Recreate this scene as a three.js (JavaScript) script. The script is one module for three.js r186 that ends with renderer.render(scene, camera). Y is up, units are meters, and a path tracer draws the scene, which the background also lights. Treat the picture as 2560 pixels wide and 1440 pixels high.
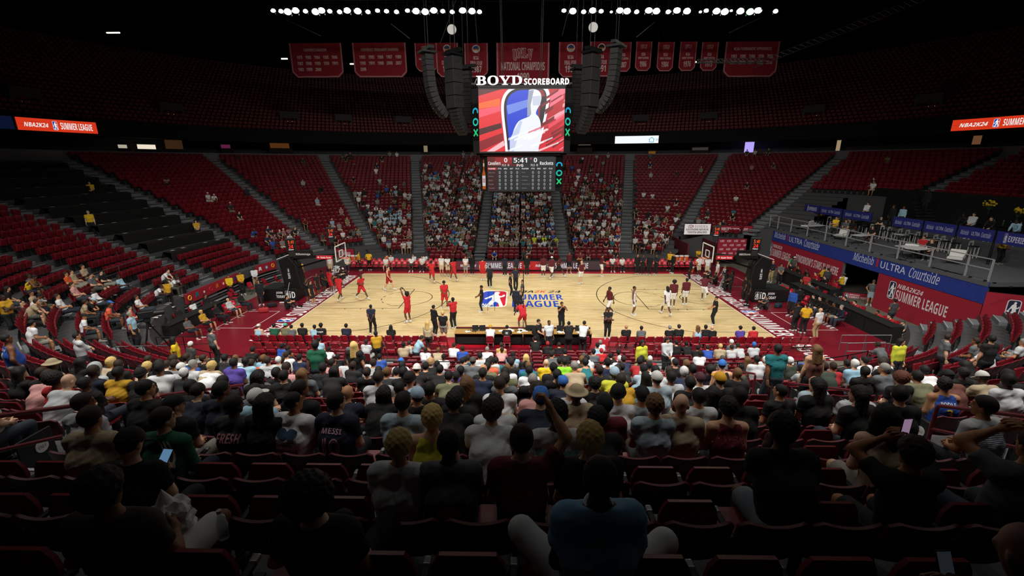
import * as THREE from 'three';
import { mergeGeometries } from 'three/addons/utils/BufferGeometryUtils.js';
import { RoundedBoxGeometry } from 'three/addons/geometries/RoundedBoxGeometry.js';
import { RectAreaLightUniformsLib } from 'three/addons/lights/RectAreaLightUniformsLib.js';
RectAreaLightUniformsLib.init();
const V = (x, y, z) => new THREE.Vector3(x, y, z);
const PI = Math.PI, rad = d => d * PI / 180;

// ---------- camera, light level ----------
const scene = new THREE.Scene();
scene.background = new THREE.Color(0x000000);
const FOC = 1109.56, EYE = V(-0.2, 9.553, 31.231), PITCH = 0.2723933, YAW = -0.0186286, ROLL = -0.00317207;
const FW = V(Math.sin(YAW) * Math.cos(PITCH), -Math.sin(PITCH), -Math.cos(YAW) * Math.cos(PITCH));
const RT0 = V(Math.cos(YAW), 0, Math.sin(YAW)), UP0 = RT0.clone().cross(FW);
const RT = RT0.clone().multiplyScalar(Math.cos(ROLL)).addScaledVector(UP0, Math.sin(ROLL));
const UPV = UP0.clone().multiplyScalar(Math.cos(ROLL)).addScaledVector(RT0, -Math.sin(ROLL));
const camera = new THREE.PerspectiveCamera(2 * Math.atan(720 / FOC) * 180 / PI, 16 / 9, 0.1, 400);
camera.position.copy(EYE);
camera.quaternion.setFromRotationMatrix(new THREE.Matrix4().makeBasis(RT, UPV, FW.clone().negate()));
scene.add(camera);
const renderer = new THREE.WebGLRenderer({ antialias: true });
renderer.toneMapping = THREE.LinearToneMapping;
renderer.toneMappingExposure = 1.06;
renderer.shadowMap.enabled = true;
const COURT_LIGHT = 52, COURT_CONE = 41, COURT_LIGHT_NEAR = 240, NEAR_CONE = 59;   // candela of each court lamp, half cone in degrees

// ---------- helpers ----------
function rngOf(a) { return () => { a |= 0; a = a + 0x6D2B79F5 | 0; let t = Math.imul(a ^ a >>> 15, 1 | a); t = t + Math.imul(t ^ t >>> 7, 61 | t) ^ t; return ((t ^ t >>> 14) >>> 0) / 4294967296; }; }
const rnd = rngOf(20240712);
const pick = (a, r = rnd) => a[Math.floor(r() * a.length)];
const ray = (px, py) => FW.clone().multiplyScalar(FOC).addScaledVector(RT, px - 1280).addScaledVector(UPV, -(py - 720)).normalize();
const onY = (px, py, h = 0) => { const d = ray(px, py); return EYE.clone().addScaledVector(d, (h - EYE.y) / d.y); };
const onX = (px, py, X) => { const d = ray(px, py); return EYE.clone().addScaledVector(d, (X - EYE.x) / d.x); };
const onZ = (px, py, Z) => { const d = ray(px, py); return EYE.clone().addScaledVector(d, (Z - EYE.z) / d.z); };

const names = {};
const numbered = n => { const k = names[n] = (names[n] ?? -1) + 1; return k ? n + '_' + String(k).padStart(3, '0') : n; };
const shade = o => { o.traverse(c => { if (c.isMesh) { c.castShadow = true; c.receiveShadow = true; } }); return o; };
function tag(o, label, category, group, kind) { if (label) o.userData.label = label; if (category) o.userData.category = category; if (group) o.userData.group = group; if (kind) o.userData.kind = kind; return o; }
function thing(name, label, category, pos = [0, 0, 0], turn = 0, group) {
  const o = new THREE.Group(); o.name = numbered(name); o.position.set(...pos); o.rotation.y = turn; scene.add(o);
  return tag(o, label, category, group);
}
function part(name, geo, mat, parent, label) { const m = new THREE.Mesh(Array.isArray(geo) ? merge(geo) : geo, mat); m.name = name; if (label) m.userData.label = label; m.castShadow = m.receiveShadow = true; parent.add(m); return m; }
function solo(name, geo, mat, label, category, group, pos) { const m = part(numbered(name), geo, mat, scene); if (pos) m.position.set(...pos); return tag(m, label, category, group); }
function struct(name, geo, mat, label) { const m = part(numbered(name), geo, mat, scene); return tag(m, label, 'structure', null, 'structure'); }
function copy(o, pos, turn, label, group) { const c = o.clone(); c.name = numbered(o.name.replace(/_\d{3}$/, '')); c.userData = { ...o.userData }; if (label) c.userData.label = label; if (group) c.userData.group = group; c.position.set(...pos); c.rotation.set(0, turn, 0); scene.add(c); return c; }
function merge(list) {
  const g = list.map(a => a.index ? a.toNonIndexed() : a).map(a => { if (!a.attributes.uv) a.setAttribute('uv', new THREE.BufferAttribute(new Float32Array(a.attributes.position.count * 2), 2)); for (const k of Object.keys(a.attributes)) if (!['position', 'normal', 'uv'].includes(k)) a.deleteAttribute(k); return a; });
  return mergeGeometries(g);
}
const box = (w, h, d, x = 0, y = 0, z = 0, ry = 0, rx = 0, rz = 0) => { const g = new THREE.BoxGeometry(w, h, d); if (rx) g.rotateX(rx); if (rz) g.rotateZ(rz); if (ry) g.rotateY(ry); return g.translate(x, y, z); };
const rbox = (w, h, d, r, x = 0, y = 0, z = 0, ry = 0, rx = 0, s = 2) => { const g = new RoundedBoxGeometry(w, h, d, s, r); if (rx) g.rotateX(rx); if (ry) g.rotateY(ry); return g.translate(x, y, z); };
const cyl = (r1, r2, h, n = 12, x = 0, y = 0, z = 0) => new THREE.CylinderGeometry(r1, r2, h, n).translate(x, y, z);
function rod(a, b, r, n = 6) {   // cylinder between two points
  const A = a.isVector3 ? a : V(...a), B = b.isVector3 ? b : V(...b), d = B.clone().sub(A), L = d.length();
  const g = new THREE.CylinderGeometry(r, r, L, n); g.translate(0, L / 2, 0);
  g.applyQuaternion(new THREE.Quaternion().setFromUnitVectors(V(0, 1, 0), d.normalize())); return g.translate(A.x, A.y, A.z);
}
const tube = (pts, r, seg = 20, n = 7) => new THREE.TubeGeometry(new THREE.CatmullRomCurve3(pts.map(p => p.isVector3 ? p : V(...p)), false, 'catmullrom', 0.1), seg, r, n);
const plane = (w, h, x = 0, y = 0, z = 0, ry = 0, rx = 0) => { const g = new THREE.PlaneGeometry(w, h); if (rx) g.rotateX(rx); if (ry) g.rotateY(ry); return g.translate(x, y, z); };

const mats = {};
function M(color, rough = 0.7, o = {}) { const k = color + '|' + rough + JSON.stringify(o); return mats[k] ??= new THREE.MeshStandardMaterial({ color, roughness: rough, ...o }); }
function canvas(w, h, draw) { const c = document.createElement('canvas'); c.width = w; c.height = h; const x = c.getContext('2d'); draw(x, w, h); const t = new THREE.CanvasTexture(c); t.colorSpace = THREE.SRGBColorSpace; t.magFilter = THREE.LinearFilter; t.anisotropy = 8; return t; }
const printed = (w, h, draw, rough = 0.8, o = {}) => new THREE.MeshStandardMaterial({ map: canvas(w, h, draw), roughness: rough, ...o });
const glowing = (w, h, draw, k) => { const t = canvas(w, h, draw); return new THREE.MeshStandardMaterial({ color: 0x050505, roughness: 0.4, emissive: 0xffffff, emissiveMap: t, emissiveIntensity: k }); };
// text squeezed into a box: condensed lettering
function text(c, s, x, y, w, h, fill, font = 'bold 100px sans-serif', stroke) {
  c.save(); c.font = font; c.textAlign = 'left'; c.textBaseline = 'alphabetic'; const m = c.measureText(s), a = m.actualBoundingBoxAscent || 72, d = m.actualBoundingBoxDescent || 0, l = m.actualBoundingBoxLeft || 0, tw = (m.actualBoundingBoxRight || m.width) + l;
  c.translate(x, y); c.scale(w / tw, h / (a + d));
  if (stroke) { c.lineWidth = stroke[1]; c.strokeStyle = stroke[0]; c.lineJoin = 'round'; c.strokeText(s, l, a); }
  c.fillStyle = fill; c.fillText(s, l, a); c.restore();
}
function rr(c, x, y, w, h, r) { c.beginPath(); c.moveTo(x + r, y); c.arcTo(x + w, y, x + w, y + h, r); c.arcTo(x + w, y + h, x, y + h, r); c.arcTo(x, y + h, x, y, r); c.arcTo(x, y, x + w, y, r); c.closePath(); }
// the league emblem: two-colour rounded plate with a white dribbling figure
function emblem(c, x, y, w, h, mono, letters = 'NBA') {
  c.save(); c.translate(x, y); c.scale(w / 100, h / 220);
  c.fillStyle = '#fff'; rr(c, 0, 0, 100, 220, 26); c.fill();
  c.save(); rr(c, 7, 7, 86, 206, 20); c.clip();
  c.fillStyle = mono || '#1b48b5'; c.fillRect(0, 0, 100, 220);
  if (!mono) { c.fillStyle = '#d01f33'; c.beginPath(); c.moveTo(56, 0); c.lineTo(100, 0); c.lineTo(100, 220); c.lineTo(62, 220); c.lineTo(78, 120); c.lineTo(52, 60); c.fill(); }
  c.fillStyle = '#fff';
  c.beginPath(); c.ellipse(57, 32, 10, 13, 0.2, 0, 7); c.fill();
  c.beginPath(); c.moveTo(50, 42); c.bezierCurveTo(38, 50, 33, 62, 28, 84); c.lineTo(18, 108); c.lineTo(25, 113); c.lineTo(40, 88); c.lineTo(46, 112);
  c.bezierCurveTo(40, 130, 38, 150, 34, 176); c.lineTo(24, 206); c.lineTo(38, 208); c.bezierCurveTo(48, 178, 54, 160, 60, 140); c.lineTo(72, 160); c.lineTo(78, 206); c.lineTo(90, 208);
  c.bezierCurveTo(90, 180, 88, 160, 78, 132); c.lineTo(72, 96); c.lineTo(88, 84); c.lineTo(92, 68); c.lineTo(85, 64); c.lineTo(80, 78); c.lineTo(70, 76); c.bezierCurveTo(72, 60, 68, 48, 62, 43); c.closePath(); c.fill();
  c.beginPath(); c.arc(20, 122, 11, 0, 7); c.fill();
  c.restore(); text(c, letters, 11, 176, 50, 24, '#fff', 'italic bold 100px sans-serif'); c.restore();
}
// the event lock-up: emblem + two lines
function lockup(c, x, y, w, h, col = '#fff', mono) {
  emblem(c, x, y, h * 0.46, h, mono); const u = x + h * 0.55, ww = w - h * 0.55;
  text(c, 'NBA2K24', u, y + h * 0.04, ww * 0.52, h * 0.25, col, 'italic bold 100px sans-serif');
  text(c, 'SUMMER LEAGUE', u, y + h * 0.38, ww, h * 0.58, col);
}
function speckle(c, w, h, n, cols, r, s0 = 1, s1 = 4) { for (let i = 0; i < n; i++) { c.fillStyle = pick(cols, r); c.fillRect(r() * w, r() * h, s0 + r() * s1, s0 + r() * s1); } }

// ---------- shape of the seating bowl: a rounded rectangle and its parallels ----------
const BA = 8, BB = 2, BR = 14.58, LC = BR * PI / 2, QTR = BA + LC + BB, STEP = 0.8;
const rowY = k => k >= 0 ? 1.54 + 0.314 * k : 1.2 + 0.2 * (k + 1);
// u runs from the middle of the near side, to the right positive, to the left negative, +-65.8 is the middle of the far side
function bowl(u, off) {
  let s = Math.abs(u), sx = u < 0 ? -1 : 1, sz = 1; if (s > QTR) { s = 2 * QTR - s; sz = -1; }
  let x, z, nx, nz; const R = BR + off;
  if (s <= BA) { x = s; z = BB + R; nx = 0; nz = 1; } else if (s <= BA + LC) { const a = (s - BA) / BR; nx = Math.sin(a); nz = Math.cos(a); x = BA + R * nx; z = BB + R * nz; } else { x = BA + R; z = BB - (s - BA - LC); nx = 1; nz = 0; }
  return { x: x * sx, z: z * sz, nx: nx * sx, nz: nz * sz };
}
const bowlOff = (x, z) => { const dx = Math.abs(x) - BA, dz = Math.abs(z) - BB; return Math.hypot(Math.max(dx, 0), Math.max(dz, 0)) - BR; };
function bowlU(x, z) { const dx = Math.max(Math.abs(x) - BA, 0), dz = Math.max(Math.abs(z) - BB, 0); let s = dx === 0 ? Math.abs(x) : dz === 0 ? BA + LC + BB - Math.abs(z) : BA + BR * Math.atan2(dx, dz); if (z < 0) s = 2 * QTR - s; return x < 0 ? -s : s; }
const faceIn = p => Math.atan2(-p.nx, -p.nz);   // turn that makes local +z look to the court
const slopeY = o => o >= -0.4 ? 1.54 + 0.3925 * o : Math.max(0, 1.2 + 0.25 * (o + 0.8));
// where a ray through a pixel comes within dh of the sloping stand
function onStand(px, py, dh = 0, fw = 0) {
  const d = ray(px, py); d.multiplyScalar(1 / Math.hypot(d.x, d.z));
  for (let t = 1.2; t < 110; t += 0.03) { const x = EYE.x + d.x * t, y = EYE.y + d.y * t, z = EYE.z + d.z * t, o = bowlOff(x, z); if (y < slopeY(o + fw) + dh) { const k = Math.round((o + fw) / STEP); return { x, y, z, k, u: bowlU(x, z) }; } }
  return null;
}
// ---------- the building ----------
const mConcrete = M(0x4a4a4c, 0.85), mDark = M(0x151517, 0.9), mTread = mConcrete, mStep = M(0x6e7074, 0.8), mNose = M(0x9aa0a4, 0.6), mBlackCloth = M(0x0b0b0c, 0.95), mBlackMetal = M(0x121214, 0.45, { metalness: 0.5 }), mSteel = M(0x8d9094, 0.35, { metalness: 0.8 });
const mRim = printed(512, 256, (c, w, h) => { const r = rngOf(5); c.fillStyle = '#77777b'; c.fillRect(0, 0, w, h); speckle(c, w, h, 2500, ['#6c6c70', '#7d7d81', '#727276'], r, 1, 6); for (let i = 0; i < 40; i++) { c.fillStyle = 'rgba(60,60,62,.25)'; c.fillRect(r() * w, r() * h, 2 + r() * 30, 1); } }, 0.85);
mRim.map.wrapS = mRim.map.wrapT = THREE.RepeatWrapping; mRim.map.repeat.set(0.25, 0.5);
// a profile of [offset, height] points swept along the bowl from u0 to u1
function sweep(profile, u0, u1, du = 0.9) {
  const n = Math.max(1, Math.ceil(Math.abs(u1 - u0) / du)), pos = [], uv = [];
  const at = (i, j) => { const u = u0 + (u1 - u0) * i / n, b = bowl(u, profile[j][0]); return [b.x, profile[j][1], b.z]; };
  const len = [0]; for (let j = 1; j < profile.length; j++) len[j] = len[j - 1] + Math.hypot(profile[j][0] - profile[j - 1][0], profile[j][1] - profile[j - 1][1]);
  for (let j = 0; j + 1 < profile.length; j++) for (let i = 0; i < n; i++) {
    const a = at(i, j), b = at(i + 1, j), c = at(i + 1, j + 1), d = at(i, j + 1), s0 = u0 + (u1 - u0) * i / n, s1 = u0 + (u1 - u0) * (i + 1) / n;
    pos.push(...a, ...b, ...c, ...a, ...c, ...d); uv.push(s0, len[j], s1, len[j], s1, len[j + 1], s0, len[j], s1, len[j + 1], s0, len[j + 1]);
  }
  const g = new THREE.BufferGeometry(); g.setAttribute('position', new THREE.Float32BufferAttribute(pos, 3)); g.setAttribute('uv', new THREE.Float32BufferAttribute(uv, 2)); g.computeVertexNormals(); return g;
}
const stepsProfile = (k0, k1, base) => { const p = [[STEP * k0 - 0.72, base], [STEP * k0 - 0.72, rowY(k0)]]; for (let k = k0; k <= k1; k++) { p.push([STEP * k + 0.08, rowY(k)]); if (k < k1) p.push([STEP * k + 0.08, rowY(k + 1)]); } return p; };
struct('floor', box(112, 0.3, 112, 0, -0.15, 0), M(0x6b665c, 0.8), 'bare concrete arena floor around the court');
const KTOP = 27, FARU = 2 * QTR;
// stands: fixed tiers all round except behind the hospitality deck, pull-out tiers along both sides
struct('stand_near', sweep(stepsProfile(0, 34, 0), -31.8, 22.7), mTread, 'dark stepped tiers of the near stand');
struct('stand_left', sweep([[-0.72, 0.9], ...stepsProfile(0, KTOP, 0).slice(1)], -39, -31.8), mTread, 'dark stepped tiers of the end stand');
struct('stand_far', [sweep(stepsProfile(0, KTOP, 0), -FARU, -39), sweep(stepsProfile(6, KTOP, 0), 41.5, 44.3), sweep(stepsProfile(3, KTOP, 0), 44.3, 49.5), sweep(stepsProfile(0, KTOP, 0), 49.5, FARU)], mTread, 'dark stepped tiers of the far stand');
struct('stand_right', sweep(stepsProfile(16, KTOP, 3.6), 25.2, 41.5), mTread, 'dark stepped tiers above the hospitality deck');
for (const [n, s] of [['stand_front_near', 1], ['stand_front_far', -1]]) {
  const e = s > 0 ? 0 : FARU, dir = s > 0 ? 1 : -1, g = [];
  g.push(sweep([...stepsProfile(-6, -4, 0), [-3.12, rowY(-3)]], e - dir * 9, s > 0 ? 9 : FARU), sweep(stepsProfile(-3, -1, 0), s > 0 ? -14 : FARU - 17, s > 0 ? 14 : FARU));
  if (s < 0) g.push(sweep([...stepsProfile(-6, -4, 0), [-3.12, rowY(-3)]], -FARU, -FARU + 9), sweep(stepsProfile(-3, -1, 0), -FARU, -FARU + 17));
  struct(n, g, mTread, s > 0 ? 'low pull-out tiers in front of the near stand' : 'low pull-out tiers in front of the far stand');
}
// rim wall with section numbers, concourse behind it, upper deck and roof
const ringU = (prof, mat, name, label, a = -FARU, b = FARU, du = 1) => struct(name, sweep(prof, a, b, du), mat, label);
ringU([[21.68, 9.9], [22.2, 9.9], [22.2, 10.95], [22.42, 10.95], [22.42, 9.9]], mRim, 'wall_rim', 'grey concrete parapet around the top of the lower bowl');
ringU([[22.42, 10.0], [30, 10.0], [30, 13.2]], mConcrete, 'wall_concourse', 'dark concourse behind the parapet');
ringU([[30, 12.55], [24, 12.45], [24, 14.15], [24.25, 14.15], [24.25, 13.6], ...Array.from({ length: 26 }, (_, i) => [[24.25 + i * 0.85, 13.6 + i * 0.5], [24.25 + (i + 1) * 0.85, 13.6 + i * 0.5]]).flat()], M(0x101012, 0.9), 'upper_deck', 'upper deck above the concourse, its darkness painted as near-black colour');  // shade of the upper deck is painted in: near-black instead of concrete grey
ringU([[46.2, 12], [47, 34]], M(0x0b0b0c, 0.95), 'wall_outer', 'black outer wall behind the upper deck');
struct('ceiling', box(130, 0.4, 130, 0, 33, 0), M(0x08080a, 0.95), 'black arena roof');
[[113, 345], [114, 690], [115, 950], [116, 1148], [118, 1466], [119, 1666], [120, 1942], [121, 2282]].forEach(([n, px]) => {
  const d = ray(px, 392); let u = 0; for (let t = 20; t < 110; t += 0.05) { const x = EYE.x + d.x * t, z = EYE.z + d.z * t; if (bowlOff(x, z) > 22.19) { u = bowlU(x, z); break; } }
  const b = bowl(u, 22.1), m = part(numbered('section_number'), plane(1.7, 0.72), printed(128, 56, (c, w, h) => { c.clearRect(0, 0, w, h); text(c, String(n), 14, 6, 100, 44, '#17171a'); }, 0.8, { transparent: true, alphaTest: 0.5 }), scene);
  m.position.set(b.x, 10.45, b.z); m.rotation.y = faceIn(b); tag(m, `dark printed number of section ${{ 113: 'one thirteen', 114: 'one fourteen', 115: 'one fifteen', 116: 'one sixteen', 118: 'one eighteen', 119: 'one nineteen', 120: 'one twenty', 121: 'one twenty-one' }[n]} on the grey parapet`, 'number');
});
// aisles
const AISLES = [-6.3, 6.05, -12.2, 12.2, -17.4, 17.4, -22.4, 22.05, -27.2, -31.8, -38.6, -44.1, -49.5, -54.6, -61.5, 61.5, 54.6, 49.5, 44.1, 38.4, 31.2];
const AW = 1.15;
const stepGeo = box(AW, 0.157, 0.36), noseGeo = box(AW, 0.02, 0.05), fullNose = box(AW, 0.02, 0.05);
AISLES.forEach(u => {
  const near = Math.abs(u) < 30, right = u > 25 && u < 41.5, end = Math.abs(u) > 25 && Math.abs(u) < 41;
  const k0 = right ? 16 : u > 41 && u < 50 ? 4 :  end ? 0 : (Math.abs(u) < 9 || Math.abs(u) > 57 ? -6 : Math.abs(u) < 14 || Math.abs(u) > 50 ? -3 : 0), k1 = near ? (Math.abs(u) < 8 ? 20 : 14) : KTOP;
  const t = thing('aisle_stair', near ? `grey aisle stair climbing the near stand ${u < 0 ? 'towards the end with the team-logo board' : 'on the hospitality deck side'}` : `grey aisle stair climbing between red seats of the far bowl`, 'stair', [0, 0, 0], 0, near ? 'near stand aisle stairs' : 'far bowl aisle stairs');
  for (let k = k0; k < k1; k++) {
    const b = bowl(u, STEP * k - 0.1), ry = faceIn(b), rise = rowY(k + 1) - rowY(k), s = part('step', stepGeo, mStep, t); s.position.set(b.x, rowY(k) + rise / 4, b.z); s.rotation.y = ry; s.scale.set(1, rise / 2 / 0.157, 1);
    const n = part('nosing', noseGeo, mNose, s); n.position.set(0, 0.157 / 2 + 0.006, 0.16);
    const c = bowl(u, STEP * k + 0.1), n2 = part('nosing', fullNose, mNose, t); n2.position.set(c.x, rowY(k + 1) + 0.008, c.z); n2.rotation.y = ry;
  }
});
// upper deck stairs and vomitories
const upY = o => 13.6 + (o - 24.25) / 0.85 * 0.5;
[-36, -41, -45.5, -50.3, -52.9, -56, -60, 60, 56, 52.6, 48, 44, 39, 35].forEach((u, i) => {
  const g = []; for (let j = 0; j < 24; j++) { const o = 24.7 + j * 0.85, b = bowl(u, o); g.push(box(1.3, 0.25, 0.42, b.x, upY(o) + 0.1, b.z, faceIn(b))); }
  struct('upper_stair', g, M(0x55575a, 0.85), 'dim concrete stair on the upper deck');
  const v = bowl(u + (u < 0 ? 1.9 : -1.9), 26.5), t = thing('vomitory', 'dim concrete doorway block in the front rows of the upper deck', 'doorway', [v.x, 14.2, v.z], faceIn(v), 'upper deck doorways');
  part('lintel', box(2.4, 0.9, 0.25, 0, 2.1, 0), M(0x4c4c50, 0.85), t); for (const s of [-1.1, 1.1]) part('jamb', box(0.25, 1.9, 2.2, s, 0.9, -1), M(0x4c4c50, 0.85), t);
  part('lamp_panel', box(0.7, 0.09, 0.05, 0.1, 1.3, -0.6), new THREE.MeshStandardMaterial({ color: 0x222222, emissive: 0xffd9a0, emissiveIntensity: 0.25 }), t);
});
// ---------- the court ----------
const CW = 20, CH = 21;   // each half of the painted floor in metres
function drawCourt(c, W, H, side) {   // side -1 left half, +1 right half
  const s = W / CW, r = rngOf(side > 0 ? 11 : 12); c.save(); c.translate(side < 0 ? W : 0, H / 2); c.scale(s, H / CH);   // metres, origin at mid-court
  c.fillStyle = '#7d1526'; c.fillRect(-30, -12, 60, 24);
  for (let i = 0; i < 900; i++) { c.fillStyle = pick(['rgba(60,5,14,.12)', 'rgba(160,40,56,.08)'], r); c.fillRect(-20 + r() * 40, -10.5 + r() * 21, 0.4 + r() * 1.2, 0.06); }
  const wood = ['#e0c590', '#dcc08a', '#e4cb99', '#d8ba82', '#e7d0a0', '#d9bd8b', '#e1c793', '#cfae76'];
  for (let z = -7.62; z < 7.62; z += 0.057) for (let x = -14.325 - r() * 1.2; x < 14.325;) { const l = 0.5 + r() * 1.3; c.fillStyle = pick(wood, r); const a = Math.max(x, -14.325), b = Math.min(x + l, 14.325); if (b > a) { c.fillRect(a, z, b - a, 0.0575); c.fillStyle = 'rgba(110,80,40,.28)'; c.fillRect(a, z, b - a, 0.006); c.fillRect(a, z, 0.008, 0.057); if (r() < 0.5) { c.fillStyle = 'rgba(150,110,60,.22)'; c.fillRect(a + r() * (b - a) * 0.5, z + 0.01 + r() * 0.03, (b - a) * 0.4, 0.008); } } x += l; }
  c.fillStyle = '#b01828'; c.fillRect(-6.3, 7.62, 12.6, 1.5); c.fillRect(-14.325, -8.2, 28.65, 0.58);
  const ln = (w, col) => { c.lineWidth = w; c.strokeStyle = col; };
  ln(0.06, '#f1ead8'); c.strokeRect(-14.325, -7.62, 28.65, 15.24);
  ln(0.055, '#15130f');
  for (const d of [-1, 1]) {
    c.save(); c.scale(d, 1); const bx = 12.75;
    c.beginPath(); c.moveTo(14.325, -6.71); c.lineTo(10.05, -6.71); c.stroke(); c.beginPath(); c.moveTo(14.325, 6.71); c.lineTo(10.05, 6.71); c.stroke();
    const a0 = Math.acos(2.7 / 7.24) ; c.beginPath(); c.arc(bx, 0, 7.24, PI - (PI / 2 - Math.asin(2.7 / 7.24)), PI + (PI / 2 - Math.asin(2.7 / 7.24))); c.stroke();
    c.beginPath(); c.moveTo(14.325, -2.44); c.lineTo(8.53, -2.44); c.lineTo(8.53, 2.44); c.lineTo(14.325, 2.44); c.stroke();
    c.beginPath(); c.arc(8.53, 0, 1.83, PI / 2, PI * 1.5); c.stroke(); c.beginPath(); c.moveTo(8.53, -1.83); c.lineTo(9.3, -1.83); c.moveTo(8.53, 1.83); c.lineTo(9.3, 1.83); c.stroke();
    c.setLineDash([0.38, 0.38]); c.beginPath(); c.arc(8.53, 0, 1.83, -PI / 2, PI / 2); c.stroke(); c.setLineDash([]);
    c.beginPath(); c.arc(bx, 0, 1.22, PI / 2, PI * 1.5); c.stroke(); c.beginPath(); c.moveTo(bx, -1.22); c.lineTo(13.1, -1.22); c.moveTo(bx, 1.22); c.lineTo(13.1, 1.22); c.stroke();
    for (const x of [12.2, 11.1, 10.5, 9.6]) for (const z of [-1, 1]) { c.beginPath(); c.moveTo(x, z * 2.44); c.lineTo(x, z * 2.62); c.stroke(); }
    // white camera boxes on the red apron
    ln(0.05, '#e9dfe0'); for (const z of [-6.5, 3.1]) c.strokeRect(16.4, z, 2.2, 3.2); ln(0.055, '#15130f');
    c.restore();
    // lettering along the baseline
    c.save(); c.translate(d * 15.05, 0); c.rotate(d < 0 ? -PI / 2 : PI / 2); const T = (str, x, w, h, f) => text(c, str, x, -h / 2, w, h, '#f3eef0', f);
    const it = 'italic bold 100px sans-serif'; if (d < 0) { T('NBA2K24', -8.4, 3.0, 0.8, it); emblem(c, -5.2, -0.5, 0.8, 1.0); T('SUMMER', -4.0, 3.8, 1.1); T('LEAGUE', 0.2, 3.3, 1.1); T('NBA2K24', 3.9, 3.0, 0.8, it); } else { T('SUMMER', -7.4, 3.4, 1.1); T('LEAGUE', -3.8, 3.1, 1.1); T('NBA2K24', -0.45, 2.9, 0.8, it); emblem(c, 2.65, -0.5, 0.7, 1.0); T('SUMMER', 3.5, 3.8, 1.1); T('LEAGUE', 7.5, 3, 1.1); } c.restore();
  }
  // mid-court marks
  emblemSide(c, -2.92, -2.02, 1.62, 4.12);
  const it2 = 'italic bold 100px sans-serif'; text(c, 'NBA', -0.73, -2.1, 1.56, 0.6, '#1a1a1c', it2); text(c, '2K', 0.88, -2.1, 0.98, 0.6, '#d5482a', it2); text(c, '24', 1.92, -2.1, 1.06, 0.6, '#1a1a1c', it2);
  text(c, 'SUMMER', -0.71, -1.05, 3.68, 1.4, '#1f46b8'); text(c, 'LEAGUE', -0.75, 0.6, 3.3, 1.44, '#1f46b8');
  ln(0.055, '#15130f'); c.restore();
}
function emblemSide(c, x, y, w, h) {   // the emblem laid out wide on the floor
  c.save(); c.translate(x, y); c.scale(w / 100, h / 220);
  c.fillStyle = '#f6f3ea'; rr(c, -10, 0, 120, 220, 30); c.fill(); c.save(); rr(c, -4, 8, 108, 204, 24); c.clip();
  c.fillStyle = '#2149bd'; c.fillRect(-10, 0, 120, 220); c.fillStyle = '#cf2036'; c.beginPath(); c.moveTo(48, 0); c.lineTo(120, 0); c.lineTo(120, 220); c.lineTo(66, 220); c.lineTo(76, 130); c.lineTo(46, 70); c.fill();
  c.fillStyle = '#f6f3ea'; c.beginPath(); c.ellipse(60, 34, 13, 17, 0.2, 0, 7); c.fill(); c.beginPath(); c.moveTo(50, 48); c.lineTo(22, 90); c.lineTo(6, 112); c.lineTo(14, 122); c.lineTo(40, 92); c.lineTo(42, 120); c.lineTo(26, 180); c.lineTo(14, 214); c.lineTo(34, 216); c.lineTo(58, 150); c.lineTo(72, 168); c.lineTo(80, 216); c.lineTo(98, 216); c.lineTo(82, 136); c.lineTo(76, 100); c.lineTo(96, 84); c.lineTo(100, 62); c.lineTo(90, 58); c.lineTo(84, 78); c.lineTo(72, 74); c.lineTo(68, 50); c.closePath(); c.fill();
  c.restore(); text(c, 'NBA', 0, 176, 54, 30, '#f6f3ea', 'italic bold 100px sans-serif'); c.restore();
}
for (const s of [-1, 1]) {
  const m = printed(2048, 2048, (c, w, h) => drawCourt(c, w, h, s), 0.32);
  const g = box(CW, 0.04, CH, s * CW / 2, 0.02, 0), uv = g.attributes.uv, p = g.attributes.position; for (let i = 0; i < p.count; i++) uv.setXY(i, s < 0 ? 1 + p.getX(i) / CW : p.getX(i) / CW, 0.5 - p.getZ(i) / CH);
  struct(s < 0 ? 'court_floor' : 'court_floor', g, m, s < 0 ? 'maple court half with the emblem, red apron and baseline lettering' : 'maple court half with blue lettering, red apron and baseline lettering');
}
// ---------- court lamps ----------
const lampX = [172, 250, 318, 395, 495, 595, 655, 738, 836, 912, 1018, 1120, 1215, 1305, 1405, 1515, 1600, 1692, 1778, 1868, 1962, 2066, 2160, 2235].map(v => 640 + v / 4).concat([475, 556, 655, 738, 815, 908, 986, 1052, 1140, 1250, 1320, 1428, 1508, 1600, 1722, 1776, 1870, 1945, 2005, 2088, 2178, 2250, 2410].map(v => 1280 + v / 3.657));
const lampKind = 'gwGGwWWwwGGgggggWWWwgGWg' + 'gWgGwsWWwGWwGGsgGWsWNWg';   // g cool green-white, w white, capital = large, s = small, N = green
const canGeo = new THREE.LatheGeometry([[0.02, -0.34], [0.13, -0.33], [0.15, -0.2], [0.2, -0.05], [0.26, 0.02], [0.24, 0.02], [0.19, -0.04], [0.05, -0.06]].map(p => new THREE.Vector2(...p)), 16);
const lensGeo = new THREE.SphereGeometry(0.225, 16, 6, 0, PI * 2, 0, PI / 2).scale(1, 0.35, 1).translate(0, -0.03, 0);
const yokeGeo = merge([box(0.03, 0.4, 0.05, -0.27, -0.05, 0), box(0.03, 0.4, 0.05, 0.27, -0.05, 0), box(0.57, 0.03, 0.05, 0, -0.26, 0)]);
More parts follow.
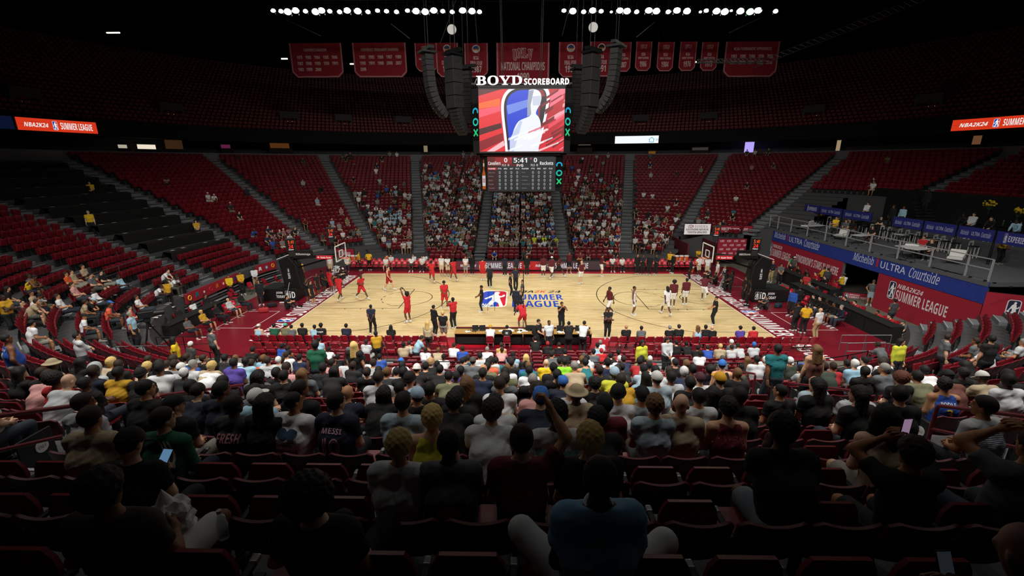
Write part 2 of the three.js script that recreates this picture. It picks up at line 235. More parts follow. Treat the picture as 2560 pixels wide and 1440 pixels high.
function courtLamp(p, target, tint, size, power, glow, label, cone = COURT_CONE) {
  const t = thing('court_lamp', label, 'lamp', [p.x, p.y, p.z], 0, 'court floodlights in a row under the roof'), head = new THREE.Group(); t.add(head); head.name = 'head';
  head.quaternion.setFromUnitVectors(V(0, 1, 0), target.clone().sub(p).normalize()); head.scale.setScalar(size);
  part('housing', canGeo, mBlackMetal, head); part('lens', lensGeo, new THREE.MeshStandardMaterial({ color: 0x222222, emissive: tint, emissiveIntensity: glow }), head); part('yoke', yokeGeo, mBlackMetal, head); part('hanger', box(0.04, 0.5, 0.04, 0, 0.5, -0.05), mBlackMetal, t);
  if (power > 0) { const l = new THREE.SpotLight(tint, power, 0, rad(cone), 1, 2); l.position.copy(p.clone().add(target.clone().sub(p).normalize().multiplyScalar(0.16 * size))); l.target.position.copy(target); l.shadow.radius = 10; l.castShadow = true; scene.add(l, l.target); }
}
lampX.forEach((px, i) => {
  const k = lampKind[i] ?? 'w', p = onZ(px, 27 + (i % 3) * 1.5, -9), big = 'GWN'.includes(k), tint = k === 'N' ? 0x9dffb0 : 'gG'.includes(k) ? 0xe6fff2 : k === 's' ? 0xcfe8ff : 0xfff6ee;
  courtLamp(p, V(p.x * 0.62, 0, 0.5 + (i % 3) * 2), new THREE.Color(tint), k === 's' ? 0.5 : big ? 1.25 : 0.85, k === 's' ? 8 : COURT_LIGHT * (big ? 1.15 : 0.8), big ? 26 : 12, 'glowing court floodlight in the row above the championship banners');
});
for (let i = 0; i < 16; i++) { const x = (i - 7.5) * 2.7; courtLamp(V(x, 22.3, 23.3), V(x * 0.62, 0, 7.2 - (i % 3) * 2), new THREE.Color(0xfffaf2), 1.2, COURT_LIGHT_NEAR, 20, 'glowing court floodlight in the row over the near stand', NEAR_CONE); }
for (const z of [-9, 23.3]) { const g = []; const y0 = z < 0 ? 22.15 : 23.15; for (const y of [y0, y0 + 0.55]) for (const dz of [-0.25, 0.25]) g.push(rod([-23, y, z + dz], [23, y, z + dz], 0.035, 5)); for (let x = -23; x < 23; x += 0.7) g.push(rod([x, y0, z - 0.25], [x + 0.35, y0 + 0.55, z + 0.25], 0.018, 4), rod([x + 0.35, y0 + 0.55, z - 0.25], [x + 0.7, y0, z + 0.25], 0.018, 4)); solo('lighting_truss', g, mBlackMetal, z < 0 ? 'black truss carrying the floodlights above the banners' : 'black truss carrying the floodlights over the near stand', 'truss'); }
[[283, 82, 16], [711, 147, 6], [881, 160, 4], [1736, 155, 3]].forEach(([px, py, w]) => { const p = onZ(px, py, -24), t = thing('house_lamp', `small white tube lamp glowing under the dark roof${px < 400 ? ', the longest one' : px < 800 ? ' beside the widest banner' : ''}`, 'lamp', [p.x, p.y, p.z], 0, 'small house lamps under the roof'); part('tube', rbox(w / 16 * 1.3 + 0.25, 0.13, 0.13, 0.05, 0, 0, 0), new THREE.MeshStandardMaterial({ color: 0x333333, emissive: 0xfff1dc, emissiveIntensity: 3 }), t); part('housing', box(w / 16 * 1.3 + 0.4, 0.1, 0.2, 0, 0.13, 0), mBlackMetal, t); part('stem', rod([0, 0.15, 0], [0, 1.2, 0], 0.02), mBlackMetal, t); });

// ---------- hanging scoreboard ----------
{
  const X = -0.12, Z = 3, t = thing('scoreboard', 'black hanging scoreboard with a big bright screen and a stats board below', 'scoreboard', [X, 7.9, 0]);
  const oct = (w, d, ch, h, y) => { const s = new THREE.Shape([[-w + ch, -d], [w - ch, -d], [w, -d + ch], [w, d - ch], [w - ch, d], [-w + ch, d], [-w, d - ch], [-w, -d + ch]].map(p => new THREE.Vector2(...p))); return new THREE.ExtrudeGeometry(s, { depth: h, bevelEnabled: false }).rotateX(-PI / 2).translate(0, y, 0); };
  part('upper_body', oct(2.98, 2.98, 0.42, 3.72, 2.3), M(0x0a0a0b, 0.6), t); part('lower_body', [oct(2.62, 2.62, 0.5, 2.2, -0.02), oct(2.8, 2.8, 0.45, 0.12, 2.18), oct(2.2, 2.2, 0.3, 0.08, -0.1)], M(0x08080a, 0.6), t);
  part('roof_frame', [oct(3.02, 3.02, 0.42, 0.1, 6.0), box(5.9, 0.08, 0.1, 0, 6.2, 2.9), rod([-2.8, 6.1, 2.9], [-2.8, 6.8, 1], 0.03), rod([2.8, 6.1, 2.9], [2.8, 6.8, 1], 0.03)], mBlackMetal, t);
  const scr = glowing(1024, 746, (c, w, h) => {
    const S = 1024 / 214, q = (x, y) => [(x - 1197) * S, (y - 222) * S], P = (pts, f) => { c.fillStyle = f; c.beginPath(); pts.forEach((p, i) => c[i ? 'lineTo' : 'moveTo'](...q(...p))); c.closePath(); c.fill(); }, r = rngOf(77);
    c.fillStyle = '#d8202e'; c.fillRect(0, 0, w, h); P([[1197, 222], [1262, 222], [1250, 270], [1258, 378], [1197, 378]], '#e22a31'); P([[1197, 222], [1255, 222], [1197, 238]], '#58161a'); P([[1375, 222], [1411, 222], [1411, 300], [1340, 378], [1340, 300]], '#b81c2a');
    P([[1197, 256], [1250, 244], [1250, 262], [1197, 270]], '#f4682c'); P([[1197, 272], [1250, 262], [1252, 275], [1197, 292]], '#f2566a'); P([[1197, 320], [1252, 305], [1254, 318], [1197, 336]], '#4a1a1c'); P([[1197, 352], [1256, 330], [1258, 350], [1197, 378]], '#8a1820'); P([[1215, 378], [1258, 350], [1262, 362], [1235, 378]], '#f7b9c0');
    // big rounded plate
    c.lineJoin = 'round'; const pl = () => { c.beginPath(); c.moveTo(...q(1264, 400)); c.bezierCurveTo(...q(1262, 330), ...q(1246, 270), ...q(1256, 244)); c.bezierCurveTo(...q(1262, 224), ...q(1280, 214), ...q(1300, 214)); c.lineTo(...q(1356, 214)); c.bezierCurveTo(...q(1372, 216), ...q(1376, 236), ...q(1372, 256)); c.bezierCurveTo(...q(1366, 300), ...q(1352, 350), ...q(1340, 400)); c.closePath(); };
    pl(); c.fillStyle = '#f4f2fb'; c.fill(); c.save(); c.clip(); pl(); c.lineWidth = 26; c.strokeStyle = '#f4f2fb'; c.stroke(); pl(); c.lineWidth = 16; c.strokeStyle = '#1a1422'; c.setLineDash([]); c.restore();
    c.save(); c.translate(...q(1312, 300)); c.scale(0.88, 0.93); c.translate(...q(1312, 300).map(v => -v)); pl(); c.restore(); c.save(); c.clip(); c.fillStyle = '#15131d'; c.fillRect(0, 0, w, h); c.restore();
    c.save(); c.beginPath(); c.moveTo(...q(1276, 400)); c.bezierCurveTo(...q(1272, 330), ...q(1262, 280), ...q(1268, 252)); c.bezierCurveTo(...q(1272, 236), ...q(1284, 226), ...q(1306, 224)); c.lineTo(...q(1354, 224)); c.bezierCurveTo(...q(1364, 230), ...q(1364, 250), ...q(1360, 262)); c.lineTo(...q(1336, 400)); c.closePath(); c.fillStyle = '#1c3fd0'; c.fill(); c.clip();
    P([[1345, 222], [1372, 222], [1366, 262], [1352, 330], [1346, 300], [1344, 260]], '#8f1c28'); P([[1352, 240], [1372, 240], [1358, 320], [1348, 300]], '#22171c'); P([[1266, 262], [1330, 244], [1330, 262], [1270, 284]], '#6c88e2');
    c.restore();
    // white figure
    c.beginPath(); c.moveTo(...q(1322, 224)); c.bezierCurveTo(...q(1346, 218), ...q(1356, 232), ...q(1352, 250)); c.bezierCurveTo(...q(1350, 266), ...q(1338, 272), ...q(1340, 284)); c.bezierCurveTo(...q(1356, 296), ...q(1352, 320), ...q(1352, 334)); c.lineTo(...q(1344, 400)); c.lineTo(...q(1272, 400)); c.bezierCurveTo(...q(1276, 350), ...q(1282, 314), ...q(1298, 300)); c.bezierCurveTo(...q(1316, 290), ...q(1326, 292), ...q(1326, 282)); c.lineTo(...q(1318, 262)); c.closePath(); c.fillStyle = '#e9ecf8'; c.fill();
    P([[1321, 226], [1334, 224], [1326, 262], [1328, 284], [1318, 290], [1318, 256]], '#9aa0b4'); P([[1330, 240], [1352, 238], [1350, 262], [1332, 262]], '#c8cede'); P([[1274, 346], [1300, 300], [1306, 302], [1284, 378], [1274, 378]], '#c3cde8');
    // streaks
    for (let i = 0; i < 26; i++) { const x = 1350 + r() * 60, y = 240 + r() * 150, l = 20 + r() * 45, a = 3 + r() * 9; P([[x, y], [x + l, y - l * 0.62], [x + l, y - l * 0.62 + a], [x, y + a * 1.2]], pick(['#f07084', '#e8455a', '#7a1620', '#c41c2c', '#f7a0ac'], r)); }
    for (let i = 0; i < 10; i++) { const x = 1265 + r() * 70, y = 320 + r() * 60, l = 30 + r() * 40; P([[x, y], [x + l, y - l * 0.4], [x + l, y - l * 0.4 + 4], [x, y + 6]], pick(['rgba(240,110,130,.7)', 'rgba(255,255,255,.7)', 'rgba(220,60,80,.6)'], r)); }
  }, 1.0);
  part('screen', plane(5.1, 3.5, -0.0, 4.14, 2.99), scr, t, 'bright screen showing a red, white and blue emblem');
  const cox = glowing(64, 256, (c, w, h) => { c.fillStyle = '#050506'; c.fillRect(0, 0, w, h); const g = c.createLinearGradient(0, 0, 0, h); g.addColorStop(0, '#1fa9ee'); g.addColorStop(0.5, '#27c9b4'); g.addColorStop(1, '#2fe066'); c.save(); c.translate(w / 2, h / 2); c.rotate(PI / 2); c.lineWidth = 13; c.lineCap = 'butt'; c.strokeStyle = g; c.restore(); c.lineWidth = 12; c.strokeStyle = g; c.beginPath(); c.arc(32, 58, 22, PI * 0.85, PI * 2.15); c.stroke(); c.beginPath(); c.arc(32, 128, 22, 0, 7); c.stroke(); c.beginPath(); c.moveTo(12, 178); c.lineTo(52, 226); c.moveTo(52, 178); c.lineTo(12, 226); c.stroke(); }, 0.8);
  for (const s of [-1, 1]) part('side_sign', plane(0.6, 2.1, s * 2.78, 4.1, 2.79, s * PI / 4), cox, t, 'vertical blue to green lettering'); part('side_sign', plane(0.7, 1.75, 2.37, 1.1, 2.38, PI / 4), cox, t, 'vertical blue to green lettering');
  part('bottle_sign', plane(0.62, 2.0, -2.37, 1.05, 2.38, -PI / 4), glowing(96, 300, (c, w, h) => { c.fillStyle = '#17130f'; c.fillRect(0, 0, w, h); c.fillStyle = '#b5531a'; c.fillRect(40, 20, 16, 90); c.fillStyle = '#e8d6b8'; c.fillRect(38, 52, 20, 30); c.fillStyle = '#c8641f'; c.beginPath(); c.moveTo(40, 108); c.lineTo(56, 108); c.lineTo(72, 150); c.lineTo(72, 290); c.lineTo(24, 290); c.lineTo(24, 150); c.fill(); c.fillStyle = '#f2eee6'; c.fillRect(24, 165, 48, 95); text(c, 'XX', 28, 190, 40, 40, '#c2202c'); }, 0.6), t, 'amber bottle advert');
  const stats = glowing(1024, 540, (c, w, h) => {
    c.fillStyle = '#26282c'; c.fillRect(0, 0, w, h); c.fillStyle = '#6c1418'; c.fillRect(0, 0, 520, 150); c.fillStyle = '#a31c20'; c.fillRect(120, 20, 300, 90); c.fillStyle = '#3b1416'; c.fillRect(0, 150, 150, 390); c.fillStyle = '#1b1d20'; c.fillRect(380, 10, 270, 110);
    text(c, 'Cavaliers', 14, 78, 190, 56, '#fff'); text(c, '0', 258, 22, 50, 72, '#fff'); text(c, '5:41', 404, 24, 206, 74, '#fff'); text(c, '0', 712, 22, 50, 72, '#fff'); text(c, 'Rockets', 806, 80, 204, 56, '#fff'); text(c, 'FLS', 226, 120, 60, 34, '#ddd'); text(c, '0', 312, 120, 24, 34, '#ddd'); text(c, 'PrG', 452, 120, 100, 42, '#fff'); text(c, 'FLS', 668, 120, 60, 34, '#ddd'); text(c, '0', 752, 120, 24, 34, '#ddd');
    c.fillStyle = '#c11f28'; c.fillRect(6, 176, 140, 34); for (const [o, nm] of [[0, ['Merrill', 'Mobley', 'Bates', 'Porter', 'Travers']], [512, ['Days', 'Whitmore', 'Hudgins', 'Samuels Jr', 'Hinton']]]) { text(c, 'PLAYER', 18 + o, 182, 104, 22, '#fff'); ['PTS', 'RBS', 'AST', 'FLS'].forEach((s, i) => text(c, s, 164 + o + i * 90, 182, 52, 22, '#eee')); nm.forEach((s, j) => { text(c, s, 18 + o, 242 + j * 62, s.length * 13, 24, '#8d8f94', '100px sans-serif'); for (let i = 0; i < 4; i++) text(c, '0', 176 + o + i * 90, 232 + j * 62, 26, 42, '#d8d8d8', '100px sans-serif'); }); } c.fillStyle = '#55585e'; c.fillRect(500, 180, 3, 350);
    c.fillStyle = '#e8397c'; c.fillRect(350, 22, 18, 26); c.fillRect(660, 22, 18, 26); for (let j = 0; j < 6; j++) c.fillRect(0, 218 + j * 62, 0, 0);
  }, 0.75);
  part('stats_screen', plane(4.15, 2.06, -0.05, 1.08, 2.63), stats, t, 'dark stats board with team names, clock and zeros');
  const { FontLoader } = await import('three/addons/loaders/FontLoader.js'), { TextGeometry } = await import('three/addons/geometries/TextGeometry.js');
  const fs = await new FontLoader().loadAsync('fonts/droid/droid_serif_bold.typeface.json'), fb = await new FontLoader().loadAsync('fonts/droid/droid_sans_bold.typeface.json'), lit = new THREE.MeshStandardMaterial({ color: 0xeeeeee, emissive: 0xffffff, emissiveIntensity: 0.85 });
  const fit = (g, w, h) => { g.computeBoundingBox(); const b = g.boundingBox; return g.translate(-b.min.x, -b.min.y, 0).scale(w / (b.max.x - b.min.x), h / (b.max.y - b.min.y), 1); };
  part('sign_letters', fit(new TextGeometry('BOYD', { font: fs, size: 0.5, depth: 0.06, curveSegments: 5 }), 2.68, 0.5).translate(-2.66, 6.12, 2.95), lit, t, 'white lit serif letters on top');
  part('sign_letters', fit(new TextGeometry('SCOREBOARD', { font: fb, size: 0.4, depth: 0.06, curveSegments: 4 }), 2.62, 0.34).translate(0.14, 6.12, 2.95), lit, t, 'white lit letters on top');
  part('cables', [[-1.2, 1.2], [1.2, 1.2], [-1.2, -1.2], [1.2, -1.2]].map(([x, z]) => rod([x, 6, z], [x * 1.3, 25, z], 0.02, 5)), mBlackMetal, t);
  const ra = new THREE.RectAreaLight(0xff9aa0, 1.2, 5.1, 3.5); ra.position.set(X, 12.04, 3.06); ra.lookAt(X, 12.04, 10); scene.add(ra);
}
// ---------- hanging loudspeakers ----------
const mBox = M(0x0e0e10, 0.7), mGrip = M(0x0c0c0d, 0.6), mDisc = M(0xb8b8b6, 0.7);
function lineArray(p, yaw, list, label, disc) {   // list of [height, width, depth, tilt step]
  const t = thing('line_array', label, 'loudspeaker', [p.x, p.y, p.z], yaw); let y = 0, z = 0, a = 0;
  part('rigging_frame', [box(0.9, 0.12, 0.9, 0, 0.14, 0), box(1.3, 0.16, 0.3, 0.1, 0.32, 0)], mBlackMetal, t); part('chain', [rod([0.2, 0.4, 0], [0.2, 9, 0], 0.02, 5), rod([-0.2, 0.4, 0], [-0.2, 9, 0], 0.015, 5)], mBlackMetal, t);
  if (disc) part('hoist_disc', new THREE.CylinderGeometry(0.27, 0.27, 0.12, 20).rotateX(PI / 2).rotateY(-yaw).translate(0, 1.45, 0), mDisc, t, 'pale round hoist wheel');
  for (const [h, w, d, st] of list) {
    a += st; y -= Math.cos(a) * h / 2; z -= Math.sin(a) * h / 2;
    const b = part('cabinet', rbox(w, h * 0.96, d, 0.02, 0, 0, 0, 0, 0, 1), mBox, t); b.position.set(0, y, z); b.rotation.x = a;
    part('grip', [box(0.02, h * 0.2, 0.07, w / 2 + 0.005, h * 0.1, -0.1), box(0.02, h * 0.2, 0.07, w / 2 + 0.005, h * 0.1, 0.08), box(0.02, h * 0.2, 0.07, -w / 2 - 0.005, h * 0.1, -0.1)], mGrip, b);
    y -= Math.cos(a) * h / 2; z -= Math.sin(a) * h / 2;
  }
}
const small = [...Array(6).fill([0.3, 0.75, 0.5, 0.02]), ...Array(3).fill([0.28, 0.75, 0.5, 0.09]), ...Array(4).fill([0.26, 0.75, 0.5, 0.15])], large = [...Array(4).fill([0.72, 0.85, 0.75, 0.01]), ...Array(8).fill([0.2, 0.8, 0.45, 0.09])], back = Array(13).fill([0.26, 0.7, 0.5, 0.02]);
for (const s of [-1, 1]) {
  const P = s < 0 ? [[1068, 137], [1132, 142], [1165, 178]] : [[1541, 122], [1480, 137], [1446, 178]], w = s < 0 ? 'board end side' : 'deck side';
  lineArray(onZ(...P[0], 2), s, small, `black curved line array of small loudspeakers, outermost on the ${w}`, false);
  lineArray(onZ(...P[1], 2), s * 0.75, large, `black line array with four large cabinets on the ${w}`, true);
  lineArray(onZ(...P[2], -2.5), s * 0.4, back, `dark slim line array behind the scoreboard, ${w}`, false);
}
// ---------- championship banners ----------
const border = (c, w, h, k) => { c.strokeStyle = '#d8cdd0'; for (const [o, l] of [[5, 3], [11, 2]]) { c.lineWidth = l; c.beginPath(); c.moveTo(o, -5); c.lineTo(o, h - k - o * 0.4); c.lineTo(k + o * 0.4, h - o); c.lineTo(w - k - o * 0.4, h - o); c.lineTo(w - o, h - k - o * 0.4); c.lineTo(w - o, -5); c.stroke(); } };
const cloth = (c, w, h) => { const r = rngOf(w * 7 + h); c.fillStyle = '#8d1a2c'; c.fillRect(0, 0, w, h); for (let i = 0; i < 500; i++) { c.fillStyle = pick(['rgba(110,16,32,.2)', 'rgba(165,40,60,.12)'], r); c.fillRect(r() * w, r() * h, 1, 6 + r() * 20); } };
const PALE = '#d9cfd2';
function arcWord(c, s, x, y, w, h) { [...s].forEach((ch, i) => { const f = i / (s.length - 1) - 0.5; text(c, ch, x + i * w / s.length, y + Math.abs(f) * h * 0.3, w / s.length * 0.92, h * (0.8 + Math.abs(f) * 0.3), '#8d1a2c', 'bold 100px serif', [PALE, 10]); }); }
const listBanner = (head, rows) => (c, w, h) => { cloth(c, w, h); border(c, w, h, 46); text(c, head, w * (head.length > 20 ? 0.16 : 0.27), h * 0.16, w * (head.length > 20 ? 0.7 : 0.44), h * 0.085, PALE); rows.forEach((row, j) => row.split(' ').forEach((s, i) => text(c, s, w * (0.12 + i * 0.168), h * (0.36 + j * 0.175), w * 0.11, h * 0.1, PALE))); };
const yearBanner = (kind, year, round) => (c, w, h) => { cloth(c, w, h); border(c, w, h, w * 0.2); if (round) { c.fillStyle = '#e6e2e6'; c.beginPath(); c.arc(w / 2, h * 0.17, w * 0.17, 0, 7); c.fill(); c.fillStyle = round; c.beginPath(); c.arc(w / 2, h * 0.17, w * 0.13, PI, 0); c.fill(); c.fillStyle = '#d4803a'; c.fillRect(w * 0.4, h * 0.17, w * 0.2, h * 0.03); } else arcWord(c, 'UNLV', w * 0.3, h * 0.1, w * 0.4, h * 0.13); text(c, 'NCAA', w * 0.38, h * 0.37, w * 0.24, h * 0.11, PALE); text(c, kind, w * (kind.length > 10 ? 0.17 : 0.25), h * 0.52, w * (kind.length > 10 ? 0.66 : 0.5), h * (kind.length > 10 ? 0.07 : 0.12), PALE); text(c, year, w * 0.28, h * 0.66, w * 0.44, h * 0.19, PALE); };
const champ = (c, w, h) => { cloth(c, w, h); c.strokeStyle = PALE; c.lineWidth = 3; for (const o of [6, 13]) { c.beginPath(); c.moveTo(o, -5); c.lineTo(o, h); c.moveTo(w - o, -5); c.lineTo(w - o, h); c.stroke(); } arcWord(c, 'UNLV', w * 0.31, h * 0.13, w * 0.38, h * 0.26); text(c, 'NATIONAL CHAMPIONS', w * 0.09, h * 0.47, w * 0.82, h * 0.21, PALE); text(c, '1990', w * 0.39, h * 0.74, w * 0.23, h * 0.19, PALE); };
const FF = 'FINAL FOUR', SS = 'SWEET SIXTEEN';
[[718, 850, 193, 'wide maroon banner listing conference champion years', listBanner('CONFERENCE CHAMPIONS', ['1975 1983 1984 1985 1986', '1987 1988 1989 1990 1991', '1992 1999 2000'])],
[878, 1013, 193, 'wide maroon banner listing conference tournament champion years', listBanner('CONFERENCE TOURNAMENT CHAMPIONS', ['1983 1985 1986 1987 1989', '1990 1991 1998 2000 2007', '2008'])],
[1034, 1090, 178, 'maroon banner half hidden behind the outermost loudspeaker', yearBanner(SS, '1975')], [1088, 1144, 192, 'maroon banner behind the large loudspeaker cabinets', yearBanner(FF, '1977', '#3c4f86')],
[1159, 1219, 192, 'maroon final four banner with round crest, year eighty-seven', yearBanner(FF, '1987', '#33508a')], [1240, 1375, 207, 'large maroon national champions banner behind the scoreboard sign', champ],
[1398, 1459, 192, 'maroon final four banner with round crest, year ninety', yearBanner(FF, '1990', '#4a4f8c')], [1476, 1535, 191, 'maroon final four banner behind the large cabinets, year ninety-one', yearBanner(FF, '1991', '#2a2c34')],
[1545, 1581, 178, 'small maroon sweet sixteen banner, year two thousand seven', yearBanner(SS, '2007')], [1592, 1632, 177, 'small maroon sweet sixteen banner, year eighty-six', yearBanner(SS, '1986')], [1648, 1690, 177, 'small maroon sweet sixteen banner, year eighty-four', yearBanner(SS, '1984')], [1703, 1745, 177, 'small maroon sweet sixteen banner, year seventy-six', yearBanner(SS, '1976')], [1759, 1801, 176, 'small maroon sweet sixteen banner, year seventy-five', yearBanner(SS, '1975')],
[1817, 1953, 192, 'wide maroon banner listing tournament appearances', listBanner('NCAA TOURNAMENT APPEARANCES', ['1983 1985 1986 1996 2008', '2000 2010 2011 2012 2013'])]].forEach(([a, b, yb, label, draw], i) => {
  const tl = onZ(a, 106 - (a > 1380 ? 3 : 0), -20), tr = onZ(b, 106 - (a > 1380 ? 3 : 0), -20), w = tr.x - tl.x, h = tl.y - onZ((a + b) / 2, yb, -20).y, k = w > 4 ? 0.5 : w * 0.2, big = w > 4, cut = !label.includes('large maroon national');
  const nx = 14, ny = 8, g = new THREE.BoxGeometry(w, h, 0.02, nx, ny, 1), p = g.attributes.position, r = rngOf(i + 40), ph = r() * 6;
  for (let v = 0; v < p.count; v++) { let x = p.getX(v), y = p.getY(v); const fy = (h / 2 - y) / h; if (cut) { const lim = w / 2 - Math.max(0, k - (y + h / 2)) ; x = Math.max(-lim, Math.min(lim, x)); } p.setX(v, x); p.setZ(v, p.getZ(v) + Math.sin(x * 2.3 + ph) * 0.05 * fy + Math.sin(x * 5 + ph * 2) * 0.015); const uv = g.attributes.uv; if (v >= 0) uv.setXY(v, x / w + 0.5, y / h + 0.5); } g.computeVertexNormals();
  const t = thing('championship_banner', label, 'banner', [(tl.x + tr.x) / 2, tl.y - h, -20.3 + (i % 2) * 0.15]); part('cloth', g.translate(0, h / 2, 0), printed(big ? 448 : 224, big ? 280 : 330, draw, 0.9), t); part('top_pole', rod([-w / 2 - 0.05, h, 0], [w / 2 + 0.05, h, 0], 0.025), mBlackMetal, t); part('hanging_cables', [rod([-w / 2, h, 0], [-w / 2, h + 9, 0], 0.01, 4), rod([w / 2, h, 0], [w / 2, h + 9, 0], 0.01, 4)], mBlackMetal, t);
});
// ---------- lattice boom, guy rods ----------
{
  const t = thing('lattice_boom', 'pale metal lattice boom slanting across the widest banner on the deck side', 'truss'); const seg = (a, b, w0, w1, n) => { const ch = [[], [], []], br = [], d = b.clone().sub(a); for (let i = 0; i <= n; i++) { const f = i / n, w = w0 + (w1 - w0) * f, c = a.clone().addScaledVector(d, f); ch[0].push(c.clone().add(V(0, w / 2, 0))); ch[1].push(c.clone().add(V(0, -w / 2, w / 2))); ch[2].push(c.clone().add(V(0, -w / 2, -w / 2))); } for (let i = 0; i < n; i++) { br.push(rod(ch[0][i], ch[1][i + 1], 0.018, 4), rod(ch[1][i + 1], ch[0][i + 1], 0.018, 4), rod(ch[0][i], ch[2][i + 1], 0.018, 4), rod(ch[1][i], ch[2][i + 1], 0.014, 4)); } for (const c of ch) part('chord', rod(c[0], c[n], 0.035, 6), mSteel, t); part('lacing', br, mSteel, t); };
  seg(onZ(1742, 153, -14), onZ(1905, 151, -14), 0.28, 0.4, 16); seg(onZ(1888, 162, -14), onZ(2210, 35, -14), 0.42, 0.6, 20); seg(onZ(2210, 35, -14), onZ(2400, -45, -14), 0.6, 0.7, 12);
}
[[715, 49, 802, 90, -12], [978, 60, 1024, 96, -12], [1591, 93, 1637, 55, -12], [1822, 82, 1902, 44, -12], [1185, 0, 1200, 190, 0], [1428, 0, 1405, 90, 2], [1140, 0, 1100, 110, 2], [1830, 70, 1960, 0, -12], [765, 195, 762, 560, -24], [1652, 35, 1638, 178, -14]].forEach(([a, b, c, d, z], i) => solo('guy_rod', rod(onZ(a, b, z), onZ(c, d, z), i < 4 ? 0.035 : 0.015, 5), i < 4 ? mSteel : mBlackMetal, i < 4 ? 'thin pale slanting rod under the roof' : 'thin dark cable hanging from the roof', 'rod', i < 4 ? 'pale slanting rods' : 'hanging cables'));
// ---------- ribbon boards and concourse ----------
const ribbon = (u0, u1, y0, y1, mat, label) => { const g = sweep([[23.93, y0], [23.93, y1]], u0, u1, 0.5), uv = g.attributes.uv; for (let i = 0; i < uv.count; i++) uv.setXY(i, (uv.getX(i) - u0) / (u1 - u0), uv.getY(i) > 0.01 ? 1 : 0); const t = thing('ribbon_screen', label, 'screen'); part('panel', g, mat, t); part('casing', sweep([[23.97, y0 - 0.08], [23.97, y1 + 0.08]], u0, u1, 0.5), M(0x0a0a0a, 0.8), t); };
const league = k => glowing(1024, 180, (c, w, h) => { c.fillStyle = '#e23a1c'; c.fillRect(0, 0, w, h); const r = rngOf(3); for (let i = 0; i < 14; i++) { c.fillStyle = pick(['rgba(160,20,20,.4)', 'rgba(250,80,30,.4)'], r); c.fillRect(r() * w, r() * h, 120, 8); } text(c, 'NBA2K24', 85, 62, 300, 62, '#fff', 'italic bold 100px sans-serif'); emblem(c, 440, 24, 62, 132); text(c, 'SUMMER LEAGUE', 540, 36, 420, 104, '#fff'); }, k);
ribbon(-38.13, -40.48, 12.68, 13.78, league(0.8), 'curved red ribbon screen on the upper deck front above the black-draped tiers');
ribbon(-37.2, -38.05, 12.7, 13.8, new THREE.MeshStandardMaterial({ color: 0x05070c, emissive: 0x1a2a55, emissiveIntensity: 0.25 }), 'dim blue ribbon screen beside the red one');
ribbon(40.8, 38.0, 12.62, 13.66, league(0.8), 'curved red ribbon screen on the upper deck front above the hospitality deck');
ribbon(55.45, 53.06, 12.5, 13.55, glowing(512, 92, (c, w, h) => { c.fillStyle = '#f3f8fb'; c.fillRect(0, 0, w, h); c.strokeStyle = '#3fa9c4'; c.lineWidth = 7; c.beginPath(); c.moveTo(398, 48); c.lineTo(432, 20); c.lineTo(466, 48); c.moveTo(408, 46); c.lineTo(408, 78); c.lineTo(456, 78); c.lineTo(456, 46); c.stroke(); text(c, 'H', 484, 32, 22, 34, '#88aab8', '100px sans-serif'); }, 0.95), 'white ribbon screen with a small house mark');
[[368, 367, 26, 8, 0xfff0d8, 0.8], [308, 366, 12, 6, 0xfff0d8, 0.4], [436, 360, 26, 18, 0x9a6a44, 0.1], [700, 364, 34, 10, 0xb06a34, 0.16], [565, 366, 15, 7, 0xb04080, 0.2], [1462, 356, 26, 12, 0xffe6c0, 0.2], [1630, 382, 14, 7, 0xd08a30, 0.2], [1872, 371, 16, 26, 0xb9a8ff, 0.9], [2095, 364, 6, 20, 0xffe0b0, 0.3], [2440, 350, 10, 14, 0xd09060, 0.18], [1750, 372, 30, 6, 0x8a8478, 0.12], [1064, 372, 8, 14, 0xffe2b8, 0.2]].forEach(([px, py, w, h, col, k]) => {
  const d = ray(px, py); let p = null; for (let t = 20; t < 120; t += 0.05) { const x = EYE.x + d.x * t, z = EYE.z + d.z * t; if (bowlOff(x, z) > 27) { p = { x, y: EYE.y + d.y * t, z, u: bowlU(x, z), t }; break; } }
  const b = bowl(p.u, 27), W = w * p.t / FOC * 1.1, H = h * p.t / FOC, t = thing('concession_stand', `lit ${k > 0.6 ? 'bright' : 'dim'} concession counter in the dark concourse`, 'stall', [b.x, 10.0, b.z], faceIn(b), 'lit stalls in the concourse');
  part('counter', box(W * 1.15 + 0.2, Math.max(0.3, p.y - H / 2 - 10.05), 0.6, 0, Math.max(0.3, p.y - H / 2 - 10.05) / 2, 0), M(0x2a211b, 0.8), t); part('light_panel', box(W, H, 0.06, 0, p.y - 10, -0.2), new THREE.MeshStandardMaterial({ color: 0x222222, emissive: col, emissiveIntensity: k }), t); part('canopy', box(W * 1.15 + 0.2, 0.12, 0.9, 0, p.y - 10 + H / 2 + 0.15, -0.3), M(0x1a1a1c, 0.8), t);
});
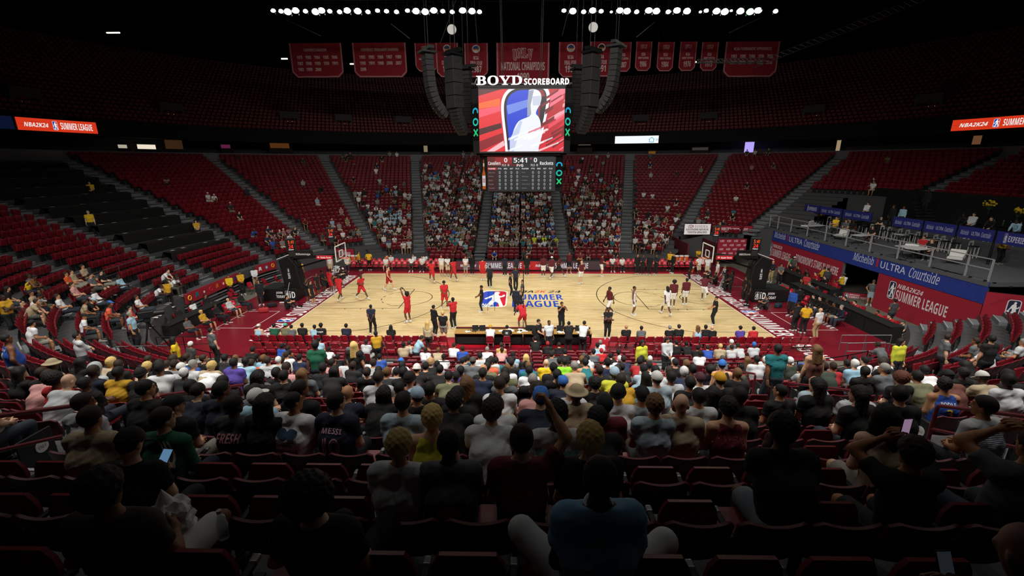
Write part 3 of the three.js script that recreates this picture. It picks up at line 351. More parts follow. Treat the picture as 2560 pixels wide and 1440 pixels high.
// ---------- stadium seats ----------
const mSeat = M(0x741320, 0.42), mSeatBack = M(0x5e0f1b, 0.45), mSeatMetal = M(0x2a2a2c, 0.5, { metalness: 0.4 }), mCap = M(0xb5b8ba, 0.3, { metalness: 0.7 });
function shell(w, h, t, curve, dip, nx, ny, round = 0.06) {   // a curved backrest, front is +z, foot at y = 0
  const g = new THREE.BoxGeometry(w, h, t, nx, ny, 1), p = g.attributes.position;
  for (let i = 0; i < p.count; i++) { let x = p.getX(i), y = p.getY(i) + h / 2, z = p.getZ(i); const f = 2 * x / w, e = Math.max(0, Math.abs(f) - 0.78) / 0.22; y *= 1 - (y / h) * (e * e * round / h); y += dip * (f * f - 1) * (y / h) * 0.5; z += curve * f * f + 0.10 * (0.5 - y / h) * 0.5; p.setXYZ(i, x, y, z); }
  g.computeVertexNormals(); return g;
}
const backGeo = shell(0.5, 0.43, 0.025, 0.045, 0.05, 10, 4).rotateX(-0.14).translate(0, 0.42, 0.03);
const panUp = (() => { const g = new THREE.BoxGeometry(0.45, 0.42, 0.035, 12, 6, 1), p = g.attributes.position; for (let i = 0; i < p.count; i++) { let x = p.getX(i), y = p.getY(i); const f = Math.abs(2 * x / 0.45), v = y / 0.21; const lim = v > 0.2 ? 1 - 0.26 * Math.pow((v - 0.2) / 0.8, 2.2) : 1; x *= lim; p.setX(i, x); p.setZ(i, p.getZ(i) - 0.035 * v * v); } g.computeVertexNormals(); return g; })();
const panGeoUp = panUp.clone().rotateX(0.16).translate(0, 0.61, 0.2), panGeoDown = panUp.clone().rotateX(PI / 2 - 0.08).translate(0, 0.43, 0.3);
const armGeo = merge([rbox(0.05, 0.035, 0.3, 0.014, 0.2665, 0.635, 0.17), rbox(0.035, 0.3, 0.05, 0.012, 0.2665, 0.48, 0.06)]), capGeo = rbox(0.052, 0.04, 0.07, 0.014, 0.2665, 0.64, 0.31), standGeo = merge([box(0.04, 0.42, 0.06, 0.2665, 0.21, 0.1), box(0.09, 0.02, 0.22, 0.2665, 0.01, 0.14)]);
function seatThing(up) { const t = new THREE.Group(); t.name = 'tip_up_seat'; part('backrest', backGeo, mSeatBack, t); part('seat', up ? panGeoUp : panGeoDown, mSeat, t); part('armrest', armGeo, mSeatMetal, t); part('armrest_cap', capGeo, mCap, t, 'bright metal cap'); part('stanchion', standGeo, mSeatMetal, t); return t; }
const seatUp = seatThing(true), seatDown = seatThing(false);
const farSeat = merge([shell(0.48, 0.42, 0.03, 0.05, 0.02, 4, 2).rotateX(-0.14).translate(0, 0.42, 0.03), rbox(0.42, 0.36, 0.07, 0.03, 0, 0.6, 0.17, 0, 0.16, 1)]), farStand = box(0.3, 0.42, 0.06, 0, 0.21, 0.08);
// all seat places
const PITCH_S = 0.533, sortedA = [...AISLES].sort((a, b) => a - b), seatPlaces = [];
for (let i = -1; i < sortedA.length; i++) {
  const a = i < 0 ? -FARU : sortedA[i], b = i + 1 < sortedA.length ? sortedA[i + 1] : FARU;
  for (let k = -6; k <= KTOP; k++) {
    const mid = (a + b) / 2, am = Math.abs(mid), side = am < QTR ? 'near' : 'far', cu = side === 'near' ? am : FARU - am;
    if (k < 0) { if (am > 20 && am < 48) continue; if (k < -3 && cu > 10) continue; if (cu > (side === 'near' ? 14 : 15.5)) continue; }
    if (mid > 25 && mid < 41.5 && k < 16) continue;
    if (mid < -32 && mid > -38.4 && k > 3) continue;   // black-draped tiers
    if (side === 'near' && k > 18) continue; if (mid > 38 && mid < 44.2 && k < 6) continue; if (mid > 41.5 && mid < 49.5 && k < 3) continue; if (mid > 22.06 && mid < 26) continue;
    const sc = u => { const s = Math.abs(u) > QTR ? FARU - Math.abs(u) : Math.abs(u); return s > BA && s < BA + LC ? (BR + k * STEP) / BR : 1; };
    const gap = AW / 2 + 0.1; let u = a === -FARU ? a : a + gap / sc(a); const end = b === FARU ? b + 0.27 : b - gap / sc(b); if (a === -FARU) u += 0.27;
    if (a === -6.3) { u = -5.563 + 0.0; }   // keeps the near middle block on the photographed pitch
    for (; u + PITCH_S / sc(u) <= end + 0.02; u += PITCH_S / sc(u)) { const uc = u + PITCH_S / 2 / sc(u), p = bowl(uc, STEP * k); seatPlaces.push({ u: uc, k, x: p.x, y: rowY(k), z: p.z, turn: faceIn(p), used: false }); }
  }
}
function nearestSeat(x, z, k) { let best = null, bd = 1e9; for (const s of seatPlaces) { if (s.k !== k) continue; const d = Math.hypot(s.x - x, s.z - z) + (s.used ? 0.9 : 0); if (d < bd) { bd = d; best = s; } } return bd < 1.3 ? best : null; }
const toPx = (x, y, z) => { const d = V(x, y, z).sub(EYE), w = d.dot(FW); return w < 0.3 ? null : [1280 + FOC * d.dot(RT) / w, 720 - FOC * d.dot(UPV) / w, w]; };
function buildSeats() {
  const near = [], far = [];
  for (const s of seatPlaces) { const q = toPx(s.x, s.y + 0.8, s.z), inside = q && q[0] > -70 && q[0] < 2630 && q[1] < 1520 && q[1] > 0; s.d = q ? q[2] : 1e9; if (s.z > 0 && s.k > -7 && inside) near.push(s); else if (q && (inside || s.z < 5)) far.push(s); }
  near.sort((a, b) => a.d - b.d);
  near.forEach((s, i) => { if (i >= 300) { far.push(s); return; } const c = (s.used ? seatDown : seatUp).clone(); c.name = numbered('tip_up_seat'); c.position.set(s.x, s.y, s.z); c.rotation.y = s.turn; tag(c, s.used ? 'red tip-up stadium seat, occupied, in the near stand' : 'empty red tip-up stadium seat folded up in the near stand', 'seat', s.used ? 'occupied near stand seats' : 'empty near stand seats'); scene.add(c); });
  const t = new THREE.Group(); t.name = 'stadium_seats'; tag(t, 'hundreds of small red stadium seats filling the bowl', 'seats', null, 'stuff'); scene.add(t);
  const m = new THREE.InstancedMesh(farSeat, mSeat, far.length), m2 = new THREE.InstancedMesh(farStand, mSeatMetal, far.length), o = new THREE.Object3D(), col = new THREE.Color(), r = rngOf(9);
  far.forEach((s, i) => { o.position.set(s.x, s.y, s.z); o.rotation.set(0, s.turn, 0); o.updateMatrix(); m.setMatrixAt(i, o.matrix); m2.setMatrixAt(i, o.matrix); m.setColorAt(i, col.setScalar(0.85 + r() * 0.3)); });
  m.name = 'seat_shells'; m2.name = 'seat_stands'; for (const a of [m, m2]) { a.userData.kind = 'stuff'; a.castShadow = a.receiveShadow = true; t.add(a); }
  const up = []; for (let j = 0; j < 20; j++) for (let u = -46 ; u < -0; u += 0) break;
  for (let j = 0; j < 22; j++) { const off = 24.9 + j * 0.85; for (let s = -1; s <= 1; s += 2) for (let u = 34; u < FARU; u += 0.55 * BR / (BR + off)) { const p = bowl(s * u, off); up.push([p, upY(off) - 0.2]); } }
  const mu = new THREE.InstancedMesh(farSeat, mSeat, up.length); up.forEach(([p, y], i) => { o.position.set(p.x, y, p.z); o.rotation.set(0, faceIn(p), 0); o.updateMatrix(); mu.setMatrixAt(i, o.matrix); }); mu.name = 'upper_deck_seats'; tag(mu, 'unlit red seats of the upper deck', 'seats', null, 'stuff'); mu.castShadow = mu.receiveShadow = true; scene.add(mu);
  console.log('seats', near.length, far.length, up.length);
}
// ---------- baskets ----------
const mWhite = M(0xe6e6e4, 0.5), mBlackPad = M(0x0d0e10, 0.55), mRed = M(0xb3182a, 0.6), mOrange = M(0xd9531e, 0.5), mSkirt = M(0x0c0c0e, 0.95);
const mStreak = (w, h, bg, draw) => printed(w, h, (c) => { c.fillStyle = bg; c.fillRect(0, 0, w, h); draw(c, w, h); }, 0.6);
const matJoin = mStreak(512, 180, '#0b0c0e', c => { text(c, 'JOIN', 210, 40, 100, 42, '#fff'); text(c, 'TODAY', 210, 96, 130, 42, '#fff'); emblem(c, 350, 30, 56, 118, '#111'); text(c, 'iD', 416, 34, 84, 104, '#fff'); });
const matJoin2 = mStreak(512, 180, '#0b0c0e', c => { emblem(c, 20, 30, 56, 118, '#111'); text(c, 'iD', 92, 34, 84, 104, '#fff'); text(c, 'JOIN', 200, 40, 100, 42, '#fff'); text(c, 'TODAY', 200, 96, 130, 42, '#fff'); });
const matTower = mStreak(128, 256, '#0b0c0e', c => { emblem(c, 50, 30, 26, 50, '#111'); text(c, 'GET', 44, 92, 40, 22, '#fff'); text(c, 'THE', 44, 120, 40, 22, '#fff'); text(c, 'APP', 44, 148, 40, 22, '#fff'); });
const matHash = mStreak(512, 200, '#0c0c0d', c => text(c, '#NBA2KSummerLeague', 46, 66, 420, 70, '#f2f2f2')), matFarm = mStreak(320, 80, '#c8182a', c => { c.fillStyle = '#fff'; for (const [x, y] of [[40, 22], [28, 44], [52, 44]]) { c.beginPath(); c.ellipse(x, y, 12, 8, 0, 0, 7); c.fill(); } text(c, 'State Farm', 84, 18, 216, 44, '#fff'); });
const matFarmB = mStreak(320, 80, '#c8182a', c => text(c, 'State Farm', 40, 18, 240, 44, '#fff'));
const glassMat = new THREE.MeshPhysicalMaterial({ color: 0xf4f8f8, roughness: 0.05, transmission: 1, thickness: 0, ior: 1.3 });
for (const s of [-1, 1]) {   // s = -1 the emblem end, 1 the deck end; everything along x measured from mid-court
  const t = thing('basketball_hoop', s < 0 ? 'basketball hoop on a black padded stanchion by the end with the team-logo board' : 'basketball hoop on a black padded stanchion by the hospitality deck end', 'hoop', [s * 17.2, 0.04, 0]), X = d => s * (d - 17.2);
  part('base', rbox(2.5, 0.95, 1.7, 0.05, X(17.55), 0.475, 0), mBlackPad, t); part('base_sign', plane(2.45, 0.88, X(17.55), 0.48, 0.856), s < 0 ? matJoin : matJoin2, t, 'white lettering on black pad');
  const sh = new THREE.Shape([[16.1, 0.9], [17.25, 0.9], [17.45, 2.9], [16.75, 3.15], [16.35, 2.6]].map(p => new THREE.Vector2(p[0] - 17.2, p[1]))); const tower = new THREE.ExtrudeGeometry(sh, { depth: 0.8, bevelEnabled: true, bevelSize: 0.04, bevelThickness: 0.04, bevelSegments: 2 }).translate(0, 0, -0.4); if (s < 0) tower.rotateY(PI); part('tower_pad', tower, mBlackPad, t);
  part('tower_sign', plane(0.55, 1.4, X(16.85), 1.8, 0.446), matTower, t, 'white lettering on black pad'); part('weight_cover', box(1.25, 0.05, 0.95, X(17.0), 3.22, 0, 0, 0, -s * 0.35), M(0xd8dad6, 0.6), t, 'white slanting cover');
  part('arm', [rod([X(16.6), 2.95, 0.18], [X(13.25), 3.35, 0.1], 0.07, 8), rod([X(16.6), 2.95, -0.18], [X(13.25), 3.35, -0.1], 0.07, 8), rod([X(16.4), 2.3, 0], [X(13.6), 3.1, 0], 0.06, 8)], mBlackMetal, t);
  const hs = part('arm_sign', box(1.5, 0.6, 0.1, X(15.75), 3.35, 0.32), mBlackPad, t, 'black sign with white lettering'); part('sign_print', plane(1.46, 0.56, X(15.75), 3.35, 0.375), matHash, hs); part('arm_sign', box(1.15, 0.26, 0.1, X(14.2), 3.12, 0.28), mRed, t, 'red sign with white lettering'); part('sign_print', plane(1.12, 0.24, X(14.2), 3.12, 0.335), matFarm, t);
  const bb = part('backboard', box(0.03, 1.07, 1.83, X(13.1), 3.45, 0), glassMat, t, 'clear glass backboard'); const fr = (w, h, y) => [box(0.05, 0.06, w, X(13.1), y + h / 2, 0), box(0.05, 0.06, w, X(13.1), y - h / 2, 0), box(0.05, h, 0.06, X(13.1), y, w / 2), box(0.05, h, 0.06, X(13.1), y, -w / 2)];
  part('board_frame', fr(1.83, 1.07, 3.45), mWhite, bb); part('target_frame', [box(0.035, 0.05, 0.6, X(13.09), 3.58, 0), box(0.035, 0.05, 0.6, X(13.09), 3.13, 0), box(0.035, 0.45, 0.05, X(13.09), 3.36, 0.3), box(0.035, 0.45, 0.05, X(13.09), 3.36, -0.3)], mWhite, bb);
  part('rim', [new THREE.TorusGeometry(0.235, 0.014, 8, 28).rotateX(PI / 2).translate(X(12.75), 3.03, 0), box(0.14, 0.06, 0.14, X(13.04), 3.02, 0)], mOrange, t, 'orange rim');
  const net = []; for (let i = 0; i < 12; i++) for (const d of [1, -1]) { const a = i * PI / 6, P = f => { const b = a + d * f * 0.75, q = 0.225 - 0.11 * Math.sqrt(f); return [X(12.75) + Math.cos(b) * q, 3.02 - f * 0.42, Math.sin(b) * q]; }; net.push(rod(P(0), P(0.33), 0.007, 4), rod(P(0.33), P(0.66), 0.007, 4), rod(P(0.66), P(1), 0.007, 4)); } part('net', net, mWhite, t, 'white cord net');
}
// ---------- shot clocks ----------
const clockMat = glowing(128, 180, (c, w, h) => { c.fillStyle = '#090606'; c.fillRect(0, 0, w, h); const d = (s, x, y, W, H, col) => text(c, s, x, y, W, H, col, 'bold 100px monospace'); d('5:41', 34, 18, 78, 52, '#ff5a1c'); d('24', 34, 82, 66, 58, '#ff2a14'); text(c, 'TISSOT', 26, 154, 76, 14, '#d8d8d8'); }, 1.6);
[[727, 612, -15.5], [826, 582, -15.5], [1791, 578, 15.5], [1889, 610, 15.5]].forEach(([px, py, X], i) => { const p = onX(px, py, X), t = thing('shot_clock', `black shot clock with red digits on a pole, ${i % 3 ? 'far' : 'near'} corner of the ${X < 0 ? 'team-logo board' : 'hospitality deck'} end`, 'clock', [p.x, 0.04, p.z], i < 2 ? 0.35 : -0.35); part('casing', rbox(0.62, 0.86, 0.3, 0.03, 0, p.y - 0.04, 0), mBlackPad, t); part('display', plane(0.54, 0.78, 0, p.y - 0.04, 0.152), clockMat, t, 'red glowing digits'); part('speaker_box', rbox(0.4, 0.35, 0.3, 0.03, 0, p.y - 0.66, 0), mBlackPad, t); part('pole', rod([0, 0.03, -0.05], [0, p.y - 0.5, -0.05], 0.022, 6), mBlackMetal, t); part('foot', rbox(0.4, 0.05, 0.4, 0.02, 0, 0.03, 0), mBlackPad, t); });
// ---------- courtside chairs ----------
const mFold = M(0xa5182c, 0.38), mFoldFrame = M(0x17171a, 0.4, { metalness: 0.6 });
const chairPrint = printed(128, 96, (c, w, h) => { c.fillStyle = '#d21c34'; c.fillRect(0, 0, w, h); c.strokeStyle = '#f4dfe2'; c.lineWidth = 7; c.beginPath(); c.arc(64, 50, 26, PI, 0); c.stroke(); text(c, 'UNLV', 30, 44, 68, 26, '#fbf0f2', 'bold 100px serif'); }, 0.5);
const fb1 = shell(0.42, 0.34, 0.05, 0.03, -0.06, 10, 4, 0.13).rotateX(-0.2).translate(0, 0.54, -0.16), fs1 = rbox(0.44, 0.05, 0.42, 0.02, 0, 0.455, 0.06), fl = [[-1], [1]].map(([s]) => merge([rod([s * 0.23, 0.84, -0.22], [s * 0.23, 0.02, 0.26], 0.013), rod([s * 0.21, 0.45, 0.2], [s * 0.21, 0.02, -0.26], 0.013)])), fx = merge([rod([-0.23, 0.1, 0.22], [0.23, 0.1, 0.22], 0.01), rod([-0.21, 0.12, -0.2], [0.21, 0.12, -0.2], 0.01), rod([-0.23, 0.5, -0.02], [0.23, 0.5, -0.02], 0.01)]);
function makeFold(print) { const t = new THREE.Group(); t.name = 'folding_chair'; const b = part('backrest', fb1, print ? M(0xd21c34, 0.5) : mFold, t); if (print) { const g = plane(0.36, 0.26).rotateX(-0.2).translate(0, 0.71, -0.125); part('print', g, chairPrint, b, 'white crest and letters'); } part('seat', fs1, print ? M(0xc41a30, 0.5) : mFold, t); for (const l of fl) part('leg', l, mFoldFrame, t); part('cross_bars', fx, mFoldFrame, t); return t; }
const foldPlain = makeFold(false), foldPrint = makeFold(true);
const chair = (print, x, y, z, turn, label, group) => { const c = (print ? foldPrint : foldPlain).clone(); c.name = numbered('folding_chair'); c.position.set(x, y, z); c.rotation.y = turn; c.scale.x = 0.92; scene.add(c); return tag(c, label, 'chair', group); };
const courtside = [];
for (let px = 640; px < 2030; px += 22.3) { if (px > 1120 && px < 1515) continue; const p = onY(px, 850, 0.55); chair(false, p.x, 0, 9.32, PI + (rnd() - 0.5) * 0.12, 'red folding chair in the courtside row facing the court', 'courtside folding chairs, front row'); courtside.push([p.x, 9.32]); }
for (let x = -13.5; x < -4.4; x += 0.56) chair(false, x + (rnd() - 0.5) * 0.05, 0, 10.35, PI + (rnd() - 0.5) * 0.15, 'red folding chair in the second courtside row beside the scorer table', 'courtside folding chairs, second row');
for (let x = 5.8; x < 13.5; x += 0.56) chair(false, x + (rnd() - 0.5) * 0.05, 0, 10.35, PI + (rnd() - 0.5) * 0.15, 'red folding chair in the second courtside row on the deck side', 'courtside folding chairs, second row');
for (const [a, b, w] of [[884, 1108, 'bench beside the towel pile'], [1520, 1768, 'bench beside the orange drink coolers']]) for (const [z, off] of [[-8.75, 0], [-9.75, 8]]) for (let px = a + off; px < b; px += 14.2) { const p = onZ(px, 665, z); chair(true, p.x, 0.04, z, (rnd() - 0.5) * 0.1, `red covered chair with white crest in the team ${w}`, 'team bench chairs'); }
for (let i = 0; i < 12; i++) chair(true, 18.9 + i * 0.02, 0.04, -0.6 + i * 0.56, -PI / 2, 'red covered chair with white crest in the row facing the court before the media table', 'end line chairs with crests');
[[-18.9, -4.6], [-18.9, -3.9], [-18.9, -3.2], [-19, 3.6], [-19, 4.4], [-19.1, 5.2], [-18.4, -2.4]].forEach(([x, z]) => chair(true, x, 0.04, z, PI / 2 + (rnd() - 0.5) * 0.3, 'red covered chair with white crest behind the baseline photographers', 'baseline chairs with crests'));
[[-21, 0.5], [-20.6, 1.4], [-20.8, -1.2], [-20.3, -2.4], [-19.9, -3.4]].forEach(([x, z]) => chair(false, x, 0, z, PI / 2 + (rnd() - 0.5), 'loose red folding chair standing on the bare concrete by the stanchion', 'loose folding chairs'));
// ---------- far touchline: screen board, coolers, towels ----------
{
  const t = thing('courtside_screen', 'long low courtside screen board with white lettering along the far touchline', 'screen', [0, 0.04, -8.62]); const x0 = onZ(1140, 668, -8.62).x, x1 = onZ(1500, 668, -8.62).x, n = 6;
  part('casing', rbox(x1 - x0, 0.96, 0.4, 0.03, (x0 + x1) / 2, 0.48, -0.22), mBlackPad, t);
  const mt = glowing(2048, 160, (c, w, h) => { const g = c.createLinearGradient(0, 0, w, 0); g.addColorStop(0, '#7a2a34'); g.addColorStop(0.35, '#6a5a68'); g.addColorStop(0.44, '#a81c28'); g.addColorStop(0.55, '#e0242c'); g.addColorStop(0.62, '#6a3440'); g.addColorStop(1, '#48383e'); c.fillStyle = g; c.fillRect(0, 0, w, h); text(c, 'NBA2K24', 60, 58, 230, 46, '#fff', 'italic bold 100px sans-serif'); text(c, 'SUMMER LEAGUE', 420, 28, 520, 104, '#f4f4fa'); text(c, 'NBA2K24', 1130, 58, 230, 46, '#fff', 'italic bold 100px sans-serif'); text(c, 'SUMMER LEAGUE', 1410, 28, 470, 104, '#f4f4fa'); }, 0.6);
  for (let i = 0; i < n; i++) { const w = (x1 - x0) / n, g = plane(w - 0.02, 0.8, x0 + w * (i + 0.5), 0.52, 0), uv = g.attributes.uv; for (let j = 0; j < 4; j++) uv.setX(j, (i + uv.getX(j)) / n); part('screen_panel', g, mt, t); }
}
const coolerBody = new THREE.LatheGeometry([[0, 0], [0.17, 0], [0.19, 0.1], [0.2, 0.4], [0.19, 0.43], [0, 0.44]].map(p => new THREE.Vector2(...p)), 16), coolerLid = new THREE.LatheGeometry([[0.2, 0.43], [0.21, 0.46], [0.2, 0.52], [0.08, 0.54], [0, 0.54]].map(p => new THREE.Vector2(...p)), 16);
const coolerPrint = printed(128, 64, (c, w, h) => { c.fillStyle = '#dd5a1c'; c.fillRect(0, 0, w, h); text(c, 'G', 20, 12, 26, 40, '#f4f1ea'); text(c, 'G', 84, 12, 26, 40, '#f4f1ea'); }, 0.5);
function cooler(x, y, z, label) { const t = thing('drink_cooler', label, 'cooler', [x, y, z], 0, 'orange drink coolers'); part('body', coolerBody, coolerPrint, t); part('lid', coolerLid, M(0xe9e6df, 0.5), t); part('tap', box(0.03, 0.04, 0.06, 0, 0.06, 0.2), mWhite, t); }
for (const [px, w] of [[884, 'towel pile'], [1702, 'deck side bench']]) { const p = onZ(px, 655, -9.6), t = thing('cooler_table', `small white draped table holding orange drink coolers by the ${w}`, 'table', [p.x, 0.04, -9.5]); part('tabletop', rbox(1.5, 0.05, 0.6, 0.02, 0, 0.75, 0), mWhite, t); for (const a of [-0.65, 0.65]) for (const b of [-0.22, 0.22]) part('leg', rod([a, 0, b], [a, 0.73, b], 0.02), mFoldFrame, t); for (const d of [-0.45, 0, 0.45]) cooler(p.x + d, 0.82, -9.5, `round orange cooler with white lid on the table by the ${w}`); }
cooler(onZ(1728, 690, -8.2).x, 0.04, -8.2, 'round orange cooler standing on the red floor by the deck side hoop');
{ const p = onY(846, 686, 0.04), t = thing('towel_pile', 'heap of folded white towels beside the team bench', 'towels', [p.x, 0.04, p.z]); const r = rngOf(4); for (let i = 0; i < 14; i++) { const L = Math.floor(i / 3); part('towel', rbox(0.55 - r() * 0.1, 0.12, 0.4, 0.05, (i % 3 - 1) * 0.36 * (1 - L * 0.12) + (r() - 0.5) * 0.1, 0.07 + L * 0.15, (r() - 0.5) * 0.3, r() * 3), M(0xdfe4e6, 0.95), t); } }
// ---------- scorer table on the near side ----------
{
  const z = 8.55, x0 = onZ(1138, 838, z).x, x1 = onZ(1478, 838, z).x, n = 4, w = (x1 - x0) / n;
  for (let i = 0; i < n; i++) { const t = thing('scorer_table', 'wooden topped scorer table with black skirt along the near touchline', 'table', [x0 + w * (i + 0.5), 0, z], 0, 'scorer tables in a row'); part('tabletop', rbox(w - 0.02, 0.05, 0.75, 0.015, 0, 0.76, 0), printed(256, 64, (c, W, H) => { const r = rngOf(i + 3); c.fillStyle = '#a9803c'; c.fillRect(0, 0, W, H); for (let j = 0; j < 90; j++) { c.fillStyle = pick(['rgba(120,84,34,.4)', 'rgba(200,160,90,.3)'], r); c.fillRect(r() * W, r() * H, 40 + r() * 90, 1); } }, 0.4), t); part('front_panel', box(w - 0.02, 0.8, 0.05, 0, 0.42, -0.35), mSkirt, t); part('skirt', box(w - 0.02, 0.62, 0.03, 0, 0.42, 0.2), mSkirt, t); part('top_rail', box(w - 0.01, 0.06, 0.05, 0, 0.84, -0.37), M(0x6d1422, 0.6), t); for (const a of [-w / 2 + 0.08, w / 2 - 0.08]) part('leg', rod([a, 0, 0.3], [a, 0.74, 0.3], 0.02), mFoldFrame, t); }
  const r = rngOf(31), T = 0.79; const lap = (x, zz, a) => { const t = thing('laptop', 'open black laptop on the scorer table', 'laptop', [x, T, zz], a, 'laptops on the scorer table'); part('keyboard', rbox(0.34, 0.02, 0.24, 0.006, 0, 0.01, 0), mBlackPad, t); part('screen', rbox(0.34, 0.22, 0.012, 0.005, 0, 0.12, -0.15, 0, -0.25), mBlackPad, t); };
  [1188, 1206, 1322, 1334, 1400, 1425, 1446, 1462].forEach(px => lap(onZ(px, 832, z).x, z - 0.1, (r() - 0.5) * 0.4));
  for (let i = 0; i < 16; i++) solo('paper_sheet', rbox(0.22, 0.004 + r() * 0.01, 0.3, 0.002, 0, 0, 0, r() * 3, 0, 1), M(0xe2e0d8, 0.9), 'white sheet of paper lying on the scorer table', 'paper', 'papers on the scorer table', [x0 + 0.4 + r() * (x1 - x0 - 0.8), T + 0.006 + r() * 0.01, z + (r() - 0.5) * 0.5]);
  for (let i = 0; i < 8; i++) { const t = thing('headset', 'small black headset lying on the scorer table', 'headset', [x0 + 0.6 + r() * (x1 - x0 - 1), T, z + (r() - 0.4) * 0.4], r() * 6, 'headsets on the scorer table'); part('band', new THREE.TorusGeometry(0.08, 0.012, 6, 14, PI).rotateX(-1.2).translate(0, 0.015, 0), mBlackPad, t); for (const s of [-1, 1]) part('ear_cup', cyl(0.035, 0.035, 0.03, 10, s * 0.08, 0.02, 0), mBlackPad, t); }
}
// ---------- end lines: media tables, floor boards, team logo boards ----------
function drape(x0, z0, x1, z1, h, d, label, group) { const A = V(x0, 0, z0), B = V(x1, 0, z1), L = A.distanceTo(B), t = thing('media_table', label, 'table', [(x0 + x1) / 2, 0, (z0 + z1) / 2], Math.atan2(-(z1 - z0), x1 - x0), group); part('tabletop', rbox(L, 0.05, d, 0.015, 0, h, 0), mSkirt, t); const g = new THREE.BoxGeometry(L, h - 0.02, d - 0.08, Math.ceil(L * 6), 1, 1), p = g.attributes.position; for (let i = 0; i < p.count; i++) p.setZ(i, p.getZ(i) + Math.sin(p.getX(i) * 16) * 0.025 * (p.getY(i) < 0 ? 1 : 0.2)); g.computeVertexNormals(); part('skirt', g.translate(0, h / 2, 0), mSkirt, t); return t; }
for (let i = 0; i < 5; i++) drape(20.3 + 0.0, -1.2 + i * 1.9, 20.3, 0.65 + i * 1.9, 0.95, 0.75, 'black draped media table in the long row behind the crest chairs', 'media tables, front row');
for (let i = 0; i < 3; i++) drape(21.9, -5.6 + i * 2.2, 21.9, -3.5 + i * 2.2, 1.0, 0.75, 'black draped media table below the slogan wall', 'media tables, wall row');
for (let i = 0; i < 3; i++) drape(-20.4, 3.2 + i * 1.6, -20.4, 4.75 + i * 1.6, 0.75, 0.7, 'black draped media table behind the baseline below the team-logo board', 'media tables, board end');
const logoCols = ['#c8102e', '#fdb927', '#1d4289', '#e56020', '#00788c', '#f2f2f2', '#ce1141', '#98002e', '#5d76a9', '#006bb6'];
function teamBoard(u0, u1, seed, label) { const A = bowl(u0, -0.78), B = bowl(u1, -0.78), L = Math.hypot(A.x - B.x, A.z - B.z), t = thing('logo_board', label, 'board', [(A.x + B.x) / 2, 0.92, (A.z + B.z) / 2], Math.atan2(-(B.z - A.z), B.x - A.x)); part('panel', rbox(L, 0.72, 0.06, 0.02, 0, 0.36, 0), M(0xa01a2c, 0.7), t); const n = Math.floor(L / 0.72), pos = A.x < 0 ? -1 : 1; for (let i = 0; i < n; i++) { const x = (i - (n - 1) / 2) * 0.72, c = logoCols[(i * 3 + seed) % logoCols.length], g = (i + seed) % 3; const m = part('team_crest', g === 0 ? new THREE.CylinderGeometry(0.17, 0.17, 0.015, 18).rotateX(PI / 2) : g === 1 ? new THREE.TorusGeometry(0.14, 0.035, 6, 18) : new THREE.ExtrudeGeometry(new THREE.Shape([[-0.16, -0.15], [0, -0.05], [0.16, -0.15], [0.1, 0.18], [-0.1, 0.18]].map(p => new THREE.Vector2(...p))), { depth: 0.012, bevelEnabled: false }), M(c, 0.6), t); m.position.set(x, 0.36, 0.036); if (g === 0) part('crest_core', new THREE.CylinderGeometry(0.09, 0.09, 0.02, 12).rotateX(PI / 2), M('#ececec', 0.6), m); } }
teamBoard(-28.2, -34.2, 1, 'red board with a row of round team crests in front of the end stand');
teamBoard(-36.6, -39.0, 5, 'short red board with team crests beyond the end stand gap');
{ const t = thing('bleacher_front', 'open retracted bleacher steps below the team-logo board', 'bleacher'); for (let j = 0; j < 5; j++) for (const [a, b] of [[-28, -34.4], [-36.4, -39.2]]) { part('plank', sweep([[-0.74 - j * 0.02, 0.1 + j * 0.19], [-0.74, 0.16 + j * 0.19], [-1.15 + j * 0.1, 0.16 + j * 0.19], [-1.15 + j * 0.1, 0.1 + j * 0.19]], a, b, 1), j % 2 ? M(0x8d8f92, 0.6) : M(0x3a3a3d, 0.7), t); } }
for (const [s, n] of [[-1, 'floor_board']]) for (const [a, b] of [[[-16.9, 1.9], [-16.9, 3.9]]]) {}
// ---------- handrails ----------
const mRail = M(0x6a1522, 0.45, { metalness: 0.2 });
function railLoop(x, za, zb, ya, yb, label) { const t = thing('aisle_handrail', label, 'handrail', [x, 0, 0], 0, 'maroon aisle handrails'); part('rail_tube', tube([[0, ya - 1.0, za], [0, ya - 0.06, za], [0, ya, za - 0.06 * Math.sign(za - zb)], [0, yb, zb + 0.06 * Math.sign(za - zb)], [0, yb - 0.06, zb], [0, yb - 1.0, zb]], 0.028, 60, 8), mRail, t); part('lower_rail', rod([0, ya - 0.42, za], [0, yb - 0.42, zb], 0.024, 8), mRail, t); }
railLoop(-6.2, 27.6, 25.86, 7.08, 6.4, 'maroon tubular handrail on the aisle by the camouflage shirt, topmost'); railLoop(-6.2, 24.75, 22.62, 5.85, 4.98, 'maroon tubular handrail on the aisle by the camouflage shirt, second from top'); railLoop(-6.2, 21.5, 19.4, 4.5, 3.68, 'maroon tubular handrail on the aisle beside the green shirt');
railLoop(6.05, 26.6, 25.2, 6.65, 6.08, 'maroon tubular handrail beside the striped polo shirt, topmost'); railLoop(6.05, 23.94, 21.77, 5.55, 4.65, 'maroon tubular handrail beside the long brown hair'); railLoop(6.05, 20.4, 18.4, 4.15, 3.35, 'maroon tubular handrail below the walking person in teal'); railLoop(6.05, 17.6, 16.2, 3.0, 2.45, 'maroon tubular handrail, lowest on its aisle');
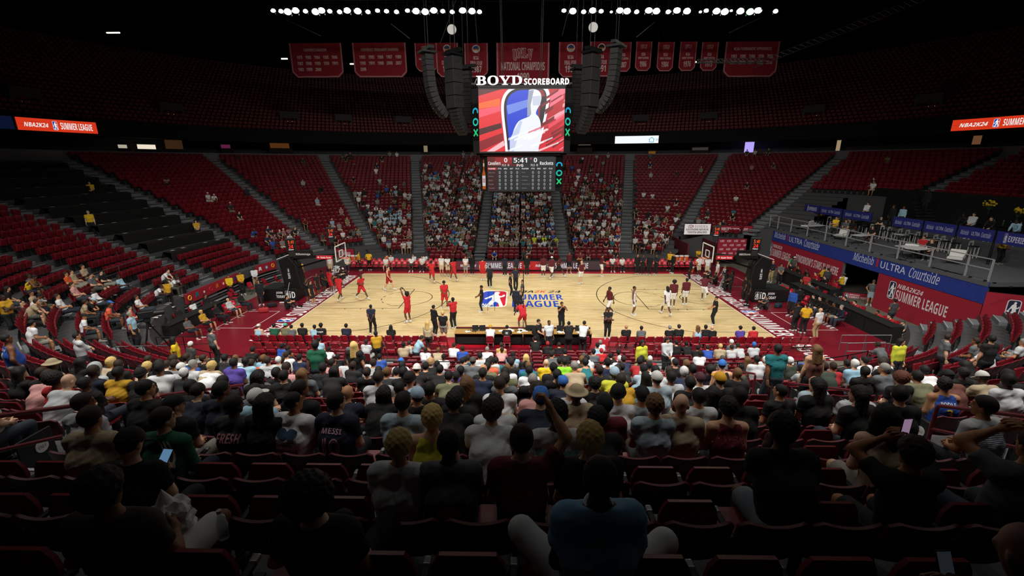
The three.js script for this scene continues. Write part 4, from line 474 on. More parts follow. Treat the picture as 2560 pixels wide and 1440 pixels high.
for (const [a, b, nm] of [[-14, -6.9, 'left of the aisle with the green shirt'], [-5.6, 5.4, 'across the middle block'], [6.7, 14, 'beyond the teal walker']]) { const t = thing('guard_rail', `black guard rail between near tiers, ${nm.replace('left of', 'beside')}`, 'railing'); const pts = Array.from({ length: 13 }, (_, i) => { const p = bowl(a + (b - a) * i / 12, -0.66); return V(p.x, 1.54 + 0.85, p.z); }); part('top_rail', tube(pts, 0.02, 24, 6), mBlackMetal, t); part('mid_rail', tube(pts.map(p => p.clone().setY(1.54 + 0.45)), 0.014, 24, 5), mBlackMetal, t); for (let i = 0; i < 13; i += 2) part('post', rod(pts[i].clone().setY(1.5), pts[i], 0.018), mBlackMetal, t); }
// black draped tiers of the end stand
for (let k = 4; k <= 24; k += 2) { const t = thing('draped_tier', 'black cloth covered tier of the closed end stand block', 'drape', [0, 0, 0], 0, 'black draped tiers'); part('cloth', sweep([[STEP * k - 0.7, rowY(k) - 0.3], [STEP * k - 0.66, rowY(k) + 0.72], [STEP * k - 0.1, rowY(k) + 0.78], [STEP * k + 0.1, rowY(k) + 0.35], [STEP * (k + 1) + 0.05, rowY(k + 1)]], -38, -32.4, 0.5), mBlackCloth, t); for (let i = 0; i < 5; i++) if ((i * 7 + k) % 3) { const b = bowl(-33 - i * 1.05, STEP * k - 0.35); const p = part('name_sheet', rbox(0.3, 0.006, 0.21, 0.002), M(0xc8c8c4, 0.9), t); p.position.set(b.x, rowY(k) + 0.79, b.z); p.rotation.y = faceIn(b); } }
// ---------- figures: distance fields meshed with surface nets ----------
class Vol {
  constructor(lo, hi, c) { this.lo = lo; this.c = c; this.n = [0, 1, 2].map(i => Math.max(4, Math.ceil((hi.getComponent(i) - lo.getComponent(i)) / c) + 2)); this.f = new Float32Array(this.n[0] * this.n[1] * this.n[2]).fill(1); }
  each(lo, hi, fn) {
    const { c, n, f } = this, L = this.lo, b = ['x', 'y', 'z'].map((k, i) => [Math.max(0, Math.floor((lo[k] - L[k]) / c)), Math.min(n[i] - 1, Math.ceil((hi[k] - L[k]) / c))]);
    for (let z = b[2][0]; z <= b[2][1]; z++) for (let y = b[1][0]; y <= b[1][1]; y++) { let i = (z * n[1] + y) * n[0] + b[0][0]; for (let x = b[0][0]; x <= b[0][1]; x++, i++) f[i] = fn(L.x + x * c, L.y + y * c, L.z + z * c, f[i]); }
  }
  cap(a, b, ra, rb, k = 0.03, e, dir) {
    ra = Math.max(ra, this.c * 0.75); rb = Math.max(rb, this.c * 0.75); const m = Math.max(ra, rb) + k + this.c * 1.5, bx = b.x - a.x, by = b.y - a.y, bz = b.z - a.z, l2 = bx * bx + by * by + bz * bz || 1e-9;
    this.each({ x: Math.min(a.x, b.x) - m, y: Math.min(a.y, b.y) - m, z: Math.min(a.z, b.z) - m }, { x: Math.max(a.x, b.x) + m, y: Math.max(a.y, b.y) + m, z: Math.max(a.z, b.z) + m }, (x, y, z, f) => { const px = x - a.x, py = y - a.y, pz = z - a.z, h = Math.max(0, Math.min(1, (px * bx + py * by + pz * bz) / l2)), qx = px - bx * h, qy = py - by * h, qz = pz - bz * h; let d = Math.sqrt(qx * qx + qy * qy + qz * qz) - ra - (rb - ra) * h; if (e) d = Math.max(d, (x - e.x) * dir.x + (y - e.y) * dir.y + (z - e.z) * dir.z); const w = Math.max(k - Math.abs(d - f), 0) / k; return Math.min(d, f) - w * w * k * 0.25; }); return this;
  }
  ell(c, r, k = 0.02) { const m = Math.max(r.x, r.y, r.z) + k + this.c * 1.5; this.each({ x: c.x - m, y: c.y - m, z: c.z - m }, { x: c.x + m, y: c.y + m, z: c.z + m }, (x, y, z, f) => { const a = (x - c.x) / r.x, b = (y - c.y) / r.y, e = (z - c.z) / r.z, k0 = Math.hypot(a, b, e), k1 = Math.hypot(a / r.x, b / r.y, e / r.z) || 1e-6, d = k0 < 1e-4 ? -Math.min(r.x, r.y, r.z) : k0 * (k0 - 1) / k1, h = Math.max(k - Math.abs(d - f), 0) / k; return Math.min(d, f) - h * h * k * 0.25; }); return this; }
  all(fn) { const { lo, n, c } = this; this.each(lo, { x: lo.x + n[0] * c, y: lo.y + n[1] * c, z: lo.z + n[2] * c }, fn); return this; }
  keep(p, nx, ny, nz) { return this.all((x, y, z, f) => Math.max(f, -((x - p.x) * nx + (y - p.y) * ny + (z - p.z) * nz))); }   // keep the side the normal points to
  mesh(color) {
    const { n, f, c, lo } = this, [X, Y, Z] = n, id = new Int32Array(f.length).fill(-1), P = [], I = [], sx = 1, sy = X, sz = X * Y, off = [0, sx, sy, sx + sy, sz, sx + sz, sy + sz, sx + sy + sz], E = [[0, 1], [2, 3], [4, 5], [6, 7], [0, 2], [1, 3], [4, 6], [5, 7], [0, 4], [1, 5], [2, 6], [3, 7]];
    for (let z = 0; z < Z - 1; z++) for (let y = 0; y < Y - 1; y++) for (let x = 0; x < X - 1; x++) {
      const i = (z * Y + y) * X + x; let s = 0; for (let q = 0; q < 8; q++) if (f[i + off[q]] < 0) s |= 1 << q; if (s === 0 || s === 255) continue;
      let ax = 0, ay = 0, az = 0, m = 0; for (const [a, b] of E) { const u = s >> a & 1, v = s >> b & 1; if (u === v) continue; const fa = f[i + off[a]], fb2 = f[i + off[b]], t = fa / (fa - fb2); ax += (a & 1) + ((b & 1) - (a & 1)) * t; ay += (a >> 1 & 1) + ((b >> 1 & 1) - (a >> 1 & 1)) * t; az += (a >> 2) + ((b >> 2) - (a >> 2)) * t; m++; }
      id[i] = P.length / 3; P.push(lo.x + (x + ax / m) * c, lo.y + (y + ay / m) * c, lo.z + (z + az / m) * c);
    }
    for (let z = 1; z < Z - 1; z++) for (let y = 1; y < Y - 1; y++) for (let x = 1; x < X - 1; x++) { const i = (z * Y + y) * X + x, s = f[i] < 0; for (const [d, p, q] of [[sx, sy, sz], [sy, sz, sx], [sz, sx, sy]]) { if ((f[i + d] < 0) === s) continue; const a = id[i], b = id[i - p], e = id[i - p - q], g = id[i - q]; if (a < 0 || b < 0 || e < 0 || g < 0) continue; if (s) I.push(a, b, e, a, e, g); else I.push(a, e, b, a, g, e); } }
    const g = new THREE.BufferGeometry(); g.setAttribute('position', new THREE.Float32BufferAttribute(P, 3)); g.setIndex(I); g.computeVertexNormals();
    if (color) { const C = new Float32Array(P.length); for (let i = 0; i < P.length; i += 3) { const k = color(P[i], P[i + 1], P[i + 2]); C[i] = k[0]; C[i + 1] = k[1]; C[i + 2] = k[2]; } g.setAttribute('color', new THREE.BufferAttribute(C, 3)); }
    return g;
  }
}
const ONE = () => [1, 1, 1];
const CELL = [0.021, 0.033, 0.041, 0.06], HCELL = [0.0085, 0.0135, 0.0205, 0.032], FCELL = [0.0065, 0.0105, 0.017, 0.03];
const headCache = {}, hairCache = {}, handCache = {};
function headGeo(L) { return headCache[L] ??= (() => { const v = new Vol(V(-0.12, -0.16, -0.13), V(0.12, 0.15, 0.15), HCELL[L]); v.ell(V(0, 0.025, -0.012), V(0.077, 0.098, 0.095)).ell(V(0, -0.045, 0.022), V(0.056, 0.075, 0.068), 0.04).cap(V(0, -0.098, 0.06), V(0, -0.098, 0.065), 0.02, 0.02, 0.03); if (L < 3) { v.cap(V(0, 0.022, 0.083), V(0, -0.02, 0.1), 0.009, 0.014, 0.015).cap(V(-0.035, 0.038, 0.072), V(0.035, 0.038, 0.072), 0.012, 0.012, 0.03).cap(V(-0.018, -0.055, 0.082), V(0.018, -0.055, 0.082), 0.009, 0.009, 0.012); for (const s of [-1, 1]) v.ell(V(s * 0.08, -0.005, -0.008), V(0.013, 0.032, 0.021), 0.01); } return v.mesh((x, y, z) => L < 3 && z > 0.06 && Math.abs(y - 0.014) < 0.009 && Math.abs(Math.abs(x) - 0.032) < 0.015 ? [0.12, 0.1, 0.1] : L < 3 && z > 0.06 && Math.abs(y - 0.042) < 0.007 && Math.abs(Math.abs(x) - 0.034) < 0.02 ? [0.3, 0.25, 0.22] : L < 3 && z > 0.075 && Math.abs(y + 0.056) < 0.009 && Math.abs(x) < 0.024 ? [0.8, 0.5, 0.5] : [1, 1, 1]); })(); }
const skull = (v, t, dy = 0) => v.ell(V(0, 0.025 + dy, -0.012), V(0.077 + t, 0.098 + t, 0.095 + t));
const hairline = (v, o = 0) => v.keep(V(0, -0.01 + o, 0.0), 0, 0.66, -0.75).keep(V(0, -0.085, 0), 0, 1, 0);
function hairGeo(style, L) {
  return hairCache[style + L] ??= (() => {
    const big = new Vol(V(-0.2, -0.5, -0.24), V(0.2, 0.24, 0.24), HCELL[L] * (L > 1 ? 1.1 : 1.25)), r = rngOf(style.length * 13 + style.charCodeAt(0));
    const fuzz = (a, s) => big.all((x, y, z, f) => f + Math.abs(f) < 9 ? f + a * (Math.sin(x * s + 1) * Math.sin(y * s * 0.9) * Math.sin(z * s * 1.1 + 2)) : f);
    if (style === 'buzz') { skull(big, 0.005); hairline(big, 0.004); }
    else if (style === 'short') { skull(big, 0.014, 0.004); fuzz(0.004, 150); hairline(big); }
    else if (style === 'mop') { skull(big, 0.026, 0.012); fuzz(0.009, 95); hairline(big, -0.008); }
    else if (style === 'afro') { big.ell(V(0, 0.05, -0.03), V(0.135, 0.13, 0.135)); fuzz(0.012, 110); hairline(big, -0.02); }
    else if (style === 'long') { skull(big, 0.02, 0.004); hairline(big, -0.01); for (const s of [-1, 0, 1]) big.cap(V(s * 0.055, 0.03, -0.055), V(s * 0.085, -0.3, -0.09 + Math.abs(s) * 0.03), 0.055, 0.05, 0.04); fuzz(0.005, 90); }
    else if (style === 'dread') { skull(big, 0.018); hairline(big, -0.01); for (let i = 0; i < 26; i++) { const a = PI * (0.6 + 0.8 * (i / 25)) * 1 + 0, x = Math.sin(a * 1.0 - PI) * 0.085, z = Math.cos(a) * 0.09; big.cap(V(x, 0.05, z), V(x * 1.35 + (r() - 0.5) * 0.03, -0.16 - r() * 0.08, z * 1.2), 0.016, 0.012, 0.008); } }
    else if (style === 'bun') { skull(big, 0.014, 0.004); hairline(big); big.ell(V(0, 0.1, -0.1), V(0.045, 0.045, 0.045)); }
    else if (style === 'tail') { skull(big, 0.014, 0.004); hairline(big); big.cap(V(0, 0.05, -0.11), V(0, -0.2, -0.13), 0.035, 0.02); }
    return big.mesh();
  })();
}
function hatGeo(style, L) {
  return hairCache['hat' + style + L] ??= (() => {
    const v = new Vol(V(-0.24, -0.16, -0.26), V(0.24, 0.22, 0.28), HCELL[L]);
    if (style === 'cap' || style === 'back') { const s = style === 'cap' ? 1 : -1; skull(v, 0.02, 0.006).keep(V(0, 0.03, 0), 0, 1, -0.1 * s); v.ell(V(0, 0.045 - 0.01 * s, s * 0.135), V(0.082, 0.013, 0.075), 0.012); v.ell(V(0, 0.148, -0.012), V(0.012, 0.01, 0.012)); }
    else if (style === 'beanie') { skull(v, 0.022, 0.012).keep(V(0, 0.005, 0), 0, 1, -0.25); for (let i = 0; i < 20; i++) { const a = i / 20 * 2 * PI, b = (i + 1) / 20 * 2 * PI, P = t => V(Math.sin(t) * 0.09, 0.022 + Math.cos(t) * 0.018, -0.012 + Math.cos(t) * 0.106); v.cap(P(a), P(b), 0.017, 0.017, 0.01); } }
    else if (style === 'bucket') { skull(v, 0.022, 0.01).keep(V(0, 0.05, 0), 0, 1, 0); v.ell(V(0, 0.04, -0.012), V(0.155, 0.03, 0.165), 0.03); }
    else if (style === 'hood') { skull(v, 0.045, 0.0).cap(V(0, -0.1, -0.05), V(0, -0.13, -0.03), 0.1, 0.11, 0.05).keep(V(0, 0, 0.06), 0, 0.2, -1); }
    return v.mesh();
  })();
}
function handGeo(kind, L) {   // y along the hand, x towards the thumb, z out of the palm
  return handCache[kind + L] ??= (() => {
    const v = new Vol(V(-0.08, -0.04, -0.06), V(0.1, 0.22, 0.12), FCELL[L]), curl = kind === 'grip' ? 1.25 : kind === 'open' ? 0.12 : 0.55;
    v.cap(V(0.024, 0.0, 0), V(0.03, 0.085, 0), 0.017, 0.014, 0.02).cap(V(-0.02, 0.0, 0), V(-0.03, 0.08, 0), 0.016, 0.013, 0.02).cap(V(0, 0, 0), V(0, 0.085, 0), 0.018, 0.014, 0.02).cap(V(0, -0.03, 0), V(0, 0.01, 0), 0.026, 0.024, 0.02);
    [[0.031, 0.04, 0.088], [0.011, 0.045, 0.092], [-0.01, 0.042, 0.09], [-0.03, 0.033, 0.082]].forEach(([x, l, y0], i) => { let p = V(x, y0, 0), a = 0.1; for (let j = 0; j < 3; j++) { a += curl * (j ? 0.85 : 0.7); const len = l * (j ? 0.68 : 1), q = p.clone().add(V(x * 0.12 * (kind === 'open' ? 1.6 : 0.4), Math.cos(a) * len, Math.sin(a) * len)); v.cap(p, q, 0.0095 - j * 0.0008, 0.009 - j * 0.0008, 0.003); p = q; } });
    const t0 = V(0.03, 0.02, 0.006), t1 = V(0.058, 0.05, 0.02), t2 = kind === 'grip' ? V(0.045, 0.085, 0.045) : V(0.068, 0.088, 0.026); v.cap(t0, t1, 0.014, 0.011, 0.01).cap(t1, t2, 0.0105, 0.009, 0.004); return v.mesh(ONE);
  })();
}
const lerp = (a, b, t) => a.clone().lerp(b, t);
function ik(a, t, l1, l2, pole) { const d = t.clone().sub(a); let L = d.length(); const mx = (l1 + l2) * 0.995; if (L > mx) { d.multiplyScalar(mx / L); L = mx; } L = Math.max(L, Math.abs(l1 - l2) + 0.03); const dir = d.clone().normalize(), end = a.clone().addScaledVector(dir, L), x = (l1 * l1 - l2 * l2 + L * L) / (2 * L), h = Math.sqrt(Math.max(0, l1 * l1 - x * x)), p = pole.clone().addScaledVector(dir, -pole.dot(dir)).normalize(); return [a.clone().addScaledVector(dir, x).addScaledVector(p, h), end]; }
function rig(p) {
  const hip = V(...(p.hip || [0, 0.95, 0])), l1 = p.lean || 0, l2 = p.lean2 ?? l1 * 1.15, si = p.side || 0, tw = p.twist || 0, s1 = V(Math.sin(si), Math.cos(l1), Math.sin(l1)).normalize(), s2 = V(Math.sin(si * 1.1), Math.cos(l2), Math.sin(l2)).normalize();
  const chest = hip.clone().addScaledVector(s1, 0.3), neck = chest.clone().addScaledVector(s2, 0.245), Rv = V(Math.cos(tw), 0, -Math.sin(tw)).addScaledVector(V(0, 1, 0), -Math.sin(si) * 0.8).normalize(), b = p.b || 1;
  const J = { hip, chest, neck, s1, s2, Rv, b, sh: [], el: [], wr: [], hp: [], kn: [], an: [], toe: [] };
  J.headDir = s2.clone().multiplyScalar(0.55).add(V(0, 0.5, 0.06)).normalize(); J.head = neck.clone().addScaledVector(J.headDir, 0.165); J.hq = new THREE.Quaternion().setFromEuler(new THREE.Euler((p.hp || 0) + 0.05, p.hy || 0, p.hr || 0, 'YXZ'));
  [1, -1].forEach((s, i) => {
    const sh = neck.clone().addScaledVector(s2, -0.055).addScaledVector(Rv, s * 0.175), w = V(...(p.h?.[i] || [s * 0.24, 0.86, 0.06])), [e, wr] = ik(sh, w, 0.285, 0.255, V(...(p.ep?.[i] || [s * 0.7, -0.5, -0.7]))); J.sh.push(sh); J.el.push(e); J.wr.push(wr);
    const hj = hip.clone().add(V(s * 0.09, -0.02, 0)), an = V(...(p.f?.[i] || [s * 0.1, 0.085, 0])), [k, a2] = ik(hj, an, 0.44, 0.43, V(...(p.kp?.[i] || [s * 0.12, 0.0, 1]))); J.hp.push(hj); J.kn.push(k); J.an.push(a2);
    const td = V(...(p.td?.[i] || [s * 0.18, -0.12, 1])).normalize(); J.toe.push(a2.clone().add(V(0, -0.045, 0)).addScaledVector(td, 0.17));
  }); return J;
}
function bounds(pts, m) { const b = new THREE.Box3().setFromPoints(pts); return [b.min.subScalar(m), b.max.addScalar(m)]; }
function torso(v, J, t) { const { hip, chest, neck, s2, Rv, b } = J, X = V(1, 0, 0); for (const s of [-1, 1]) { v.cap(hip.clone().addScaledVector(X, s * 0.06), chest.clone().addScaledVector(Rv, s * 0.07), 0.105 * b + t, 0.108 * b + t, 0.06).cap(chest.clone().addScaledVector(Rv, s * 0.075), neck.clone().addScaledVector(s2, -0.08).addScaledVector(Rv, s * 0.085), 0.108 * b + t, 0.075 + t, 0.05); } v.cap(J.sh[0], J.sh[1], 0.056 + t, 0.056 + t, 0.06); if (b > 1.1) v.ell(hip.clone().lerp(chest, 0.45).add(V(0, 0, 0.07 * b)), V(0.15 * b, 0.15, 0.13 * b), 0.08); return v; }
const figCache = {};
function figure(pose, L, top, bottom, wide) {
  const key = [pose.id, L, top, bottom, wide].join('|'); if (figCache[key]) return figCache[key];
  const J = rig({ ...pose, b: wide }), c = CELL[L], out = {}, b = Math.sqrt(wide);
  // skin
  const v = new Vol(...bounds([J.hip, J.neck, ...J.sh, ...J.el, ...J.wr, ...J.kn, ...J.an, ...J.toe], 0.17), c);
  torso(v, J, -0.004); v.cap(J.neck.clone().addScaledVector(J.s2, -0.04), J.head.clone().addScaledVector(J.headDir, -0.05), 0.06, 0.053, 0.04).cap(J.neck.clone().addScaledVector(J.s2, -0.03), J.sh[0], 0.055, 0.05, 0.05).cap(J.neck.clone().addScaledVector(J.s2, -0.03), J.sh[1], 0.055, 0.05, 0.05);
  for (let i = 0; i < 2; i++) { v.cap(J.sh[i], J.el[i], 0.053 * b, 0.041 * b, 0.04).cap(J.el[i], J.wr[i], 0.043 * b, 0.026, 0.02).cap(lerp(J.el[i], J.wr[i], 0.15), lerp(J.el[i], J.wr[i], 0.45), 0.043 * b, 0.035, 0.03).cap(J.hp[i], J.kn[i], 0.088 * b, 0.056, 0.05).cap(J.kn[i], J.an[i], 0.053, 0.036, 0.02); const cf = lerp(J.kn[i], J.an[i], 0.3).add(J.kn[i].clone().sub(J.an[i]).cross(V(1, 0, 0)).normalize().multiplyScalar(-0.018)); v.cap(cf, lerp(cf, J.an[i], 0.35), 0.052, 0.042, 0.04).cap(J.an[i], J.toe[i], 0.036, 0.03, 0.03); }
  const parts = [v.mesh(ONE), headGeo(L).clone().applyQuaternion(J.hq).translate(J.head.x, J.head.y, J.head.z)];
  if (L < 3) for (let i = 0; i < 2; i++) { const s = i ? -1 : 1, y = J.wr[i].clone().sub(J.el[i]).normalize(); let n = V(...(pose.palm?.[i] || [-s, -0.15, 0.2])); n.addScaledVector(y, -n.dot(y)).normalize(); let x = y.clone().cross(n); const g = handGeo(pose.hk?.[i] || pose.hand || 'rest', L).clone(); if (s < 0) { } const th = V(...(pose.thumb?.[i] || [0, 0.3, 1])); if (x.dot(th) < 0) { g.scale(-1, 1, 1); const id = g.index; for (let q = 0; q < id.count; q += 3) { const t = id.getX(q + 1); id.setX(q + 1, id.getX(q + 2)); id.setX(q + 2, t); } g.computeVertexNormals(); } g.applyMatrix4(new THREE.Matrix4().makeBasis(x, y, n)); const w = J.wr[i].clone().addScaledVector(y, 0.02); parts.push(g.translate(w.x, w.y, w.z)); }
  out.body = mergeGeometries(parts);
  // top
  const T = new Vol(...bounds([J.hip, J.neck, ...J.sh, ...J.el, ...J.wr], 0.19), c); torso(T, J, 0.014);
  const slv = top === 'tank' ? 0 : top === 'tee' ? 0.62 : 1;
  if (top !== 'tank') for (let i = 0; i < 2; i++) T.cap(J.neck.clone().addScaledVector(J.s2, -0.025), J.sh[i], 0.066, 0.066, 0.05);
  T.keep(J.hip.clone().addScaledVector(J.s1, -0.1), J.s1.x, J.s1.y, J.s1.z);
  T.keep(J.neck.clone().addScaledVector(J.s2, top === 'long' ? 0.045 : top === 'tee' ? 0.028 : 0.005), -J.s2.x, -J.s2.y, -J.s2.z);
  if (top === 'tank') for (let i = 0; i < 2; i++) { const s = i ? -1 : 1; T.keep(J.sh[i].clone().addScaledVector(J.Rv, -s * 0.035), -s * J.Rv.x * 0.95, -s * J.Rv.y - 0.25, -s * J.Rv.z * 0.95); }
  else for (let i = 0; i < 2; i++) { const d = J.el[i].clone().sub(J.sh[i]).normalize(); if (slv < 1) T.cap(J.sh[i], lerp(J.sh[i], J.el[i], slv + 0.25), 0.072 * b, 0.07 * b, 0.04, lerp(J.sh[i], J.el[i], slv), d); else T.cap(J.sh[i], J.el[i], 0.072 * b, 0.058 * b, 0.04).cap(J.el[i], lerp(J.el[i], J.wr[i], 0.96), 0.056 * b, 0.04, 0.03); }
  if (L < 2) T.all((x, y, z, f) => f < 0.1 ? f + 0.005 * Math.sin(x * 31 + y * 47) * Math.sin(y * 38 - z * 29 + 1) + 0.003 * Math.sin(y * 90 + x * 40) : f);
  out.top = T.mesh(); out.topVol = T;
  // bottom
  const B = new Vol(...bounds([J.hip, ...J.hp, ...J.kn, ...J.an], 0.18), c), len = bottom === 'shorts' ? 0.92 : 1;
  B.cap(J.hp[0], J.hp[1], 0.118 * wide, 0.118 * wide, 0.04).cap(J.hip, J.hip.clone().addScaledVector(J.s1, 0.1), 0.115 * wide, 0.11 * wide, 0.05).keep(J.hip.clone().addScaledVector(J.s1, 0.1), -J.s1.x, -J.s1.y, -J.s1.z);
  for (let i = 0; i < 2; i++) { if (bottom === 'shorts') { const d = J.kn[i].clone().sub(J.hp[i]).normalize(); B.cap(J.hp[i], lerp(J.hp[i], J.kn[i], 1.1), 0.108 * b, 0.088, 0.04, lerp(J.hp[i], J.kn[i], len), d); } else B.cap(J.hp[i], J.kn[i], 0.103 * b, 0.078, 0.05).cap(J.kn[i], lerp(J.kn[i], J.an[i], 0.97), 0.08, 0.062, 0.03); }
  out.bottom = B.mesh();
  // shoes
  const sg = J.an.map((a, i) => { const S = new Vol(...bounds([a, J.toe[i]], 0.12), Math.min(c, 0.03)), d = J.toe[i].clone().sub(a).setY(0).normalize(); S.cap(a.clone().add(V(0, -0.04, 0)).addScaledVector(d, -0.03), J.toe[i].clone().add(V(0, -0.005, 0)).addScaledVector(d, 0.03), 0.048, 0.042, 0.02).cap(a.clone().add(V(0, -0.03, 0)), a.clone().add(V(0, 0.02, 0)), 0.05, 0.052, 0.03); return S.mesh(); }); out.shoes = mergeGeometries(sg);
  out.J = J; return figCache[key] = out;
}
const SKIN = ['#e2b596', '#d9a583', '#c68d66', '#a8714b', '#7c4f33', '#59372a', '#432a20'], HAIRC = { k: '#0d0b0a', d: '#2c1d13', n: '#d2b26c', b: '#6b4a2a', y: '#8d8a86', r: '#5c2f1c' };
// s: {p pose, t [top kind, colour], b [bottom kind, colour], hair [style, colour], hat [style, colour], skin, shoe, sc, L, wide}
function person(pos, turn, s, label, group) {
  const L = s.L ?? 2, F = figure(s.p, L, s.t[0], s.b[0], s.wide || 1), root = new THREE.Mesh(F.body, M(s.skin || SKIN[2], 0.6, { vertexColors: true })); root.name = numbered('person'); root.position.set(...pos); root.rotation.y = turn; root.scale.setScalar(s.sc || 1); scene.add(root); tag(root, label, 'person', group); root.castShadow = root.receiveShadow = true;
  part('top', F.top, s.t[2] || M(s.t[1], 0.85), root); part('bottoms', F.bottom, M(s.b[1], 0.85), root); part('shoes', F.shoes, M(s.shoe || '#d8d8d6', 0.6), root);
  const put = (n, g, m) => { const h = part(n, g, m, root); h.position.copy(F.J.head); h.quaternion.copy(F.J.hq); return h; };
  if (s.hair) put('hair', hairGeo(s.hair[0], L), M(HAIRC[s.hair[1]] || s.hair[1], 0.75)); if (s.hat) put(s.hat[0] === 'hood' ? 'hood' : 'hat', hatGeo(s.hat[0], L), M(s.hat[1], 0.8));
  root.F = F; return root;
}
// flat print on the back or front of a top, following the cloth
function printOn(root, tex, w, h, cy, back = true, cx = 0) {
  const { J, topVol: T } = root.F, n = 10, m = 8, g = new THREE.PlaneGeometry(w, h, n, m), p = g.attributes.position, s = back ? -1 : 1, up = J.neck.clone().sub(J.hip).normalize(), rt = J.Rv.clone().multiplyScalar(s), fw = rt.clone().cross(up).normalize(), o = J.hip.clone().addScaledVector(up, cy).addScaledVector(rt, cx);
  const samp = q => { const i = Math.round((q.x - T.lo.x) / T.c), j = Math.round((q.y - T.lo.y) / T.c), k = Math.round((q.z - T.lo.z) / T.c); if (i < 0 || j < 0 || k < 0 || i >= T.n[0] || j >= T.n[1] || k >= T.n[2]) return 1; const x = (q.x - T.lo.x) / T.c - 0.5, F = (a, b, c) => T.f[(Math.min(T.n[2] - 1, Math.max(0, c)) * T.n[1] + Math.min(T.n[1] - 1, Math.max(0, b))) * T.n[0] + Math.min(T.n[0] - 1, Math.max(0, a))]; const fx = (q.x - T.lo.x) / T.c, fy = (q.y - T.lo.y) / T.c, fz = (q.z - T.lo.z) / T.c, a = Math.floor(fx), b = Math.floor(fy), c = Math.floor(fz), u = fx - a, v = fy - b, t = fz - c; let r = 0; for (let e = 0; e < 8; e++) r += F(a + (e & 1), b + (e >> 1 & 1), c + (e >> 2)) * ((e & 1) ? u : 1 - u) * ((e >> 1 & 1) ? v : 1 - v) * ((e >> 2) ? t : 1 - t); return r; };
  for (let i = 0; i < p.count; i++) { const q = o.clone().addScaledVector(rt, p.getX(i)).addScaledVector(up, p.getY(i)); let d = 0.3; for (let st = 0; st < 70; st++) { const f = samp(q.clone().addScaledVector(fw, d)); if (f < 0.008) break; d -= Math.min(0.02, Math.max(0.002, f * 0.6)); if (d < -0.1) break; } q.addScaledVector(fw, d + 0.004); p.setXYZ(i, q.x, q.y, q.z); }
  g.computeVertexNormals(); return part('print', g, new THREE.MeshStandardMaterial({ map: tex, transparent: true, alphaTest: 0.4, roughness: 0.8, side: THREE.DoubleSide }), root);
}
const clearTex = (w, h, draw) => canvas(w, h, (c, W, H) => { c.clearRect(0, 0, W, H); draw(c, W, H); });
